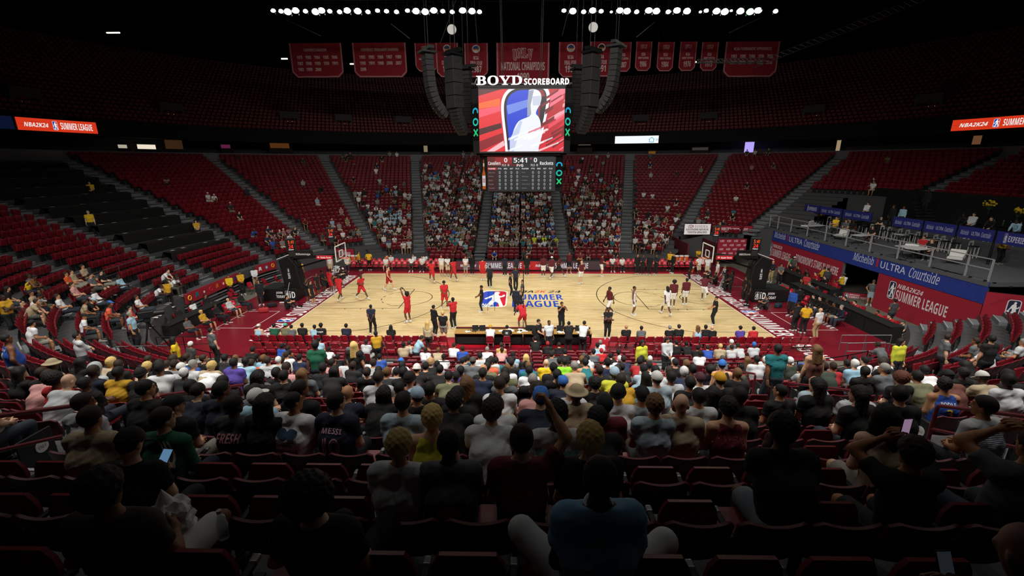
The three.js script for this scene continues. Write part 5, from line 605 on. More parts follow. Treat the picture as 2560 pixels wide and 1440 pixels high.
// ---------- poses (person looks along +z, left hand is +x) ----------
const SIT = { hip: [0, 0.56, 0.17], f: [[0.13, 0.085, 0.6], [-0.13, 0.085, 0.6]], kp: [[0.15, 1, 0.6], [-0.15, 1, 0.6]] };
const sit = (id, o) => ({ id, ...SIT, ...o });
const POSE = {
  lap: sit('lap', { lean: 0.08, lean2: 0.26, h: [[0.09, 0.66, 0.46], [-0.09, 0.66, 0.46]], hp: 0.05 }),
  lapL: sit('lapL', { lean: 0.12, lean2: 0.28, hy: 0.55, twist: 0.12, h: [[0.12, 0.66, 0.44], [-0.07, 0.67, 0.46]] }),
  lapR: sit('lapR', { lean: 0.12, lean2: 0.28, hy: -0.6, twist: -0.12, h: [[0.07, 0.66, 0.46], [-0.12, 0.66, 0.44]] }),
  fwd: sit('fwd', { lean: 0.5, lean2: 0.75, hp: -0.1, h: [[0.05, 0.62, 0.72], [-0.05, 0.62, 0.72]], ep: [[0.9, -0.2, 0], [-0.9, -0.2, 0]] }),
  fwdD: sit('fwdD', { lean: 0.42, lean2: 0.7, hp: 0.55, h: [[0.05, 0.72, 0.62], [-0.05, 0.72, 0.62]], ep: [[0.9, -0.2, 0], [-0.9, -0.2, 0]] }),
  phone: sit('phone', { lean: 0.05, lean2: 0.25, hp: 0.5, h: [[0.05, 0.86, 0.46], [-0.05, 0.86, 0.46]], hand: 'grip' }),
  shoot: sit('shoot', { lean: 0.05, lean2: 0.1, h: [[0.07, 1.3, 0.4], [-0.07, 1.3, 0.4]], ep: [[0.8, -0.8, 0], [-0.8, -0.8, 0]], hand: 'grip' }),
  chin: sit('chin', { lean: 0.35, lean2: 0.5, h: [[0.05, 1.0, 0.52], [-0.16, 0.7, 0.6]], hy: 0.2 }),
  cross: sit('cross', { lean: -0.12, lean2: 0.05, h: [[-0.12, 0.88, 0.3], [0.12, 0.85, 0.3]], ep: [[0.8, -0.6, 0.2], [-0.8, -0.6, 0.2]] }),
  slouch: sit('slouch', { hip: [0, 0.54, 0.3], lean: -0.42, lean2: -0.12, f: [[0.16, 0.085, 0.78], [-0.14, 0.085, 0.7]], h: [[0.2, 0.66, 0.4], [-0.1, 0.72, 0.42]] }),
  armUp: sit('armUp', { lean: 0.1, lean2: 0.2, h: [[0.1, 0.66, 0.46], [-0.22, 1.46, 0.42]], ep: [[0.7, -0.5, -0.7], [-0.9, 0, -0.1]], hk: ['rest', 'grip'] }),
  sprawl: sit('sprawl', { hip: [0, 0.54, 0.22], lean: -0.12, lean2: 0.1, f: [[0.3, 0.3, 0.62], [-0.42, 0.26, 0.62]], kp: [[0.9, 1.3, 0.2], [-1.3, 1.1, 0.2]], h: [[0.07, 0.8, 0.4], [-0.07, 0.8, 0.4]], ep: [[0.15, -1, 0], [-0.15, -1, 0]] }),
  stand: { id: 'stand' }, standL: { id: 'standL', hy: 0.7, f: [[0.12, 0.085, 0.05], [-0.11, 0.085, -0.04]] }, standR: { id: 'standR', hy: -0.7, f: [[0.12, 0.085, -0.05], [-0.11, 0.085, 0.04]] },
  folded: { id: 'folded', h: [[-0.1, 1.2, 0.24], [0.1, 1.16, 0.24]], ep: [[0.9, -0.5, 0.1], [-0.9, -0.5, 0.1]] },
  behind: { id: 'behind', h: [[0.05, 0.98, -0.2], [-0.05, 0.96, -0.2]], ep: [[0.9, 0, -0.4], [-0.9, 0, -0.4]], f: [[0.15, 0.085, 0], [-0.15, 0.085, 0]] },
  front: { id: 'front', hp: 0.25, h: [[0.06, 1.05, 0.3], [-0.06, 1.05, 0.3]] },
  clap: { id: 'clap', h: [[0.06, 1.42, 0.34], [-0.06, 1.42, 0.34]], ep: [[0.8, -0.7, 0], [-0.8, -0.7, 0]] },
  hips: { id: 'hips', h: [[0.2, 1.0, 0.03], [-0.2, 1.0, 0.03]], ep: [[1, 0, -0.5], [-1, 0, -0.5]] },
  walk: { id: 'walk', lean: 0.06, f: [[0.08, 0.1, 0.34], [-0.08, 0.17, -0.36]], h: [[0.22, 0.92, -0.14], [-0.22, 0.96, 0.22]], td: [[0.1, 0.05, 1], [-0.1, -0.55, 1]] },
  stride: { id: 'stride', lean: 0.14, hip: [0, 0.88, 0], f: [[0.1, 0.1, 0.5], [-0.08, 0.2, -0.5]], h: [[0.24, 1.12, -0.2], [-0.2, 1.15, 0.3]], td: [[0.1, 0.05, 1], [-0.1, -0.5, 1]] },
  shotUp: { id: 'shotUp', lean: 0.02, hip: [0, 1.02, 0], hp: -0.35, h: [[0.06, 2.0, 0.42], [-0.06, 2.05, 0.36]], ep: [[0.9, 0, 0.2], [-0.9, 0, 0.2]], f: [[0.1, 0.16, 0.05], [-0.1, 0.14, -0.05]], td: [[0.1, -0.4, 1], [-0.1, -0.4, 1]] },
  ball: { id: 'ball', hp: 0.4, lean: 0.08, h: [[0.1, 1.08, 0.34], [-0.1, 1.1, 0.34]], f: [[0.16, 0.085, 0.06], [-0.18, 0.085, -0.04]] },
  bent: { id: 'bent', hip: [0, 0.86, -0.05], lean: 0.6, lean2: 0.9, hp: 0.3, h: [[0.3, 0.78, 0.5], [-0.16, 0.8, 0.44]], f: [[0.2, 0.085, 0.02], [-0.22, 0.085, -0.05]] },
  kick: { id: 'kick', lean: 0.35, hip: [0, 0.94, 0], f: [[0.06, 0.09, 0], [-0.2, 0.62, -0.6]], kp: [[0.1, 0, 1], [-0.3, -0.6, 0.4]], h: [[0.55, 1.3, 0.2], [-0.35, 1.35, 0.4]], td: [[0.1, -0.1, 1], [0, -1, -0.2]] },
  reach: { id: 'reach', lean: 0.4, lean2: 0.6, hp: 0.3, hip: [0, 0.92, -0.05], h: [[0.14, 0.95, 0.5], [-0.14, 0.95, 0.5]] },
  squat: { id: 'squat', hip: [0, 0.34, -0.1], lean: 0.5, lean2: 0.6, f: [[0.16, 0.085, 0.12], [-0.16, 0.085, 0.08]], kp: [[0.4, 0.8, 1], [-0.4, 0.8, 1]], h: [[0.08, 0.85, 0.5], [-0.08, 0.85, 0.5]], hand: 'grip' },
  floor: { id: 'floor', hip: [0, 0.13, 0], lean: -0.1, lean2: 0.2, f: [[0.2, 0.09, 0.55], [-0.15, 0.09, 0.5]], kp: [[0.3, 1, 0.3], [-0.3, 1, 0.3]], h: [[0.08, 0.55, 0.45], [-0.08, 0.55, 0.45]], hand: 'grip' },
  aim: { id: 'aim', lean: 0.05, h: [[0.05, 1.52, 0.28], [-0.1, 1.54, 0.26]], ep: [[0.8, -0.8, 0], [-0.8, -0.8, 0]], hand: 'grip' },
};
for (const k in POSE) POSE[k].id = k;
// ---------- hospitality deck on the right ----------
const blueWall = printed(2048, 128, (c, w, h) => { const r = rngOf(8); c.fillStyle = '#243a96'; c.fillRect(0, 0, w, h); speckle(c, w, h, 1200, ['#20348a', '#2a42a2'], r, 2, 8); const k = w / 21.4, X = z => (z + 12.7) * k; for (const [z, s] of [[-11.3, 6.6], [-0.9, 6.9]]) { const a = X(z), b = s * k; text(c, 'Michelob', a, 28, b * 0.28, 60, '#e4e6f4', 'italic 100px serif'); c.fillStyle = '#c01f2c'; c.fillRect(a + b * 0.315, 24, b * 0.025, 66); text(c, 'ULTRA', a + b * 0.37, 40, b * 0.29, 50, '#eceef6', '100px sans-serif'); text(c, 'Courtside', a + b * 0.7, 26, b * 0.3, 70, '#e4e6f4', 'italic 100px serif'); } }, 0.8);
const redA = printed(1024, 232, (c, w, h) => { c.fillStyle = '#a81c34'; c.fillRect(0, 0, w, h); speckle(c, w, h, 900, ['#a01a30', '#b02038'], rngOf(6), 2, 7); const k = w / 10.9; lockup(c, 0.7 * k, 22, 3.6 * k, 120, '#f0e6ea', '#232a4a'); text(c, "TOMORROW'S STARS PLAY HERE", 5.1 * k, 52, 5.4 * k, 62, '#f0e6ea'); }, 0.8);
const redB = printed(1024, 356, (c, w, h) => { c.fillStyle = '#a81c34'; c.fillRect(0, 0, w, h); speckle(c, w, h, 900, ['#a01a30', '#b02038'], rngOf(7), 2, 7); lockup(c, 150, 40, 620, 170, '#f0e6ea', '#232a4a'); }, 0.8);
const redC = printed(768, 330, (c, w, h) => { c.fillStyle = '#a81c34'; c.fillRect(0, 0, w, h); speckle(c, w, h, 700, ['#a01a30', '#b02038'], rngOf(2), 2, 7); lockup(c, 90, 30, 440, 120, '#f0e6ea', '#232a4a'); const r = rngOf(17); for (let i = 0; i < 24; i++) { c.fillStyle = pick(['#e8e8ea', '#2a6ac0', '#d8c040', '#5a2a6a', '#d0d0d4', '#c04030'], r); c.beginPath(); c.arc(50 + (i % 8) * 62 + r() * 10, 190 + Math.floor(i / 8) * 44 + r() * 10, 9 + r() * 6, 0, 7); c.fill(); } }, 0.8);
const DX = 24, DY = 3.6;
struct('deck_platform', [box(9.2, 0.25, 21.3, DX + 4.6, DY - 0.125, -2.0), box(0.2, DY, 10.9, DX + 0.13, DY / 2, -7.15), box(0.2, DY, 6.9, DX + 0.13, DY / 2, 5.12), box(0.2, 1.15, 3.4, DX + 0.13, DY - 0.57, 0), box(3.5, 0.9, 21.3, DX + 7.4, DY + 0.45, -2)], M(0x5e6064, 0.85), 'grey carpeted hospitality platform');
struct('wall_right', box(0.15, 4.2, 24, 33.3, 5.2, -3), mBlackCloth, 'black curtain behind the hospitality deck'); struct('wall_deck_end', box(9.2, 3.3, 0.15, 28.6, 1.65, -12.7), mBlackCloth, 'black curtain closing the far end below the deck');
const facing = (w, h, z, y, m, name, label, par) => { const b = part(name, plane(w, h, DX + 0.02, y, z, -PI / 2), m, par, label); return b; };
const dw = thing('deck_banner_wall', 'long red and blue fabric wall with white lettering on the front of the hospitality deck', 'banner'); facing(21.4, 1.2, -2.0, DY - 0.6, blueWall, 'blue_fascia', 'blue strip with white lettering', dw); facing(10.9, 2.42, -7.15, 1.21, redA, 'red_panel', 'red panel with slogan', dw); facing(6.95, 2.42, 5.17, 1.21, redB, 'red_panel', 'red panel with emblem', dw);
{ const b = thing('angled_banner', 'angled red fabric wall with emblem and small team crests beside the hospitality deck', 'banner', [27.0, 0, 10.6], 0); b.rotation.y = Math.atan2(-3.8, 6) ; part('panel', plane(7.1, 3.0, 0, 1.6, 0), redC, b); part('frame', box(7.1, 3.1, 0.12, 0, 1.55, -0.08), M(0x3a0c14, 0.8), b); }
struct('door_1', box(1.6, 2.4, 0.1, DX + 3.0, 1.2, 0.4, PI / 2), M(0x77797c, 0.6), 'grey door at the back of the passage under the deck');
solo('exit_sign', box(0.05, 0.2, 0.45, DX + 2.8, 2.1, -0.2), new THREE.MeshStandardMaterial({ color: 0x111111, emissive: 0x8a1414, emissiveIntensity: 0.15 }), 'small dim exit sign inside the dark doorway', 'sign');
{ const t = thing('deck_railing', 'grey metal railing along the front edge of the hospitality deck', 'railing', [DX + 0.1, DY, 0]), P = [-12.5, -11.1, -9, -6.65, -4.35, -2.0, 0.35, 2.7, 5.05, 7.24, 8.5]; for (const z of P) part('post', box(0.07, 1.15, 0.07, 0, 0.575, z), M(0x9a9ca0, 0.5), t); for (const y of [1.15, 0.62]) part('rail', box(0.05, 0.05, 21, 0, y, -2), M(0x9a9ca0, 0.5), t); part('toe_studs', P.flatMap(z => [box(0.1, 0.06, 0.1, -0.08, 0.03, z + 0.4), box(0.1, 0.06, 0.1, -0.08, 0.03, z + 1.2)]), mBlackPad, t).userData.kind = 'stuff'; }
// blue fence panels at the back of the front deck
const fenceA = printed(512, 96, (c, w, h) => { c.fillStyle = '#262c86'; c.fillRect(0, 0, w, h); text(c, 'Michelob', 40, 30, 120, 40, '#d6d8ee', 'italic 100px serif'); text(c, 'ULTRA', 200, 34, 120, 32, '#dfe1f2', '100px sans-serif'); text(c, 'Courtside', 340, 26, 130, 44, '#d6d8ee', 'italic 100px serif'); }, 0.8), fenceB = printed(512, 96, (c, w, h) => { c.fillStyle = '#262c86'; c.fillRect(0, 0, w, h); emblem(c, 90, 10, 34, 76, '#262c86'); text(c, 'EXPERIENCES', 140, 26, 290, 48, '#dfe1f2'); }, 0.8);
[['B', -13.9, -11.7], ['A', -11.6, -8.6], ['A', -8.5, -5.2], ['A', -3.1, -0.5], ['A', -0.4, 2.0], ['A', 2.1, 4.4], ['B', 4.5, 7.0]].forEach(([k, a, b]) => { const t = thing('fence_banner', k === 'A' ? 'blue lettered fabric panel on the fence behind the deck tables' : `blue emblem fabric panel at ${a < 0 ? 'the far' : 'the near'} end of the deck fence`, 'banner', [28.1, DY + 1.35, (a + b) / 2], -PI / 2, 'blue fence panels'); part('cloth', plane(b - a - 0.04, 0.7, 0, 0.35, 0.012), k === 'A' ? fenceA : fenceB, t); part('panel', box(b - a, 0.72, 0.02, 0, 0.35, 0), M(0x1c2266, 0.8), t); for (const x of [-(b - a) / 2, (b - a) / 2]) part('post', rod([x, -1.33, 0], [x, 0.75, 0], 0.025), mBlackMetal, t); });
// furniture
const topG = rbox(1.5, 0.05, 0.75, 0.02, 0, 0.74, 0);
function deckTable(px, py, turn, white = true, y = DY) { const p = onY(px, py, y); p.x = Math.min(p.x, 29.0); const t = thing('cocktail_table', white ? 'white topped folding table on the hospitality deck' : 'black high table behind the white stools on the deck', 'table', [p.x, y, p.z], turn, white ? 'white deck tables' : 'black deck tables'); const h = white ? 0 : 0.32; part('tabletop', topG.clone().translate(0, h, 0), white ? M(0xd9dadc, 0.5) : mBlackPad, t); for (const a of [-0.6, 0.6]) part('leg', [rod([a, 0, -0.3], [a * 0.8, 0.72 + h, 0.25], 0.018), rod([a, 0, 0.3], [a * 0.8, 0.72 + h, -0.25], 0.018)], mFoldFrame, t); return p; }
[[1962, 556, 0.2], [2035, 585, 0.3], [2150, 612, 0.4], [2292, 650, 0.3], [2268, 644, 0.2], [2420, 610, 0.2], [2465, 625, 0.2]].forEach(a => deckTable(...a)); [[2240, 568, 0.2], [2140, 560, 0.2], [2325, 585, 0.2], [2400, 590, 0.2], [2068, 548, 0.2], [2010, 538, 0.2]].forEach(a => deckTable(...a, false));
function lounge(px, py, turn) { const p = onY(px, py, DY), t = thing('lounge_chair', 'white cushioned lounge chair with steel frame on the deck', 'chair', [p.x, DY, p.z], turn, 'white lounge chairs'); const w = M(0xdcdcd8, 0.6); part('seat', rbox(0.72, 0.16, 0.68, 0.05, 0, 0.38, 0.02), w, t); part('backrest', rbox(0.72, 0.5, 0.15, 0.05, 0, 0.62, -0.32, 0, -0.2), w, t); for (const s of [-1, 1]) part('side_frame', [rod([s * 0.38, 0, 0.34], [s * 0.38, 0.6, 0.34], 0.015), rod([s * 0.38, 0.6, 0.34], [s * 0.38, 0.6, -0.36], 0.015), rod([s * 0.38, 0.6, -0.36], [s * 0.38, 0, -0.36], 0.015), rod([s * 0.38, 0.02, -0.36], [s * 0.38, 0.02, 0.34], 0.015)], mSteel, t); }
[[1975, 560, 0.6], [2015, 575, -2.6], [2030, 568, 0.3], [2385, 660, -0.9], [2100, 600, -1.2], [2270, 640, 2.6]].forEach(a => lounge(...a));
function stool(px, py, y = DY) { const p = onY(px, py, y); p.x = Math.min(p.x, 29.1); const t = thing('bar_stool', 'tall white framed bar stool beside the black deck tables', 'stool', [p.x, y, p.z], 0.3, 'white bar stools'); const w = M(0xe2e2e0, 0.5); for (const a of [-0.18, 0.18]) for (const b of [-0.18, 0.18]) part('leg', box(0.04, b < 0 ? 1.05 : 0.72, 0.04, a, b < 0 ? 0.525 : 0.36, b), w, t); part('seat', rbox(0.42, 0.06, 0.42, 0.02, 0, 0.74, 0), M(0x1a1a1c, 0.6), t); part('back_bar', box(0.4, 0.12, 0.04, 0, 1.02, -0.18), w, t); part('foot_rest', box(0.4, 0.04, 0.04, 0, 0.25, 0.18), w, t); }
for (let i = 0; i < 18; i++) stool(2058 + i * 25 + (i % 3) * 6, 556 + i * 4.6 + (i % 2) * 10);
{ const t = thing('bar_counter', 'long dark bar counter at the back tier of the deck', 'bar', [31.4, DY + 0.9, 3.2], -PI / 2); part('body', rbox(6.4, 1.05, 0.6, 0.02, 0, 0.525, 0), mBlackPad, t); part('worktop', rbox(6.6, 0.05, 0.8, 0.015, 0, 1.07, 0), M(0x26262a, 0.3), t); const r = rngOf(5); for (let i = 0; i < 16; i++) { const b = thing('bottle', 'small glass bottle standing on the deck bar counter', 'bottle', [31.4 + (r() - 0.5) * 0.4, DY + 0.9 + 1.1, 0.4 + i * 0.36], 0, 'bottles on the deck bar'); part('glass', new THREE.LatheGeometry([[0, 0], [0.035, 0], [0.035, 0.16], [0.014, 0.21], [0.014, 0.27], [0, 0.27]].map(p => new THREE.Vector2(...p)), 10), M(pick(['#c8c8c0', '#3a5a2a', '#7a4a1a'], r), 0.2), b); part('cap', cyl(0.016, 0.016, 0.03, 8, 0, 0.28, 0), mWhite, b); } }
[[2475, 517], [2545, 535]].forEach(([px, py]) => { const p = onX(px, py, 31.6), t = thing('flower_arrangement', px < 2500 ? 'yellow flower arrangement behind the bartender on the deck back tier' : 'yellow flower arrangement beside the pale blue shirt at the deck bar', 'flowers', [p.x, p.y - 0.5, p.z]), r = rngOf(px); part('pot', cyl(0.14, 0.1, 0.3, 12, 0, 0.15, 0), mBlackPad, t); const ph = p.y - 0.5 - DY - 0.9; if (ph > 0.02) part('pedestal', box(0.36, ph, 0.36, 0, -ph / 2, 0), mBlackPad, t); part('stems', Array.from({ length: 14 }, (_, i) => rod([0, 0.28, 0], [(r() - 0.5) * 0.6, 0.5 + r() * 0.35, (r() - 0.5) * 0.6], 0.008, 4)), M(0x2d5a22, 0.8), t); for (let i = 0; i < 22; i++) part('bloom', new THREE.IcosahedronGeometry(0.05 + r() * 0.03, 0).translate((r() - 0.5) * 0.7, 0.55 + r() * 0.35, (r() - 0.5) * 0.6), M(0xd8b818, 0.8), t); });
{ const t = thing('deck_stair', 'black metal stair with railing climbing from the deck to the seats', 'stair', [31, DY + 0.9, -3.2]); for (let i = 0; i < 9; i++) part('tread', box(1.2, 0.05, 0.3, 0.12 * i, 0.15 + i * 0.22, -i * 0.28), M(0x2a2a2c, 0.7), t); part('rail', rod([-0.5, 1.0, 0], [0.6, 3.0, -2.5], 0.025), mBlackMetal, t); for (let i = 0; i < 12; i++) part('baluster', rod([-0.5 + i * 0.1, 0.1 + i * 0.18, -i * 0.22], [-0.5 + i * 0.1, 1.0 + i * 0.18, -i * 0.22], 0.012, 5), mBlackMetal, t); }
// signs in the far corner on the deck side
const flat = (name, a, b, Z, mat, label, cat, turn = 0) => { const A = onZ(...a, Z), B = onZ(...b, Z), w = B.x - A.x, h = A.y - B.y, t = thing(name, label, cat, [(A.x + B.x) / 2, B.y, Z], turn); part('panel', plane(w, h, 0, h / 2, 0.035), mat, t); part('frame', box(w + 0.08, h + 0.08, 0.06, 0, h / 2, 0), mBlackPad, t); return t; };
flat('lit_sign', [1712, 560], [1774, 586], -14.2, glowing(256, 112, (c, w, h) => { c.fillStyle = '#efe8e4'; c.fillRect(0, 0, w, h); c.fillStyle = 'rgba(120,90,90,.25)'; for (let i = 0; i < 32; i++) c.fillRect(i * 8, 0, 3, h); c.strokeStyle = '#6a3a3a'; c.lineWidth = 4; c.beginPath(); c.ellipse(62, 26, 26, 15, 0, 0, 7); c.ellipse(62, 22, 12, 10, 0, 0, 7); c.stroke(); text(c, 'TOYOTA', 100, 14, 130, 26, '#5a3434', '100px serif'); text(c, 'SOUTHERN NEVADA', 18, 48, 220, 22, '#2a1a1a'); text(c, 'TOYOTA DEALERS', 34, 78, 190, 22, '#2a1a1a'); }, 0.75), 'lit white sign with black lettering above the corner tunnel', 'sign');
flat('corner_banner', [1797, 565], [1880, 581], -13.2, printed(512, 104, (c, w, h) => { c.fillStyle = '#a01c32'; c.fillRect(0, 0, w, h); text(c, '#NBA2KSummerLeague', 20, 22, 420, 60, '#f0e4e8'); }, 0.8), 'red banner with white hashtag lettering above the corner steps', 'banner');
flat('press_backdrop', [1796, 597], [1861, 640], -10.4, printed(256, 168, (c, w, h) => { c.fillStyle = '#9c1a30'; c.fillRect(0, 0, w, h); for (let i = 0; i < 4; i++) for (let j = 0; j < 4; j++) { const x = 18 + i * 62 + (j % 2) * 28, y = 12 + j * 40; emblem(c, x, y, 8, 18); text(c, 'SUMMER', x + 10, y, 26, 8, '#f2e6ea'); text(c, 'LEAGUE', x + 10, y + 10, 26, 8, '#f2e6ea'); } }, 0.8), 'red press backdrop with repeated white emblems in the far corner', 'backdrop');
struct('wall_tunnel', [box(0.15, 2.2, 5, 15.8, 1.1, -13.2), box(0.15, 2.2, 5, 18.6, 1.1, -13.2), box(2.8, 0.1, 5, 17.2, 0.06, -13.2)], M(0x5c1420, 0.7), 'maroon walls of the corner tunnel');
flat('corner_banner', [838, 622], [886, 641], -11.0, printed(384, 140, (c, w, h) => { c.fillStyle = '#9c1a30'; c.fillRect(0, 0, w, h); lockup(c, 60, 24, 250, 92, '#f0e4e8', '#232a4a'); }, 0.8), 'red banner with white emblem lettering behind the glass backboard', 'banner');
flat('floor_banner', [2014, 704], [2041, 722], -3.6, printed(256, 160, (c, w, h) => { c.fillStyle = '#9c1a30'; c.fillRect(0, 0, w, h); lockup(c, 20, 34, 220, 90, '#f0e4e8', '#232a4a'); }, 0.8), 'small red emblem banner standing below the slogan wall', 'banner', -0.5);
flat('floor_banner', [2114, 733], [2168, 752], -0.3, printed(256, 100, (c, w, h) => { c.fillStyle = '#9c1a30'; c.fillRect(0, 0, w, h); lockup(c, 20, 14, 220, 70, '#f0e4e8', '#232a4a'); }, 0.8), 'small red emblem banner standing in front of the dark doorway', 'banner', -0.5);
// tripod camera, stand poles, small things on the floor
{ const q = onStand(385, 872, 0), p = { x: q.x, z: q.z }, t = thing('television_camera', 'black television camera on a tall tripod at the end stand corner', 'camera', [p.x, rowY(q.k) + 0.01, p.z], 2.2); for (let i = 0; i < 3; i++) part('leg', rod([Math.sin(i * 2.1) * 0.6, 0, Math.cos(i * 2.1) * 0.6], [0, 1.35, 0], 0.03), mBlackMetal, t); part('head', rbox(0.2, 0.2, 0.25, 0.03, 0, 1.45, 0), mBlackPad, t); part('camera_body', rbox(0.3, 0.32, 0.6, 0.04, 0, 1.72, 0), mBlackPad, t); part('lens', new THREE.CylinderGeometry(0.12, 0.15, 0.4, 14).rotateX(PI / 2).translate(0, 1.72, 0.48), mBlackPad, t); part('pan_handle', rod([0.05, 1.45, -0.1], [0.2, 1.2, -0.7], 0.015), mBlackMetal, t); }
{ const p = onY(1308, 822, 0.04), t = thing('camera_pole', 'thin black pole standing on the court between the referees', 'pole', [p.x, 0.04, p.z]); part('pole', rod([0, 0, 0], [0, 3.5, 0], 0.022, 7), mBlackMetal, t); part('foot', cyl(0.16, 0.18, 0.03, 14, 0, 0.015, 0), mBlackMetal, t); part('cap', rbox(0.1, 0.12, 0.1, 0.02, 0, 3.52, 0), mBlackPad, t); }
{ const p = onY(1228, 777, 0.04), t = thing('easel_stand', 'thin black easel standing on the court emblem', 'frame', [p.x, 0.04, p.z]); for (const s of [-1, 1]) part('leg', rod([s * 0.24, 0, 0], [s * 0.18, 1.25, -0.3], 0.013), mBlackMetal, t); for (const f of [0.3, 0.55, 0.8, 1]) part('rung', rod([-0.24 + f * 0.06, 1.25 * f, -0.3 * f], [0.24 - f * 0.06, 1.25 * f, -0.3 * f], 0.01), mBlackMetal, t); }
{ const p = onY(680, 758, 0.04), t = thing('dust_mop', 'white wide dust mop leaning against the black stanchion base', 'mop', [onY(715, 757, 0.04).x, 0.04, onY(715, 757, 0.04).z + 0.05]); part('handle', rod([0, 0.05, 0], [0.35, 1.45, -0.25], 0.014), mWhite, t); part('mop_head', rbox(0.75, 0.07, 0.18, 0.03, -0.05, 0.04, 0), mWhite, t); }
const ballG = new THREE.SphereGeometry(0.121, 18, 12), ballM = printed(128, 64, (c, w, h) => { c.fillStyle = '#b9632a'; c.fillRect(0, 0, w, h); speckle(c, w, h, 500, ['#a85622', '#c47034'], rngOf(1), 1, 2); c.strokeStyle = '#1c120c'; c.lineWidth = 3; c.strokeRect(-5, 32, 150, 60); for (const x of [16, 64, 112]) { c.beginPath(); c.moveTo(x, 0); c.lineTo(x, 64); c.stroke(); } }, 0.6);
for (const [px, py, Z, l] of [[967, 643, -3, 'orange basketball in the air above the seated man on the bench'], [1741, 658, 0.5, 'orange basketball in the air below the deck side rim']]) { const p = onZ(px, py, Z); solo('basketball', ballG, ballM, l, 'ball', null, [p.x, p.y, p.z]); }
const bagG = rbox(0.6, 0.3, 0.32, 0.09); [[680, 767, 'black sports bag on the red apron beside the baseline lettering', 0x111113], [660, 780, 'red sports bag lying on the red apron', 0xb02a30], [1945, 768, 'dark teal cushion on the red apron by the crest chairs', 0x1c3540]].forEach(([px, py, l, col]) => { const p = onY(px, py, 0.04), t = thing('sports_bag', l, 'bag', [p.x, 0.04, p.z], px * 0.01); part('body', bagG.clone().translate(0, 0.15, 0), M(col, 0.8), t); part('strap', new THREE.TorusGeometry(0.14, 0.015, 6, 14, PI).translate(0, 0.28, 0), mBlackPad, t); });

// thin rails on the stands and row-end plates beside the near aisles
function railBetween(a, b, dh, label, m = mSteel) { const f = p => { const q = onStand(...p, dh); return V(q.x, q.y, q.z); }, A = f(a), B = f(b), t = thing('stand_rail', label, 'railing'); part('top_rail', rod(A, B, 0.022), m, t); part('mid_rail', rod(A.clone().add(V(0, -0.4, 0)), B.clone().add(V(0, -0.4, 0)), 0.016), m, t); for (const f of [0, 0.5, 1]) { const p = A.clone().lerp(B, f); part('post', rod(p.clone().add(V(0, -dh, 0)), p, 0.018), m, t); } }
railBetween([183, 699], [383, 638], 0.9, 'pale thin rail running down among the end stand seats'); railBetween([289, 867], [417, 864], 0.8, 'pale thin rail in front of the empty corner seats'); railBetween([389, 843], [520, 840], 0.8, 'black rail behind the television camera', mBlackMetal); railBetween([2105, 838], [2230, 838], 0.8, 'pale thin rail in front of the deck side corner seats'); railBetween([2120, 858], [2215, 856], 0.8, 'lower pale rail before the deck side corner seats'); railBetween([240, 735], [330, 770], 0.9, 'black rail beside the end stand steps', mBlackMetal);
const plateTex = printed(96, 96, (c, w, h) => { c.fillStyle = '#d8d8d6'; c.fillRect(0, 0, w, h); text(c, 'UNLV', 14, 34, 68, 28, '#17171a', 'bold 100px serif'); }, 0.5);
for (const [u, s, w] of [[-6.3, -1, 'board side'], [6.05, 1, 'deck side']]) for (let k = 2; k < 17; k++) { const x = u + s * 0.62, t = thing('row_end_panel', `black row-end panel with round white plate beside the ${w} aisle`, 'panel', [x, rowY(k), 16.58 + STEP * k - 0.18], s < 0 ? PI / 2 : -PI / 2, 'row-end panels'); part('panel', rbox(0.46, 0.62, 0.03, 0.012, 0, 0.36, 0), mBlackPad, t); const p = part('plate', new THREE.CylinderGeometry(0.085, 0.085, 0.012, 20).rotateX(PI / 2).translate(0.05, 0.45, 0.02), mWhite, t, 'round white plate'); part('plate_print', new THREE.CircleGeometry(0.08, 20).translate(0.05, 0.45, 0.0275), plateTex, p); }
// ---------- people ----------
const TOPC = { W: ['#e9ebee', 'white'], w: ['#c4c8cb', 'pale grey'], s: ['#a6bac6', 'grey blue'], e: ['#5f6367', 'grey'], K: ['#101012', 'black'], N: ['#161d33', 'navy'], B: ['#2650ac', 'blue'], b: ['#9fc6da', 'light blue'], R: ['#c0222c', 'red'], M: ['#6e1422', 'maroon'], G: ['#125a40', 'green'], O: ['#d85a24', 'orange'], Y: ['#e2bd16', 'yellow'], y: ['#c99a22', 'gold'], P: ['#d49a98', 'pink'], p: ['#54409a', 'purple'], o: ['#6f7052', 'olive'], t: ['#b3a184', 'tan'], T: ['#1a6e74', 'teal'], L: ['#93e62c', 'neon green'], C: ['#f4694a', 'coral'], m: ['#6b3f34', 'brown'], v: ['#cfd23a', 'lemon yellow'] };
const HAIRS = { k: ['short', 'k', 'short black hair'], d: ['short', 'd', 'short brown hair'], n: ['mop', 'n', 'blond hair'], y: ['short', 'y', 'grey hair'], b: [null, '', 'bald head'], z: ['buzz', 'k', 'shaved hair'], a: ['afro', 'k', 'round afro hair'], q: ['afro', 'r', 'curly brown hair'], m: ['mop', 'k', 'thick black hair'], M: ['mop', 'd', 'thick brown hair'], l: ['long', 'k', 'long black hair'], L: ['long', 'b', 'long brown hair'], F: ['long', 'n', 'long blond hair'], D: ['dread', 'k', 'dark dreadlocks'], t: ['bun', 'k', 'hair in a bun'], j: ['tail', 'd', 'a ponytail'] };
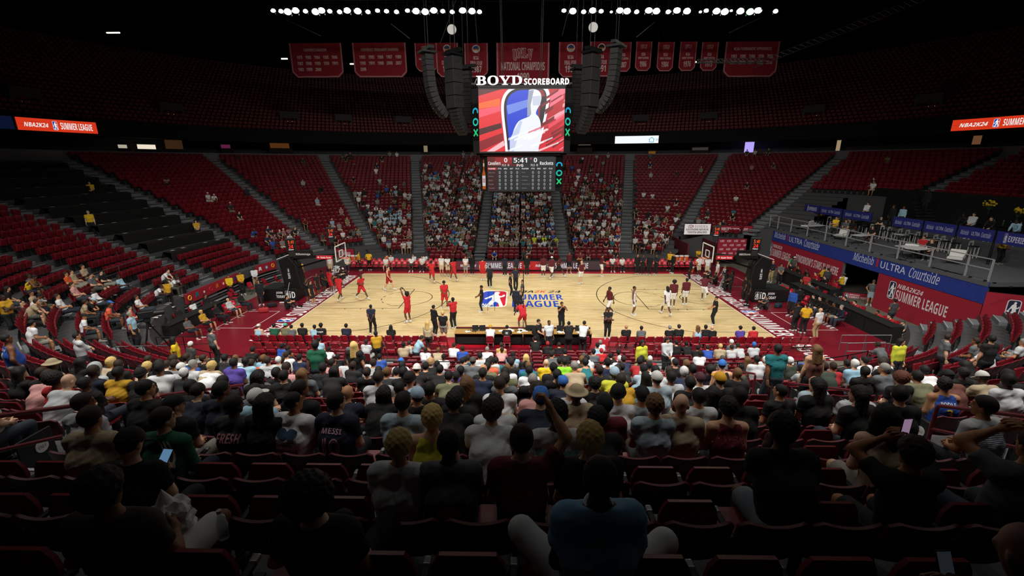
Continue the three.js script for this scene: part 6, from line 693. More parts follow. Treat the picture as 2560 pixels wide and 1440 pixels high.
const HATS = { h: ['cap', '#101013', 'black cap'], H: ['cap', '#2f6fc4', 'blue cap'], c: ['cap', '#a9c4d8', 'pale blue cap'], x: ['cap', '#d9d9d6', 'white cap'], r: ['cap', '#b02028', 'red cap'], i: ['cap', '#4a4640', 'olive cap'], I: ['cap', '#4a2630', 'maroon cap'], u: ['bucket', '#a89878', 'tan bucket hat'], U: ['bucket', '#e2e2e0', 'white bucket hat'], e: ['beanie', '#e4e4dc', 'white beanie'], E: ['beanie', '#0f0f12', 'black beanie'], Z: ['beanie', '#b28c5e', 'tan beanie'], g: ['hood', '#a8adb0', 'raised grey hood'], G: ['hood', '#121214', 'raised black hood'], Q: ['cap', '#49b5a4', 'turquoise cap'], V: ['cap', '#d29a1c', 'yellow cap'] };
const SITS = ['lap', 'lapL', 'lapR', 'fwd', 'phone', 'cross', 'slouch', 'chin', 'fwdD', 'shoot', 'armUp'], SITW = ['', 'looking left', 'looking right', 'leaning forward', 'holding a phone', 'arms folded', 'slouching', 'chin in hand', 'head bowed', 'raising a phone', 'one arm raised'];
const ORD = ['first', 'second', 'third', 'fourth', 'fifth', 'sixth', 'seventh', 'eighth', 'ninth', 'tenth', 'eleventh', 'twelfth', 'thirteenth', 'fourteenth', 'fifteenth', 'sixteenth', 'seventeenth', 'eighteenth', 'nineteenth', 'twentieth', 'twenty-first', 'twenty-second', 'twenty-third', 'twenty-fourth'];
const prnd = rngOf(4711);
const lod = w => w < 8.5 ? 0 : w < 15.5 ? 1 : 2;
function look(code) {   // e.g. 'Wk' white top, black hair; 'Kh3' black top, black cap, pose 3; leading '-' tank, '+' long sleeves
  let kind = 'tee', c = code; if (c[0] === '-') { kind = 'tank'; c = c.slice(1); } else if (c[0] === '+') { kind = 'long'; c = c.slice(1); }
  const T = TOPC[c[0]] || TOPC.e, h = c[1] || 'k', hat = HATS[h], hair = HAIRS[h], pi = c.length > 2 ? parseInt(c[2], 11) : [0, 0, 0, 1, 2, 3, 3, 5, 6, 8][Math.floor(prnd() * 10)];
  const dark = 'kazDm'.includes(h) ? prnd() < 0.6 : prnd() < 0.15, skin = SKIN[dark ? 4 + Math.floor(prnd() * 3) : Math.floor(prnd() * 3.5)];
  return { s: { p: POSE[SITS[pi]], t: [kind, T[0]], b: [prnd() < 0.55 ? 'shorts' : 'pants', pick(['#15171c', '#23262c', '#2f3742', '#4a4a44', '#8d8a80', '#1a2030'], prnd)], hair: hat ? ['buzz', 'k'] : hair[0] && [hair[0], hair[1]], hat: hat && [hat[0], hat[1]], skin, sc: 0.96 + prnd() * 0.08, wide: prnd() < 0.75 ? 1 : 1.16, shoe: pick(['#d8d8d6', '#1c1c1e', '#8a8a88'], prnd) }, words: `${T[1]} ${kind === 'tank' ? 'tank top' : kind === 'long' ? 'sweater' : 'T-shirt'}, ${(hat || hair)[2]}${SITW[pi] ? ', ' + SITW[pi] : ''}` };
}
const filler = [], STUFF_FROM = 15.2;   // seated people farther than this are part of the crowd
function seatPerson(px, py, code, where = 'near stand', extra = {}) {
  const q = onStand(px, py, 1.25, 0.36); if (!q) return null; const kk = extra.k ?? Math.max(-6, Math.min(18, q.k)); if (extra.k) { const sl = extra.p === POSE.slouch || extra.p === POSE.sprawl ? 0.3 : 0.36; const d = ray(px, py), zz = 16.58 + STEP * kk - 0.36, t = (zz - EYE.z) / d.z; q.x = EYE.x + d.x * t; q.z = zz; } const st = nearestSeat(q.x, q.z, kk); if (!st) return null; st.used = true;
  const { s, words } = look(code), w = toPx(st.x, st.y + 1, st.z)[2]; if (w > STUFF_FROM && where !== 'near stand' && where !== 'end stand') { st.tc = s.t[1]; st.hc = s.hat ? s.hat[1] : s.hair ? HAIRC[s.hair[1]] : null; filler.push(st); return null; }
  Object.assign(s, { L: lod(w) }, extra);
  const dx = extra.k ? Math.max(-0.22, Math.min(0.22, q.x - st.x)) : 0; return person([st.x + dx, st.y + 0.012, st.z], st.turn + (prnd() - 0.5) * 0.16, s, extra.label || `spectator in ${words}, ${ORD[st.k + 6]} row, ${where}`, 'seated spectators');
}
// crop-local lists: head centre x, y in a 4x enlarged crop, code
const crop = (ox, oy, k, str, where) => str.trim().split(/\s*;\s*/).forEach(e => { if (!e) return; const [x, y, c] = e.split(','); seatPerson(ox + x / k, oy + y / k, c, where); });
// prominent seated people first, so that they get their own seats
const big = {};
big.grey = seatPerson(997, 1062, 'sn0', 'near stand', { k: 15, wide: 1.0, t: ['tee', '#c8d2d6'] }); big.print = seatPerson(1118, 1072, 'ek0', 'near stand', { k: 15 }); big.arm = seatPerson(1217, 1080, 'Mda', 'near stand', { k: 15 }); big.yel = seatPerson(1082, 1034, '-vn0'); big.black = seatPerson(1432, 1055, 'Kn0', 'near stand', { k: 15, hair: ['mop', 'n'] }); big.mar = seatPerson(1520, 1022, 'Mh0', 'near stand', { k: 13, wide: 1.16 }); big.gwy = seatPerson(1590, 1002, 'sh0', 'near stand', { k: 12 }); big.jer = seatPerson(1632, 1042, 'sM0', 'near stand', { k: 13, hair: ['mop', 'b'] }); big.str = seatPerson(1392, 1030, 'wm0', 'near stand', { k: 14 });
big.ned = seatPerson(738, 1004, 'Wz2', 'near stand', { k: 13 }); big.mes = seatPerson(822, 1004, 'Nk2', 'near stand', { k: 13 }); big.lb = seatPerson(915, 1010, 'sk0'); big.pink = seatPerson(1000, 962, '-Pz0', 'near stand', { k: 11 }); big.fresh = seatPerson(597, 1002, 'Nk2', 'near stand', { k: 13, t: ['tee', '#2c2c30'] }); big.camo = seatPerson(210, 992, '+wd2'); big.green = seatPerson(432, 1062, '+Gd2', 'near stand', { k: 14 }); big.cap = seatPerson(362, 1118, 'Kh4', 'near stand', { k: 15, hat: ['cap', '#101416'] }); big.camo2 = seatPerson(272, 1110, 'td0', 'near stand', { k: 14 });
big.bag = seatPerson(366, 1270, 'ek2', 'near stand', { k: 16, p: POSE.slouch, t: ['tee', '#3a3430'], b: ['shorts', '#d6d6d0'], hair: ['mop', 'k'] }); big.head = seatPerson(850, 1318, 'Km0', 'near stand', { k: 16, p: POSE.slouch, hair: ['afro', 'k'] }); big.blue = seatPerson(1490, 1262, 'sk0', 'near stand', { k: 16, t: ['tee', '#7fb4dc'], b: ['pants', '#dde2e4'], p: POSE.sprawl }); big.bald = seatPerson(2505, 1400, 'Kb4', 'near stand', { k: 17 });
big.blk1 = seatPerson(1970, 1078, 'Km8', 'near stand', { k: 15, wide: 1.16, p: POSE.chin, b: ['shorts', '#6f7b84'] }); big.blk2 = seatPerson(2250, 1078, 'KM9', 'near stand', { k: 15, b: ['shorts', '#1c1d20'] }); big.gry2 = seatPerson(2530, 1092, 'ed9', 'near stand', { k: 15 }); big.polo = seatPerson(2510, 992, 'wk1', 'near stand', { k: 13 }); big.poole = seatPerson(2425, 962, '-Bm2'); big.tank = seatPerson(2085, 1036, '-tl2'); big.flor = seatPerson(1832, 1012, '-Mm0'); big.wk = seatPerson(1795, 992, 'wk0'); big.bk3 = seatPerson(1715, 985, 'Kk0', 'near stand', { wide: 1.16 }); big.bk4 = seatPerson(1517, 956, 'Km0', 'near stand', { wide: 1.16 });
big.coch = seatPerson(1326, 918, 'Wk0', 'near stand', { wide: 1.16 }); big.neon = seatPerson(1406, 904, 'Lk0'); big.coral = seatPerson(1236, 906, 'Ck0'); big.hard = seatPerson(1542, 876, '-Rk0'); big.lak = seatPerson(1262, 866, '-yd0'); big.play = seatPerson(1218, 870, 'Wy0'); big.brya = seatPerson(708, 876, '-Kk0'); big.cur = seatPerson(1000, 854, '-wd0');
crop(0, 820, 4, `540,390,tu; 800,410,wg; 540,500,Ra; 710,520,Kk; 800,540,wb; 900,470,Nd; 985,450,yk; 1140,370,Kd; 1255,360,tn; 1300,395,tn; 1380,370,Kl; 1470,390,wy; 1480,300,Kd8; 1465,470,KE; 1720,350,Wd3; 1915,385,Wn8; 1810,400,wx; 2120,450,ey; 2010,400,tk; 1195,540,Kl; 1280,490,Kl; 2180,500,Kk; 2300,490,Kl; 2420,420,Kk; 2190,380,wx; 2330,360,pk; 2475,220,Kb; 2270,310,Kk; 1880,300,Kd; 1960,310,Kd; 2300,140,eL; 240,600,wl2; 520,640,Kk; 1240,650,Nk; 1540,650,Nk2; 1900,730,Kh2; 275,420,Kl; 420,420,Kd; 660,360,Kl; 1000,330,KM; 1600,330,KM; 60,620,Kk; 2500,330,Od; 1640,520,Kl; 2060,560,Kk; 340,520,Pd`, 'near stand, board side');
crop(640, 820, 4, `220,170,Bk; 335,280,Wd; 395,240,Kk; 650,120,bk; 655,190,Wh; 775,190,Wk; 940,150,ed; 1055,130,wd; 1055,190,Kl; 1325,150,Kk; 1470,170,tl; 1740,200,Wd; 1860,190,tL; 1990,160,Wd; 2100,190,Bd; 2395,195,Pd; 120,330,wd; 260,340,bk; 645,350,Pk; 755,320,wk; 815,260,Kk9; 1165,410,Kd; 1250,370,Nk; 1385,330,WH; 1450,370,Kk; 1530,420,Kk; 1675,400,Ke; 1690,355,KZ; 1865,260,Wk; 1860,410,Kk; 1950,400,pk; 2080,330,ei; 2140,390,Kb; 2180,290,wk; 2205,380,ok; 2490,430,ok; 50,440,eL; 205,430,Pd; 310,450,Kk; 60,540,eh; 45,600,bx; 1250,500,wd; 1130,610,Nb; 1265,640,Kl; 1590,500,-KE; 1840,470,ok; 1830,660,KE; 1965,650,Kc; 2040,560,KL; 2210,760,wh; 2330,610,Wd4; 100,700,Kl; 200,720,Rl; 850,680,Kk; 2000,830,wM; 1430,700,Km; 2480,620,td; 560,420,Kl; 20,330,Bk; 1760,560,Kk; 2280,560,Kd`, 'near stand middle');
crop(1280, 820, 4, `260,130,Kk; 380,150,Kr; 470,140,Kd; 885,130,wy; 860,170,bk; 910,215,Rr; 950,260,Kl; 850,250,eh; 745,280,Wi; 580,240,Kh; 470,230,Kd; 325,330,Yb; 150,290,KF; 320,480,Ky; 275,570,wb; 395,450,Kk; 750,420,ty; 830,350,-Tk; 600,530,NH; 840,520,yd; 1045,490,vc; 1120,550,sx; 1195,400,sh; 1290,470,bD; 1365,400,Pd; 1460,480,wk; 1610,460,wk; 1770,480,WI; 1940,330,Kh; 1825,240,Wk3; 2040,270,ei; 2155,330,wk; 2240,360,Na; 2400,390,-KH; 2090,540,KV; 1990,520,Kk; 2230,140,eU; 2335,150,wH; 2440,150,wd; 2550,150,Pd; 2040,180,tF; 2130,190,wd; 2180,180,Bd; 1400,130,Kh; 1700,150,Kl; 1790,160,Kl; 1930,170,Kl; 1380,630,WE; 1505,650,tu; 20,780,NH; 120,560,KL; 700,640,Pd; 1560,800,tb; 330,640,KE; 1700,560,Kl; 470,480,Kk; 60,480,eM; 1880,420,-Kk; 2500,280,wd; 2300,300,KL; 430,840,Km`, 'near stand, deck side');
crop(1920, 820, 4, `225,150,bi; 330,300,wk; 640,160,Wb3; 1190,150,ed6; 2010,150,ed; 2120,190,Wd8; 2530,120,wy; 350,520,sb; 700,570,wk; 800,330,Kk; 950,530,Ka; 1250,510,Kq; 1170,420,ey; 1430,500,ok3; 1190,660,Kk; 1480,700,Kl; 1850,480,mh8; 2330,470,Kh; 1600,410,Wk3; 1710,400,Km; 300,600,Kz; 860,430,Kk; 1340,360,KM; 1960,420,Kl; 2230,520,tx; 2460,560,Wk; 560,620,Kl; 1060,380,Kh`, 'near stand corner');
// end stand people
crop(0, 560, 3.6, `550,430,Od6; 630,400,td6; 700,380,td6; 1165,420,bk6; 1470,420,Wk3; 930,470,ek6; 1010,450,Kk6; 1350,540,Wk3; 1430,500,Wk3; 1545,540,Wk; 1690,560,Wk8; 1830,510,Wk; 1910,490,Rk; 245,520,-Yk8; 60,570,Kl; 300,640,Wk8; 540,610,Wd6; 590,600,WM6; 640,570,Pd6; 800,610,Wb6; 1195,660,Wd6; 1140,680,Rk6; 1100,720,NH; 915,720,Ck; 840,700,Kc; 130,680,td; 690,860,Wh; 230,900,Wh; 1620,470,ek; 1740,480,td; 1790,470,Bk; 100,490,ek6; 420,640,td6; 720,690,td; 1000,690,ed`, 'end stand');
// lettering and prints on backs
const words = (p, draw, w, h, cy, tw = 128, th = 128, back = true) => p && printOn(p, clearTex(tw, th, draw), w, h, cy, back);
words(big.mes, c => { text(c, 'MESSI', 14, 8, 100, 22, '#d9a2b4'); c.strokeStyle = '#c78fa4'; c.lineWidth = 7; c.beginPath(); c.moveTo(28, 50); c.lineTo(28, 122); c.moveTo(40, 46); c.lineTo(40, 122); c.stroke(); c.beginPath(); c.ellipse(84, 86, 24, 36, 0, 0, 7); c.stroke(); c.lineWidth = 3; c.beginPath(); c.ellipse(84, 86, 14, 26, 0, 0, 7); c.stroke(); }, 0.3, 0.32, 0.31);
words(big.ned, c => { c.fillStyle = '#2c4a66'; c.beginPath(); c.ellipse(42, 30, 26, 20, 0.3, 0, 7); c.ellipse(86, 30, 26, 20, -0.3, 0, 7); c.fill(); text(c, 'netherlands', 14, 50, 100, 16, '#1e2c3c', 'bold 100px serif'); text(c, 'scenery', 20, 70, 80, 18, '#1e2c3c', 'bold 100px serif'); text(c, 'authorized', 12, 94, 104, 20, '#1e2c3c', 'bold 100px serif'); }, 0.34, 0.34, 0.3);
words(big.fresh, c => text(c, 'FRESH', 8, 40, 112, 48, '#c07a80', 'italic bold 100px sans-serif'), 0.34, 0.3, 0.36); words(big.gwy, c => text(c, 'GWYNN', 6, 60, 116, 36, '#1a1c22'), 0.34, 0.3, 0.32); words(big.coch, c => { text(c, 'The Cochran Firm', 10, 30, 108, 20, '#3c4650', '100px serif'); text(c, '1-800-THE-FIRM', 14, 60, 100, 18, '#3c4650'); }, 0.34, 0.3, 0.34); words(big.hard, c => { text(c, 'HARDEN', 20, 14, 88, 24, '#f0e0e2'); text(c, '13', 36, 50, 56, 70, '#f0e0e2'); }, 0.26, 0.3, 0.32); words(big.lak, c => { text(c, 'BRYANT', 22, 12, 84, 20, '#e9dcc8'); text(c, '24', 30, 46, 68, 72, '#f4f0ea', 'bold 100px sans-serif', ['#54409a', 8]); }, 0.26, 0.3, 0.32); words(big.play, c => { text(c, 'PLAYBOY', 14, 40, 100, 24, '#23262a'); text(c, 'PLAYBOY', 14, 76, 100, 24, '#23262a'); }, 0.28, 0.26, 0.32); words(big.brya, c => { text(c, 'BRYANT', 16, 14, 96, 24, '#d8c8a0'); text(c, '8', 44, 50, 40, 70, '#d8c8a0'); }, 0.26, 0.3, 0.32); words(big.cur, c => { text(c, 'CURRY', 18, 8, 92, 28, '#2a3a66'); text(c, '30', 26, 46, 76, 74, '#2a3a66'); }, 0.26, 0.3, 0.3); words(big.poole, c => { text(c, 'POOLE', 14, 14, 100, 34, '#e8e4da'); text(c, '3', 42, 62, 46, 62, '#e0b83a'); }, 0.28, 0.3, 0.32);
words(big.print, c => { c.fillStyle = '#1c2a44'; c.fillRect(6, 10, 116, 108); c.fillStyle = '#3a4f86'; c.fillRect(10, 70, 108, 44); for (const [r, f] of [[44, '#c8752a'], [32, '#a84a2a'], [20, '#d89a3a']]) { c.fillStyle = f; c.beginPath(); c.arc(64, 66, r, PI, 0); c.fill(); } }, 0.3, 0.26, 0.22); words(big.black, c => { c.strokeStyle = '#b04a24'; c.lineWidth = 4; c.beginPath(); c.arc(64, 20, 10, 0, 7); c.stroke(); for (let i = 0; i < 6; i++) { c.strokeRect(52, 34 + i * 15, 24, 11); c.beginPath(); c.moveTo(64, 34 + i * 15); c.lineTo(64, 45 + i * 15); c.stroke(); } }, 0.2, 0.36, 0.28); words(big.str, c => { c.fillStyle = '#5f8c88'; for (let i = 0; i < 3; i++) c.fillRect(0, 10 + i * 42, 128, 20); }, 0.4, 0.34, 0.28); words(big.polo, c => { c.fillStyle = '#3c4a70'; for (let i = 0; i < 22; i++) c.fillRect(0, i * 6, 128, 2); }, 0.42, 0.4, 0.28); words(big.camo, c => { const r = rngOf(12); c.fillStyle = '#24262a'; for (let i = 0; i < 26; i++) { c.beginPath(); c.ellipse(r() * 128, r() * 128, 4 + r() * 12, 3 + r() * 6, r() * 3, 0, 7); c.fill(); } }, 0.44, 0.36, 0.3); words(big.flor, c => { const r = rngOf(5); c.fillStyle = '#c08a94'; for (let i = 0; i < 60; i++) c.fillRect(r() * 128, r() * 128, 3, 3); }, 0.34, 0.3, 0.28);
words(big.green, c => { c.strokeStyle = '#dfe8e2'; c.lineWidth = 5; for (let i = 0; i < 3; i++) { c.beginPath(); c.moveTo(70 + i * 14, 0); c.bezierCurveTo(90 + i * 14, 30, 96 + i * 12, 60, 100 + i * 10, 128); c.stroke(); } }, 0.4, 0.26, 0.4);
if (big.blue) { const J = big.blue.F.J, g = new THREE.TorusGeometry(0.066, 0.018, 8, 22).rotateX(PI / 2 - 0.25).translate(J.neck.x, J.neck.y + 0.02, J.neck.z + 0.005); part('collar', g, M(0xe8ebee, 0.8), big.blue, 'white collar'); }
// things held by the nearest people
const phoneT = (x, y, z, ry, rx, label, col = 0x6f9fc8, k = 0.5) => { const t = thing('smartphone', label, 'phone', [x, y, z], ry); t.rotation.x = rx; part('body', rbox(0.075, 0.15, 0.009, 0.004, 0, 0, 0), mBlackPad, t); part('screen', plane(0.068, 0.14, 0, 0, 0.006), new THREE.MeshStandardMaterial({ color: 0x111111, emissive: col, emissiveIntensity: k }), t, 'lit screen'); };
const atHand = (p, i, f) => { if (!p) return; p.updateMatrixWorld(true); const w = p.F.J.wr[i].clone().add(p.F.J.wr[i].clone().sub(p.F.J.el[i]).normalize().multiplyScalar(0.11)); p.localToWorld(w); f(w); };
atHand(big.cap, 1, w => phoneT(w.x + 0.05, w.y + 0.05, w.z, 0.3, -0.9, 'lit smartphone held by the spectator in the black cap')); atHand(big.blk2, 0, w => phoneT(w.x + 0.02, w.y + 0.04, w.z, 0.1, 0, 'lit smartphone raised by the spectator filming in black', 0xb090b0, 0.5)); atHand(big.bald, 0, w => phoneT(w.x, w.y + 0.03, w.z, 0.1, -0.5, 'dark smartphone held by the bald spectator', 0x404850, 0.2));
atHand(big.bag, 0, w => { const t = thing('plastic_bag', 'crumpled white plastic bag held by the spectator in dark brown', 'bag', [w.x + 0.12, w.y - 0.1, w.z - 0.08]); const g = new THREE.IcosahedronGeometry(0.13, 4), p = g.attributes.position; for (let i = 0; i < p.count; i++) { const x = p.getX(i), y = p.getY(i), z = p.getZ(i), k = 1 + 0.2 * Math.sin(x * 60 + y * 35) * Math.sin(z * 50 + y * 20) + 0.12 * Math.sin(y * 90 + x * 20); p.setXYZ(i, x * k, y * k * 1.15, z * k); } g.computeVertexNormals(); part('bag_body', g.translate(0, 0.14, 0), M(0xe6eaec, 0.6), t); part('bag_neck', new THREE.ConeGeometry(0.06, 0.12, 7, 3, true).translate(-0.02, 0.32, 0), M(0xe6eaec, 0.6), t); });
atHand(big.bag, 1, w => { const t = thing('water_bottle', 'small clear water bottle beside the spectator with the plastic bag', 'bottle', [w.x + 0.3, w.y - 0.15, w.z]); part('bottle_body', new THREE.LatheGeometry([[0, 0], [0.032, 0], [0.033, 0.13], [0.014, 0.18], [0.014, 0.2], [0, 0.2]].map(p => new THREE.Vector2(...p)), 12), new THREE.MeshPhysicalMaterial({ color: 0xdfe8ee, roughness: 0.1, transmission: 0.9, thickness: 0 }), t); part('cap', cyl(0.016, 0.016, 0.02, 10, 0, 0.21, 0), M(0xc8ccd0, 0.5), t); });
// standing people on the stands and aisles
function standAt(p, turn, code, pose, label, o = {}) { const { s } = look(code); s.p = POSE[pose]; const q = toPx(p.x, p.y + 1, p.z); Object.assign(s, { L: q ? lod(q[2]) : 2, sc: 1 }, o); return person([p.x, p.y, p.z], rad(turn), s, label, o.group); }
const aisleAt = (px, py, X) => { const h = onX(px, py, X), k = Math.round((h.z - 16.58) / STEP); return { x: X, y: rowY(k) + 0.16, z: 16.58 + k * STEP - 0.1 }; };   // head seen at px, py above the aisle
standAt(aisleAt(772, 893, -6.0), 185, 'Gm', 'walk', 'person in a green T-shirt walking down the aisle', { wide: 1.16, skin: SKIN[5] }); standAt((p => ({ x: -4.9, y: p.y, z: p.z }))(aisleAt(872, 905, -4.9)), 170, 'KF', 'standL', 'person with long blond hair in a black top standing beside the green shirt');
standAt(aisleAt(1936, 850, 6.0), 178, 'Tk', 'walk', 'person in a teal shirt with a backpack walking down the aisle', { wide: 1.1, skin: SKIN[4] }); standAt(aisleAt(2064, 880, 6.9), 184, '-mL', 'stand', 'person with long brown hair in a brown sleeveless top standing at the aisle rail');
const up = (px, py, dh) => { const q = onStand(px, py, dh); return { x: q.x, y: rowY(q.k) + 0.01, z: q.z }; };
standAt(up(190, 838, 1.6), 150, '+wz', 'folded', 'person in a pale grey hoodie standing with folded arms', { skin: SKIN[2] }); standAt(up(22, 868, 1.6), 150, '-Bz', 'hips', 'person in a blue basketball jersey with a white zero', { skin: SKIN[4], wide: 1.16 });
{ const last = scene.children[scene.children.length - 1]; printOn(last, clearTex(128, 160, c => { text(c, 'WESTBROOK', 10, 6, 108, 24, '#d8dce4'); text(c, '0', 38, 48, 52, 100, '#d8dce4'); }), 0.3, 0.38, 0.32); }
[[432, 848, 'Yl', 120, 'person in a yellow polo shirt standing beside the empty seats of the near stand', 'standL'], [526, 826, 'ek', 150, 'person in grey standing at the end of the courtside chairs', 'stand'], [940, 838, 'yk', 200, 'person in a yellow shirt standing behind the courtside chairs', 'standR'], [1040, 845, 'bd', 120, 'person in a pale blue shirt bending over behind the courtside chairs', 'reach'], [1605, 866, '+vl', 20, 'person in a yellow sweater with long dark hair standing on the steps', 'stand'], [1668, 858, '+wD', 10, 'person in a pale printed hooded jacket standing among red seats', 'front'], [2252, 858, '+vl', 10, 'person in a yellow top and grey hat standing in the near stand', 'standL'], [2368, 848, 'ed', 60, 'person in a grey printed T-shirt with a lanyard standing', 'standL'], [2478, 858, 'Kk', 185, 'person in a large black T-shirt standing with back turned', 'standR'], [413, 706, 'yk', 210, 'person in a yellow shirt standing on the end stand steps', 'standR'], [5, 742, 'yz', 90, 'person in a yellow shirt standing at the end stand', 'folded'], [223, 455, 'Yk', 40, 'person in yellow sitting high in the draped block', 'lap'], [220, 532, 'Yy', 40, 'person in yellow standing between black draped tiers', 'stand'], [490, 558, 'yl', 40, 'person in yellow standing at the foot of the far aisle', 'front'], [325, 792, 'by', 110, 'person in a pale checked shirt beside the television camera', 'stand']].forEach(([px, py, code, turn, label, pose]) => { const q = pose === 'lap' ? up(px, py, 1.2) : up(px, py, 1.6); standAt(q, turn, code, pose, label, { wide: 1.1, b: ['pants', '#16171b'] }); });
// ---------- on and around the court ----------
const REDT = '#c8202a', MAR = '#5c1220';
function floorMan(px, py, turn, pose, top, bot, hair, skin, label, o = {}) {
  const p = onY(px, py, 0.04); if (px > 1960 && px < 2160 && p.z > -12.6 && p.z < 8) p.x = Math.min(p.x, 23.4); const onc = Math.abs(p.x) < 20 && Math.abs(p.z) < 10.5, hs = HAIRS[hair], ht = HATS[hair];
  return person([p.x, onc ? 0.04 : 0, p.z], rad(turn), { p: POSE[pose], t: top, b: bot, hair: ht ? ['buzz', 'k'] : hs && hs[0] ? [hs[0], hs[1]] : null, hat: ht && [ht[0], ht[1]], skin: SKIN[skin], L: 2, sc: o.sc || 1.02, wide: o.wide || 1, shoe: o.shoe }, label, o.group);
}
const RT_ = ['tee', REDT], RS = ['shorts', '#c01e28'], MT_ = ['tee', MAR], WS = ['shorts', '#e4e4e6'], KP = ['pants', '#111216'], KT = ['tee', '#101113'], pl = (...a) => floorMan(...a, { sc: 1.09 });
pl(851, 752, 165, 'walk', RT_, RS, 'k', 5, 'player in red running away with green shoes'); pl(905, 748, 60, 'stride', RT_, RS, 'd', 5, 'player in red striding towards the free throw lane'); pl(973, 726, 80, 'walk', ['tank', '#a01c28'], ['shorts', '#a01c28'], 'd', 1, 'player in dark red jersey walking past the far touchline'); pl(1081, 706, 200, 'stride', RT_, RS, 'k', 5, 'player in red warming up beside the team bench'); pl(1135, 703, 220, 'walk', RT_, RS, 'k', 5, 'player in red with black leggings by the courtside screen'); pl(1207, 701, 175, 'stand', RT_, RS, 'd', 1, 'player in red facing the courtside screen'); pl(1022, 808, -120, 'shotUp', RT_, RS, 'a', 5, 'player in red jumping with both arms raised to shoot'); pl(1112, 770, 20, 'ball', RT_, RS, 'm', 4, 'player in red looking down at both hands on the arc'); pl(1135, 821, -140, 'clap', RT_, KP, 'k', 6, 'person in red and black leggings clapping near the arc'); pl(1307, 823, -160, 'bent', RT_, RS, 'm', 5, 'player in red bending beside the black pole'); pl(828, 734, 150, 'stand', RT_, RS, 'k', 5, 'player in red standing at the baseline with blue shoes');
pl(1522, 789, -70, 'walk', MT_, WS, 'k', 5, 'player in maroon shirt walking with red shoes'); const p15 = pl(1581, 787, 60, 'stand', ['tank', '#e6e6e8'], WS, 'z', 4, 'player in white jersey and white shorts'); printOn(p15, clearTex(64, 64, c => text(c, '15', 10, 10, 44, 44, '#6e1422')), 0.2, 0.2, 0.36, false); pl(1664, 788, -160, 'walk', ['tee', '#e8e8ea'], WS, 'D', 5, 'player in white shirt with dreadlocks and black leggings'); pl(1680, 769, 170, 'stand', MT_, WS, 'a', 5, 'player in maroon behind the dreadlocked player'); pl(1711, 763, 180, 'stand', MT_, WS, 'k', 5, 'player in maroon standing with back turned in the lane'); pl(1757, 752, 150, 'kick', MT_, WS, 'k', 5, 'player in maroon swinging one leg up at the baseline'); pl(1452, 710, -150, 'hips', MT_, WS, 'b', 1, 'player in maroon and white shorts with pale legs'); pl(1358, 693, 170, 'stand', MT_, WS, 'k', 5, 'player in maroon facing the courtside screen'); pl(1378, 697, 150, 'walk', MT_, WS, 'x', 5, 'player in maroon with a white head cover'); pl(1396, 692, 60, 'stride', MT_, ['shorts', '#1a1214'], 'k', 5, 'player in maroon striding beside the courtside screen'); pl(1422, 682, 5, 'behind', MT_, ['shorts', '#14181f'], 'k', 3, 'coach in maroon standing before the screen lettering'); pl(1449, 682, -15, 'folded', MT_, KP, 'k', 3, 'coach in maroon with folded arms before the screen'); pl(1502, 690, 100, 'ball', MT_, WS, 'd', 2, 'player in maroon holding a ball near the far bench');
const fm = floorMan;
fm(933, 836, 180, 'behind', ['tee', '#1a2136'], KP, 'z', 5, 'officer in navy standing with hands behind back', { wide: 1.1 }); fm(1087, 838, 140, 'front', ['long', '#0e0e10'], KP, 'k', 3, 'man in a black suit standing at the near touchline'); fm(1110, 856, 175, 'stand', KT, ['shorts', '#8c8a82'], 'n', 1, 'person in black T-shirt and grey shorts at the near touchline'); fm(1205, 779, -80, 'front', KT, KP, 'k', 4, 'coach in black with white shoes beside the emblem'); fm(1225, 719, -160, 'stand', ['tee', '#161a26'], KP, 'z', 4, 'coach in dark navy standing behind the emblem'); fm(1276, 741, 90, 'hips', KT, KP, 'k', 3, 'referee in black standing beside the court lettering'); fm(1289, 724, 10, 'hips', ['tee', '#1d2330'], KP, 'b', 4, 'man in dark grey with hands on hips at mid court'); fm(1290, 784, 160, 'stand', ['long', '#141b30'], ['pants', '#141b30'], 'k', 5, 'man in navy tracksuit and white shoes at mid court', { shoe: '#eeeeee' }); fm(1306, 762, -90, 'stand', ['tee', '#4a4c50'], KP, 'z', 2, 'referee in grey standing over the blue lettering'); fm(1402, 828, 20, 'aim', KT, KP, 'k', 3, 'camera operator in black with headphones behind the scorer table'); fm(1517, 845, 0, 'folded', KT, KP, 'z', 5, 'guard in black with folded arms and pale mask', { wide: 1.16 }); fm(1783, 812, -100, 'front', KT, KP, 'z', 2, 'person in black standing at the near touchline by the deck side'); fm(1262, 690, 175, 'stand', ['tee', '#182036'], KP, 'k', 4, 'man in navy standing before the courtside screen'); fm(1181, 686, 10, 'stand', ['long', '#0e0e10'], KP, 'b', 4, 'man in black suit standing before the courtside screen'); fm(1105, 689, 0, 'stand', ['tee', '#dfe2e2'], ['shorts', '#c4b394'], 'b', 2, 'man in white shirt and tan shorts with hands down'); fm(1120, 690, 20, 'front', ['tee', '#dfe2e2'], ['shorts', '#c4b394'], 'k', 4, 'man in white shirt and tan shorts looking down'); fm(1165, 690, 0, 'front', ['tee', '#dfe2e2'], ['shorts', '#8e8e8c'], 'd', 2, 'man in white shirt and grey shorts before the screen'); fm(1317, 688, 5, 'stand', ['long', '#0d0e10'], KP, 'd', 1, 'man in black suit with a white lanyard before the screen'); fm(1291, 692, -150, 'stand', ['tee', '#1a2136'], KP, 'z', 5, 'man in navy with back turned before the screen');
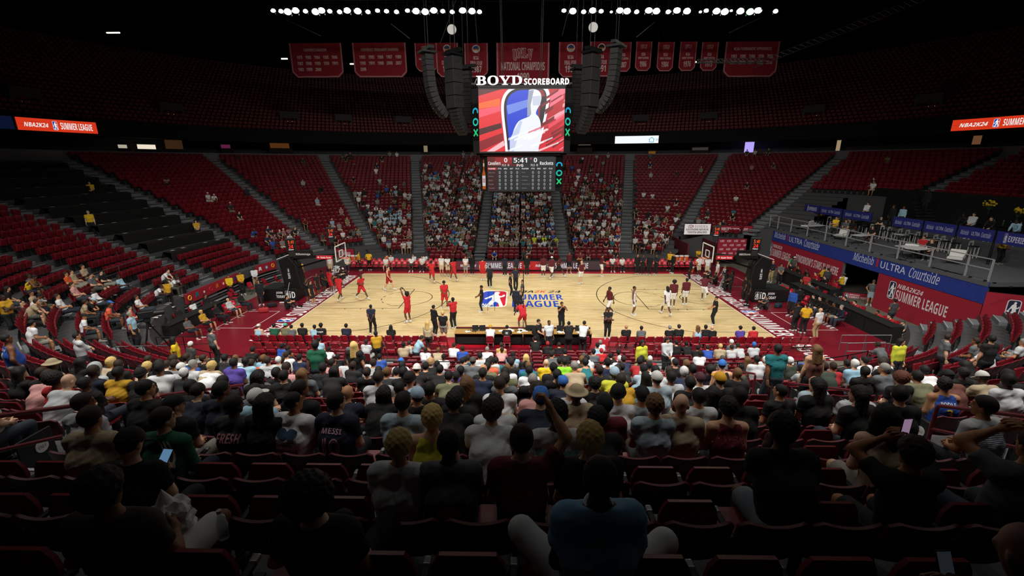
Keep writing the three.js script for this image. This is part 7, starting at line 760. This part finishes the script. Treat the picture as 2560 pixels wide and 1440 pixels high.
[[1591, 685, 'd', 2], [1605, 686, 'k', 4], [1622, 686, 'k', 5], [1639, 686, 'z', 4], [1681, 683, 'd', 2]].forEach(([x, y, h, s], i) => fm(x, y, 10 - i * 20, i % 2 ? 'folded' : 'stand', ['long', i % 2 ? '#141824' : '#0f1012'], KP, h, s, 'staff member in dark clothes standing before the far bench chairs', { group: 'staff by the far bench' }));
fm(1724, 700, -120, 'stand', ['long', '#101113'], KP, 'k', 5, 'man in black tracksuit standing at the far corner'); fm(1744, 690, 20, 'hips', ['tee', '#e2e4e4'], ['shorts', '#c4b394'], 'k', 5, 'man in white shirt and tan shorts below the deck side rim'); fm(1766, 692, -20, 'stand', ['tee', '#e2e4e4'], ['shorts', '#c4b394'], 'z', 4, 'man in white shirt under the deck side backboard'); fm(1790, 706, -100, 'stand', ['tee', '#dcdee0'], ['shorts', '#c4b394'], 'd', 2, 'man in white polo walking at the deck end baseline'); fm(1808, 720, -90, 'walk', ['long', '#a8acae'], ['pants', '#a8acae'], 'i', 3, 'man in pale grey tracksuit at the deck end baseline');
[[1812, 731, 'k', 5, 'aim'], [1824, 735, 'D', 5, 'front'], [1858, 752, 'k', 4, 'stand'], [1868, 762, 'z', 5, 'stand']].forEach(([x, y, h, s, p]) => fm(x, y, -100, p, KT, KP, h, s, 'photographer in black standing by the deck end stanchion', { group: 'photographers by the deck end stanchion', shoe: '#d8d8d8' })); [[770, 758, 'k', 4, 'aim'], [782, 764, 'l', 2, 'stand'], [810, 733, 'k', 5, 'front'], [796, 742, 'z', 4, 'stand']].forEach(([x, y, h, s, p]) => fm(x, y, 80, p, KT, ['shorts', '#14151a'], h, s, 'photographer in black standing by the board end stanchion', { group: 'photographers by the board end stanchion', shoe: '#d8d8d8' }));
const FL = [[-15.7, -5.2], [-15.9, -4.1], [-15.8, -3.2], [-16.1, 2.6], [-15.9, -6.3], [15.9, -5.6], [15.8, -4.2], [16.2, -2.6], [16.4, 2.4], [16.6, -3.4]]; FL.forEach(([x, z], i) => person([x, 0.04, z], x < 0 ? PI / 2 : -PI / 2, { p: POSE.floor, t: ['tee', ['#121214', '#1a1c22', '#3a3c40'][i % 3]], b: KP, hair: ['short', 'k'], skin: SKIN[(i * 3) % 7], L: 2 }, x < 0 ? 'photographer in dark clothes sitting on the red floor at the board end baseline' : 'photographer in dark clothes sitting on the red floor at the deck end baseline', 'baseline photographers'));
fm(1985, 828, 190, 'front', ['tee', '#17181b'], KP, 'z', 4, 'guard in black standing beside the yellow shirt by the crest chairs', { wide: 1.1 }); fm(2006, 834, 170, 'hips', ['tee', '#dca81c'], KP, 'z', 4, 'guard in a yellow shirt standing with back turned by the crest chairs', { wide: 1.1 }); fm(2038, 847, 200, 'stand', ['tee', '#dfe1e2'], ['pants', '#b09a70'], 'b', 1, 'man in white polo and khaki trousers by the crest chairs', { wide: 1.1 }); fm(1975, 790, -60, 'stand', ['long', '#2450a8'], KP, 'k', 5, 'man in a blue jacket standing at the crest chairs'); fm(1990, 782, 170, 'stand', ['long', '#121319'], KP, 'k', 4, 'man in dark jacket beside the blue jacket'); fm(1926, 704, -60, 'front', ['long', '#161c2c'], ['pants', '#a8946a'], 'b', 1, 'bald man in navy jacket and khaki trousers below the slogan wall'); fm(1946, 712, -20, 'front', ['tee', '#5c5f62'], KP, 'k', 2, 'man in grey T-shirt with lanyard below the slogan wall');
[[2058, 722, 'Y', 'z', 'yellow jacket'], [2118, 742, 'Y', 'i', 'yellow shirt']].forEach(([x, y, c, h, w]) => fm(x, y, -150, 'folded', ['long', '#d9b21a'], KP, h, 3, `guard in a ${w} by the dark doorway`, { wide: 1.1 })); fm(2074, 726, 170, 'stand', ['long', '#3a3f46'], KP, 'd', 1, 'person in dark grey jacket beside the yellow jacket'); fm(2105, 742, 160, 'front', ['tee', '#dfe1e2'], KP, 'k', 2, 'man in white shirt by the dark doorway'); fm(2172, 762, -40, 'hips', ['tee', '#55585a'], ['shorts', '#8fa0ac'], 'i', 2, 'man in grey T-shirt standing in the dark doorway'); fm(2222, 818, 190, 'hips', ['tee', '#484b4e'], ['pants', '#28323e'], 'k', 3, 'man in dark grey standing with back turned at the media table end', { wide: 1.1 }); fm(2010, 690, 110, 'walk', ['tee', '#3fae74'], ['shorts', '#101113'], 'd', 1, 'person in a green T-shirt walking below the slogan wall'); fm(2034, 692, 120, 'stand', ['tee', '#4c4e50'], ['shorts', '#2a2b2e'], 'x', 3, 'man in grey with white cap below the slogan wall'); fm(1978, 690, 80, 'walk', ['tee', '#4a1c22'], KP, 'z', 5, 'man in maroon walking below the emblem wall'); fm(2010, 742, -60, 'walk', ['tee', '#c02a34'], ['shorts', '#1a1a1c'], 'k', 4, 'person in red and white beside the small emblem banner');
[[580, 745, '#dcc21c', 'yellow jacket'], [608, 735, '#dca81c', 'yellow shirt']].forEach(([x, y, c, w]) => fm(x, y, 40, 'front', ['long', c], KP, 'z', 3, `guard in a ${w} standing on the bare floor by the team-logo board`, { wide: 1.1 })); fm(642, 722, 30, 'front', ['long', '#dfe3e6'], ['pants', '#b09a78'], 'z', 5, 'man in white shirt standing by the short logo board'); fm(655, 762, 20, 'stand', ['long', '#15181f'], KP, 'l', 2, 'woman in black with a lanyard by the loose chairs'); fm(463, 705 + 60, 30, 'stand', ['long', '#d8a41c'], KP, 'k', 4, 'guard in yellow in front of the bleacher steps'); fm(756, 705, 10, 'stand', ['tee', '#dca81c'], KP, 'z', 4, 'guard in yellow standing behind the board end stanchion'); fm(900, 690 - 14, 100, 'stand', ['tee', '#dcae1c'], KP, 'z', 3, 'guard in yellow behind the team bench, arms down'); fm(925, 676, 180, 'hips', ['tee', '#dcae1c'], KP, 'k', 3, 'guard in yellow behind the team bench, back turned'); fm(1742, 668, 10, 'folded', ['tee', '#dcae1c'], KP, 'z', 4, 'guard in yellow behind the deck side backboard'); fm(1672, 676, -40, 'stand', ['tee', '#dcae1c'], KP, 'z', 3, 'guard in yellow beside the drink coolers'); fm(828, 704 - 18, 20, 'stand', ['tee', '#d8d8d8'], ['shorts', '#b8a888'], 'd', 2, 'man in white shirt beside the towel pile');
// seated: benches, courtside chairs, scorer table, media seats
function chairMan(x, y, z, turn, code, label, group) { const { s } = look(code); s.L = 2; return person([x - Math.sin(turn) * 0.16, y, z - Math.cos(turn) * 0.16], turn, s, label, group); }
[[966, -8.75, 'Wk0'], [1030, -8.75, 'Wz0'], [1057, -8.75, 'Wd0'], [980, -9.75, 'Wk1'], [1064, -9.75, 'Wk0'], [1036, -9.75, 'Wd2'], [872, -8.75, 'td0'], [1530, -8.75, 'Wk0'], [1554, -8.75, 'Wk0']].forEach(([px, z, c]) => chairMan(onZ(px, 665, z).x, 0.04, z, 0, c, `person in ${look(c).words}, team bench ${px < 1300 ? 'beside towels' : 'beside coolers'}`, 'people on the team benches'));
[[685, 'Gk'], [713, 'oQ'], [728, 'ek'], [755, 'Kk'], [786, 'bk'], [802, 'Km'], [865, 'Nk'], [977, 'KD'], [1566, 'Kb'], [1604, 'ek'], [1675, 'Ky'], [1698, 'Kd'], [1745, '-bL'], [1765, '+Kk'], [1781, '+Kb'], [1852, 'ph'], [1885, '+Rk'], [646, '-bx']].forEach(([px, c]) => { const x = onZ(px, 815, 9.2).x, m = chairMan(x, 0, 9.32, PI, c + '0', `person in ${look(c + '0').words} on courtside chair`, 'people on the courtside chairs'); if (px === 802) printOn(m, clearTex(128, 64, q => text(q, 'Los Angeles', 6, 14, 116, 36, '#e8e8e6', 'bold 100px serif')), 0.34, 0.16, 0.4); });
[[1225, 'WV'], [1267, 'Kk'], [1465, 'Kk'], [1343, 'Kz']].forEach(([px, c]) => { const x = onZ(px, 840, 9.4).x; chair(false, x, 0, 9.35, PI, 'red folding chair drawn up to the scorer table', 'scorer table chairs'); const m = chairMan(x, 0, 9.35, PI, c + '3', `person in ${look(c + '3').words} seated at the scorer table`, 'people at the scorer table'); if (px === 1267) printOn(m, clearTex(64, 64, q => text(q, 'OC', 10, 12, 44, 40, '#e0e0dc', 'bold 100px serif')), 0.2, 0.2, 0.36); });
fm(1371, 883, 20, 'stand', ['tee', '#dfe6ec'], KP, 'z', 4, 'man in pale blue polo standing behind the scorer table', { wide: 1.1 }); fm(1345, 880, 60, 'front', ['tee', '#191a1e'], KP, 'd', 1, 'man in black with a red lanyard behind the scorer table'); fm(1420, 885, 175, 'reach', ['tee', '#0f1013'], KP, 'z', 4, 'man in black leaning on the scorer table'); fm(1455, 884, 160, 'reach', ['tee', '#e2e5e6'], KP, 'k', 3, 'man in white with a shoulder strap leaning on the scorer table'); fm(1073, 885, 170, 'stand', ['tee', '#c8bb98'], ['pants', '#2a2a2c'], 'F', 1, 'woman with long blond hair standing behind the courtside chairs');
for (let i = 0; i < 11; i++) { const z = -1.0 + i * 0.9, x = 21.1; if (i % 4 === 3) continue; chair(false, x, 0, z, -PI / 2, 'red folding chair behind the long media table', 'media chairs'); chairMan(x, 0, z, -PI / 2, pick(['Kk', 'ey', '+Kd', 'Nk', 'ei', 'Rk', '+Kz'], prnd) + '3', 'reporter seated behind the long row of media tables', 'reporters at the media tables'); }
for (let i = 0; i < 6; i++) { const z = -6 + i * 1.1; chair(false, 22.9, 0, z, -PI / 2, 'red folding chair behind the wall media table', 'media chairs'); chairMan(22.9, 0, z, -PI / 2, pick(['Kk', 'ed', 'Kl', 'Rz', 'Kd'], prnd) + '0', 'person seated behind the media tables below the slogan wall', 'reporters below the slogan wall'); }
for (let i = 0; i < 5; i++) chairMan(18.9 + i * 0.02, 0.04, 3.4 + i * 0.62, -PI / 2, pick(['+Kk', '+Kz', '+Ny'], prnd) + '0', 'person in dark suit sitting on the crest chairs', 'people on the crest chairs');
for (let i = 0; i < 9; i++) { const z = 3 + i * 0.62, x = -19.0 - (i % 2) * 1.9; chairMan(x, 0.0, z, PI / 2, ['+Kk', '+Kd', '+wb', 'Wk', '+Kz', '+Kk', 'yn', '+Ky', 'ez'][i] + '6', 'person seated at the board end media tables', 'people at the board end tables'); if (i % 2) chair(false, x, 0, z, PI / 2, 'red folding chair behind the board end media tables', 'media chairs'); }
// deck people
[[2082, 596, 'Yk', 0, 'folded', 'guard in yellow standing at the deck railing'], [2185, 566, 'Yk', 10, 'front', 'guard in yellow standing at a deck table'], [2493, 660, 'Yz', 60, 'front', 'guard in yellow standing near the deck end'], [2403, 596, 'Kd', 10, 'folded', 'man in black standing among the deck tables']].forEach(([px, py, c, t, p, l]) => { const q = onY(px, py, DY); standAt({ x: Math.min(q.x, 29.0), y: DY, z: Math.min(q.z, 8) }, t - 60, c, p, l, { b: ['pants', '#121317'], L: 2, wide: 1.1 }); });
[[2168, 520, '+Wd', 'front', 'man in white shirt standing at the back tier of the deck'], [2235, 518, '+Kd', 'standR', 'person in black vest on the deck back tier'], [2260, 520, '+bk', 'standL', 'person in pale blue shirt on the deck back tier'], [2422, 512, '+Kk', 'reach', 'bartender in black vest at the deck bar'], [2440, 520, '+wd', 'front', 'bartender in white sleeves at the deck bar'], [2485, 545, '+Kj', 'reach', 'bartender reaching over the deck bar'], [2552, 540, '+bk', 'reach', 'man in pale blue shirt at the deck bar'], [2325, 468, '+Kz', 'stand', 'man in black suit standing above the deck stair']].forEach(([px, py, c, p, l]) => { const q = onX(px, py, px > 2300 && px < 2340 ? 31.6 : px > 2400 ? 30.6 : 30), y = px > 2300 && px < 2340 ? DY + 2.2 : DY + 0.9; standAt({ x: q.x, y, z: q.z }, -70, c, p, l, { b: ['pants', '#121317'], L: 2 }); });
[[2205, 590, 'Kk'], [2300, 640, 'Rd'], [2320, 650, 'KL'], [2175, 608, 'Kd'], [2110, 590, 'ek'], [2480, 590, 'Kk'], [2505, 592, 'Kk']].forEach(([px, py, c]) => { const q = onY(px, py, DY), x = Math.min(q.x, 27.5), z = q.z; chair(false, x, DY, z, -1, 'dark red folding chair on the hospitality deck', 'deck chairs'); chairMan(x, DY, z, -1, c + '0', `guest in ${look(c + '0').words} seated on the hospitality deck`, 'deck guests'); });
// fill of the near stand, then the far crowd
const listed = filler.length; for (const st of seatPlaces.filter(s => s.z > 5 && s.k >= -6 && s.k < 9).sort((a, b) => b.k - a.k)) { if (st.used || filler.length - listed >= 75) continue; const q = toPx(st.x, st.y + 1.2, st.z); if (!q || q[0] < 380 || q[0] > 2250 || q[1] < 872 || q[1] > 985) continue; if (prnd() > (q[1] > 905 ? 0.4 : q[0] < 900 ? 0.05 : 0.22)) continue; st.used = true; filler.push(st); }
{
  const r = rngOf(808), spots = [], P = s => { const c = FARU - Math.abs(s.u), L = s.u < 0, k = s.k; if (s.z > 0 || Math.abs(s.u) < 40) return s.u < -25 && s.u > -40 ? 0 : 0; if (k < -3) return c < 4.3 ? 0.25 : 0.16; if (c < 4.3) return k < 14 ? 0.85 : 0.1; if (c < 11.3) return L ? (k < 15 ? 0.78 : k < 23 ? 0.4 : 0.1) : (k < 11 ? 0.72 : k < 19 ? 0.38 : 0.06); if (c < 16.3) return L ? (k < 8 ? 0.6 : k < 13 ? 0.32 : 0.05) : (k < 6 ? 0.5 : k < 10 ? 0.14 : 0.03); if (c < 21.7) return k < 3 ? 0.5 : k < 8 ? 0.12 : 0.015; return k < 5 ? 0.3 : 0.01; };
  for (const s of seatPlaces) if (!s.used && r() < P(s)) { s.used = true; spots.push(s); }
  for (const [px, py] of [[630, 545], [600, 570]]) {}
  const F1 = figure(POSE.lap, 3, 'tee', 'shorts', 1), F2 = figure(POSE.fwd, 3, 'tee', 'shorts', 1), t = new THREE.Group(); t.name = 'far_crowd'; tag(t, 'hundreds of small spectators seated close together across the stands', 'crowd', null, 'stuff'); scene.add(t);
  const cols = ['#e4e7ea', '#e4e7ea', '#cfd3d6', '#b8bcc0', '#dfe3e6', '#121214', '#17181b', '#1a1c20', '#26282c', '#121214', '#3a3c40', '#5a5d60', '#7a7c78', '#1c2744', '#2a52a8', '#8fb8d0', '#a02028', '#6e1422', '#7a7a55', '#1f6f78', '#a07078', '#9aa0a4', '#2f3a30', '#e4e7ea', '#17181b', '#8a8d90'];
  [[F1, 0, 3], [F2, 1, 3], [figure(POSE.lap, 2, 'tee', 'shorts', 1), 2, 2], [figure(POSE.fwd, 2, 'tee', 'pants', 1), 3, 2]].forEach(([F, h, hl]) => {
    const list = h < 2 ? spots.filter((_, i) => i % 3 === 0 ? h === 1 : h === 0) : filler.filter((_, i) => i % 3 === 0 ? h === 3 : h === 2), n = list.length, o = new THREE.Object3D(), c = new THREE.Color(), hg = hairGeo('short', hl).clone().applyQuaternion(F.J.hq).translate(F.J.head.x, F.J.head.y, F.J.head.z), W = new THREE.MeshStandardMaterial({ color: 0xffffff, roughness: 0.85 });
    const I = [['bodies', F.body, new THREE.MeshStandardMaterial({ color: 0xffffff, roughness: 0.7, vertexColors: true })], ['tops', F.top, W], ['bottoms', F.bottom, W], ['hair', hg, W]].map(([nm, g, m]) => { const a = new THREE.InstancedMesh(g, m, n); a.name = nm; a.userData.kind = 'stuff'; a.castShadow = a.receiveShadow = true; t.add(a); return a; });
    list.forEach((s, i) => { o.position.set(s.x, s.y, s.z); o.rotation.set(0, s.turn + (r() - 0.5) * 0.5, 0); o.scale.setScalar(0.93 + r() * 0.12); o.updateMatrix(); for (const a of I) a.setMatrixAt(i, o.matrix); const cc = FARU - Math.abs(s.u); let tc = pick(cols, r); if (s.tc) tc = s.tc; if (s.u < 0 && s.z < 0 && cc > 11.3 && cc < 16.3 && (s.k === 4 || s.k === 5) && r() < 0.8) tc = '#9cc4dc'; if (s.u > 0 && s.z < 0 && cc < 4.3 && s.k === -2 && r() < 0.75) tc = '#c8d82c'; I[0].setColorAt(i, c.set(pick(SKIN, r))); I[1].setColorAt(i, c.set(tc)); I[2].setColorAt(i, c.set(pick(['#15171c', '#23262c', '#8d8a80', '#2a3448', '#c8c8c4'], r))); I[3].setColorAt(i, c.set(s.hc || pick(['#0d0b0a', '#0d0b0a', '#2c1d13', '#6b4a2a', '#d8d8d6', '#1a1a1c'], r))); });
  });
  console.log('crowd', spots.length, 'persons', names.person, 'filled', filler.length, 'figs', Object.keys(figCache).length);
}
buildSeats();
renderer.render(scene, camera);
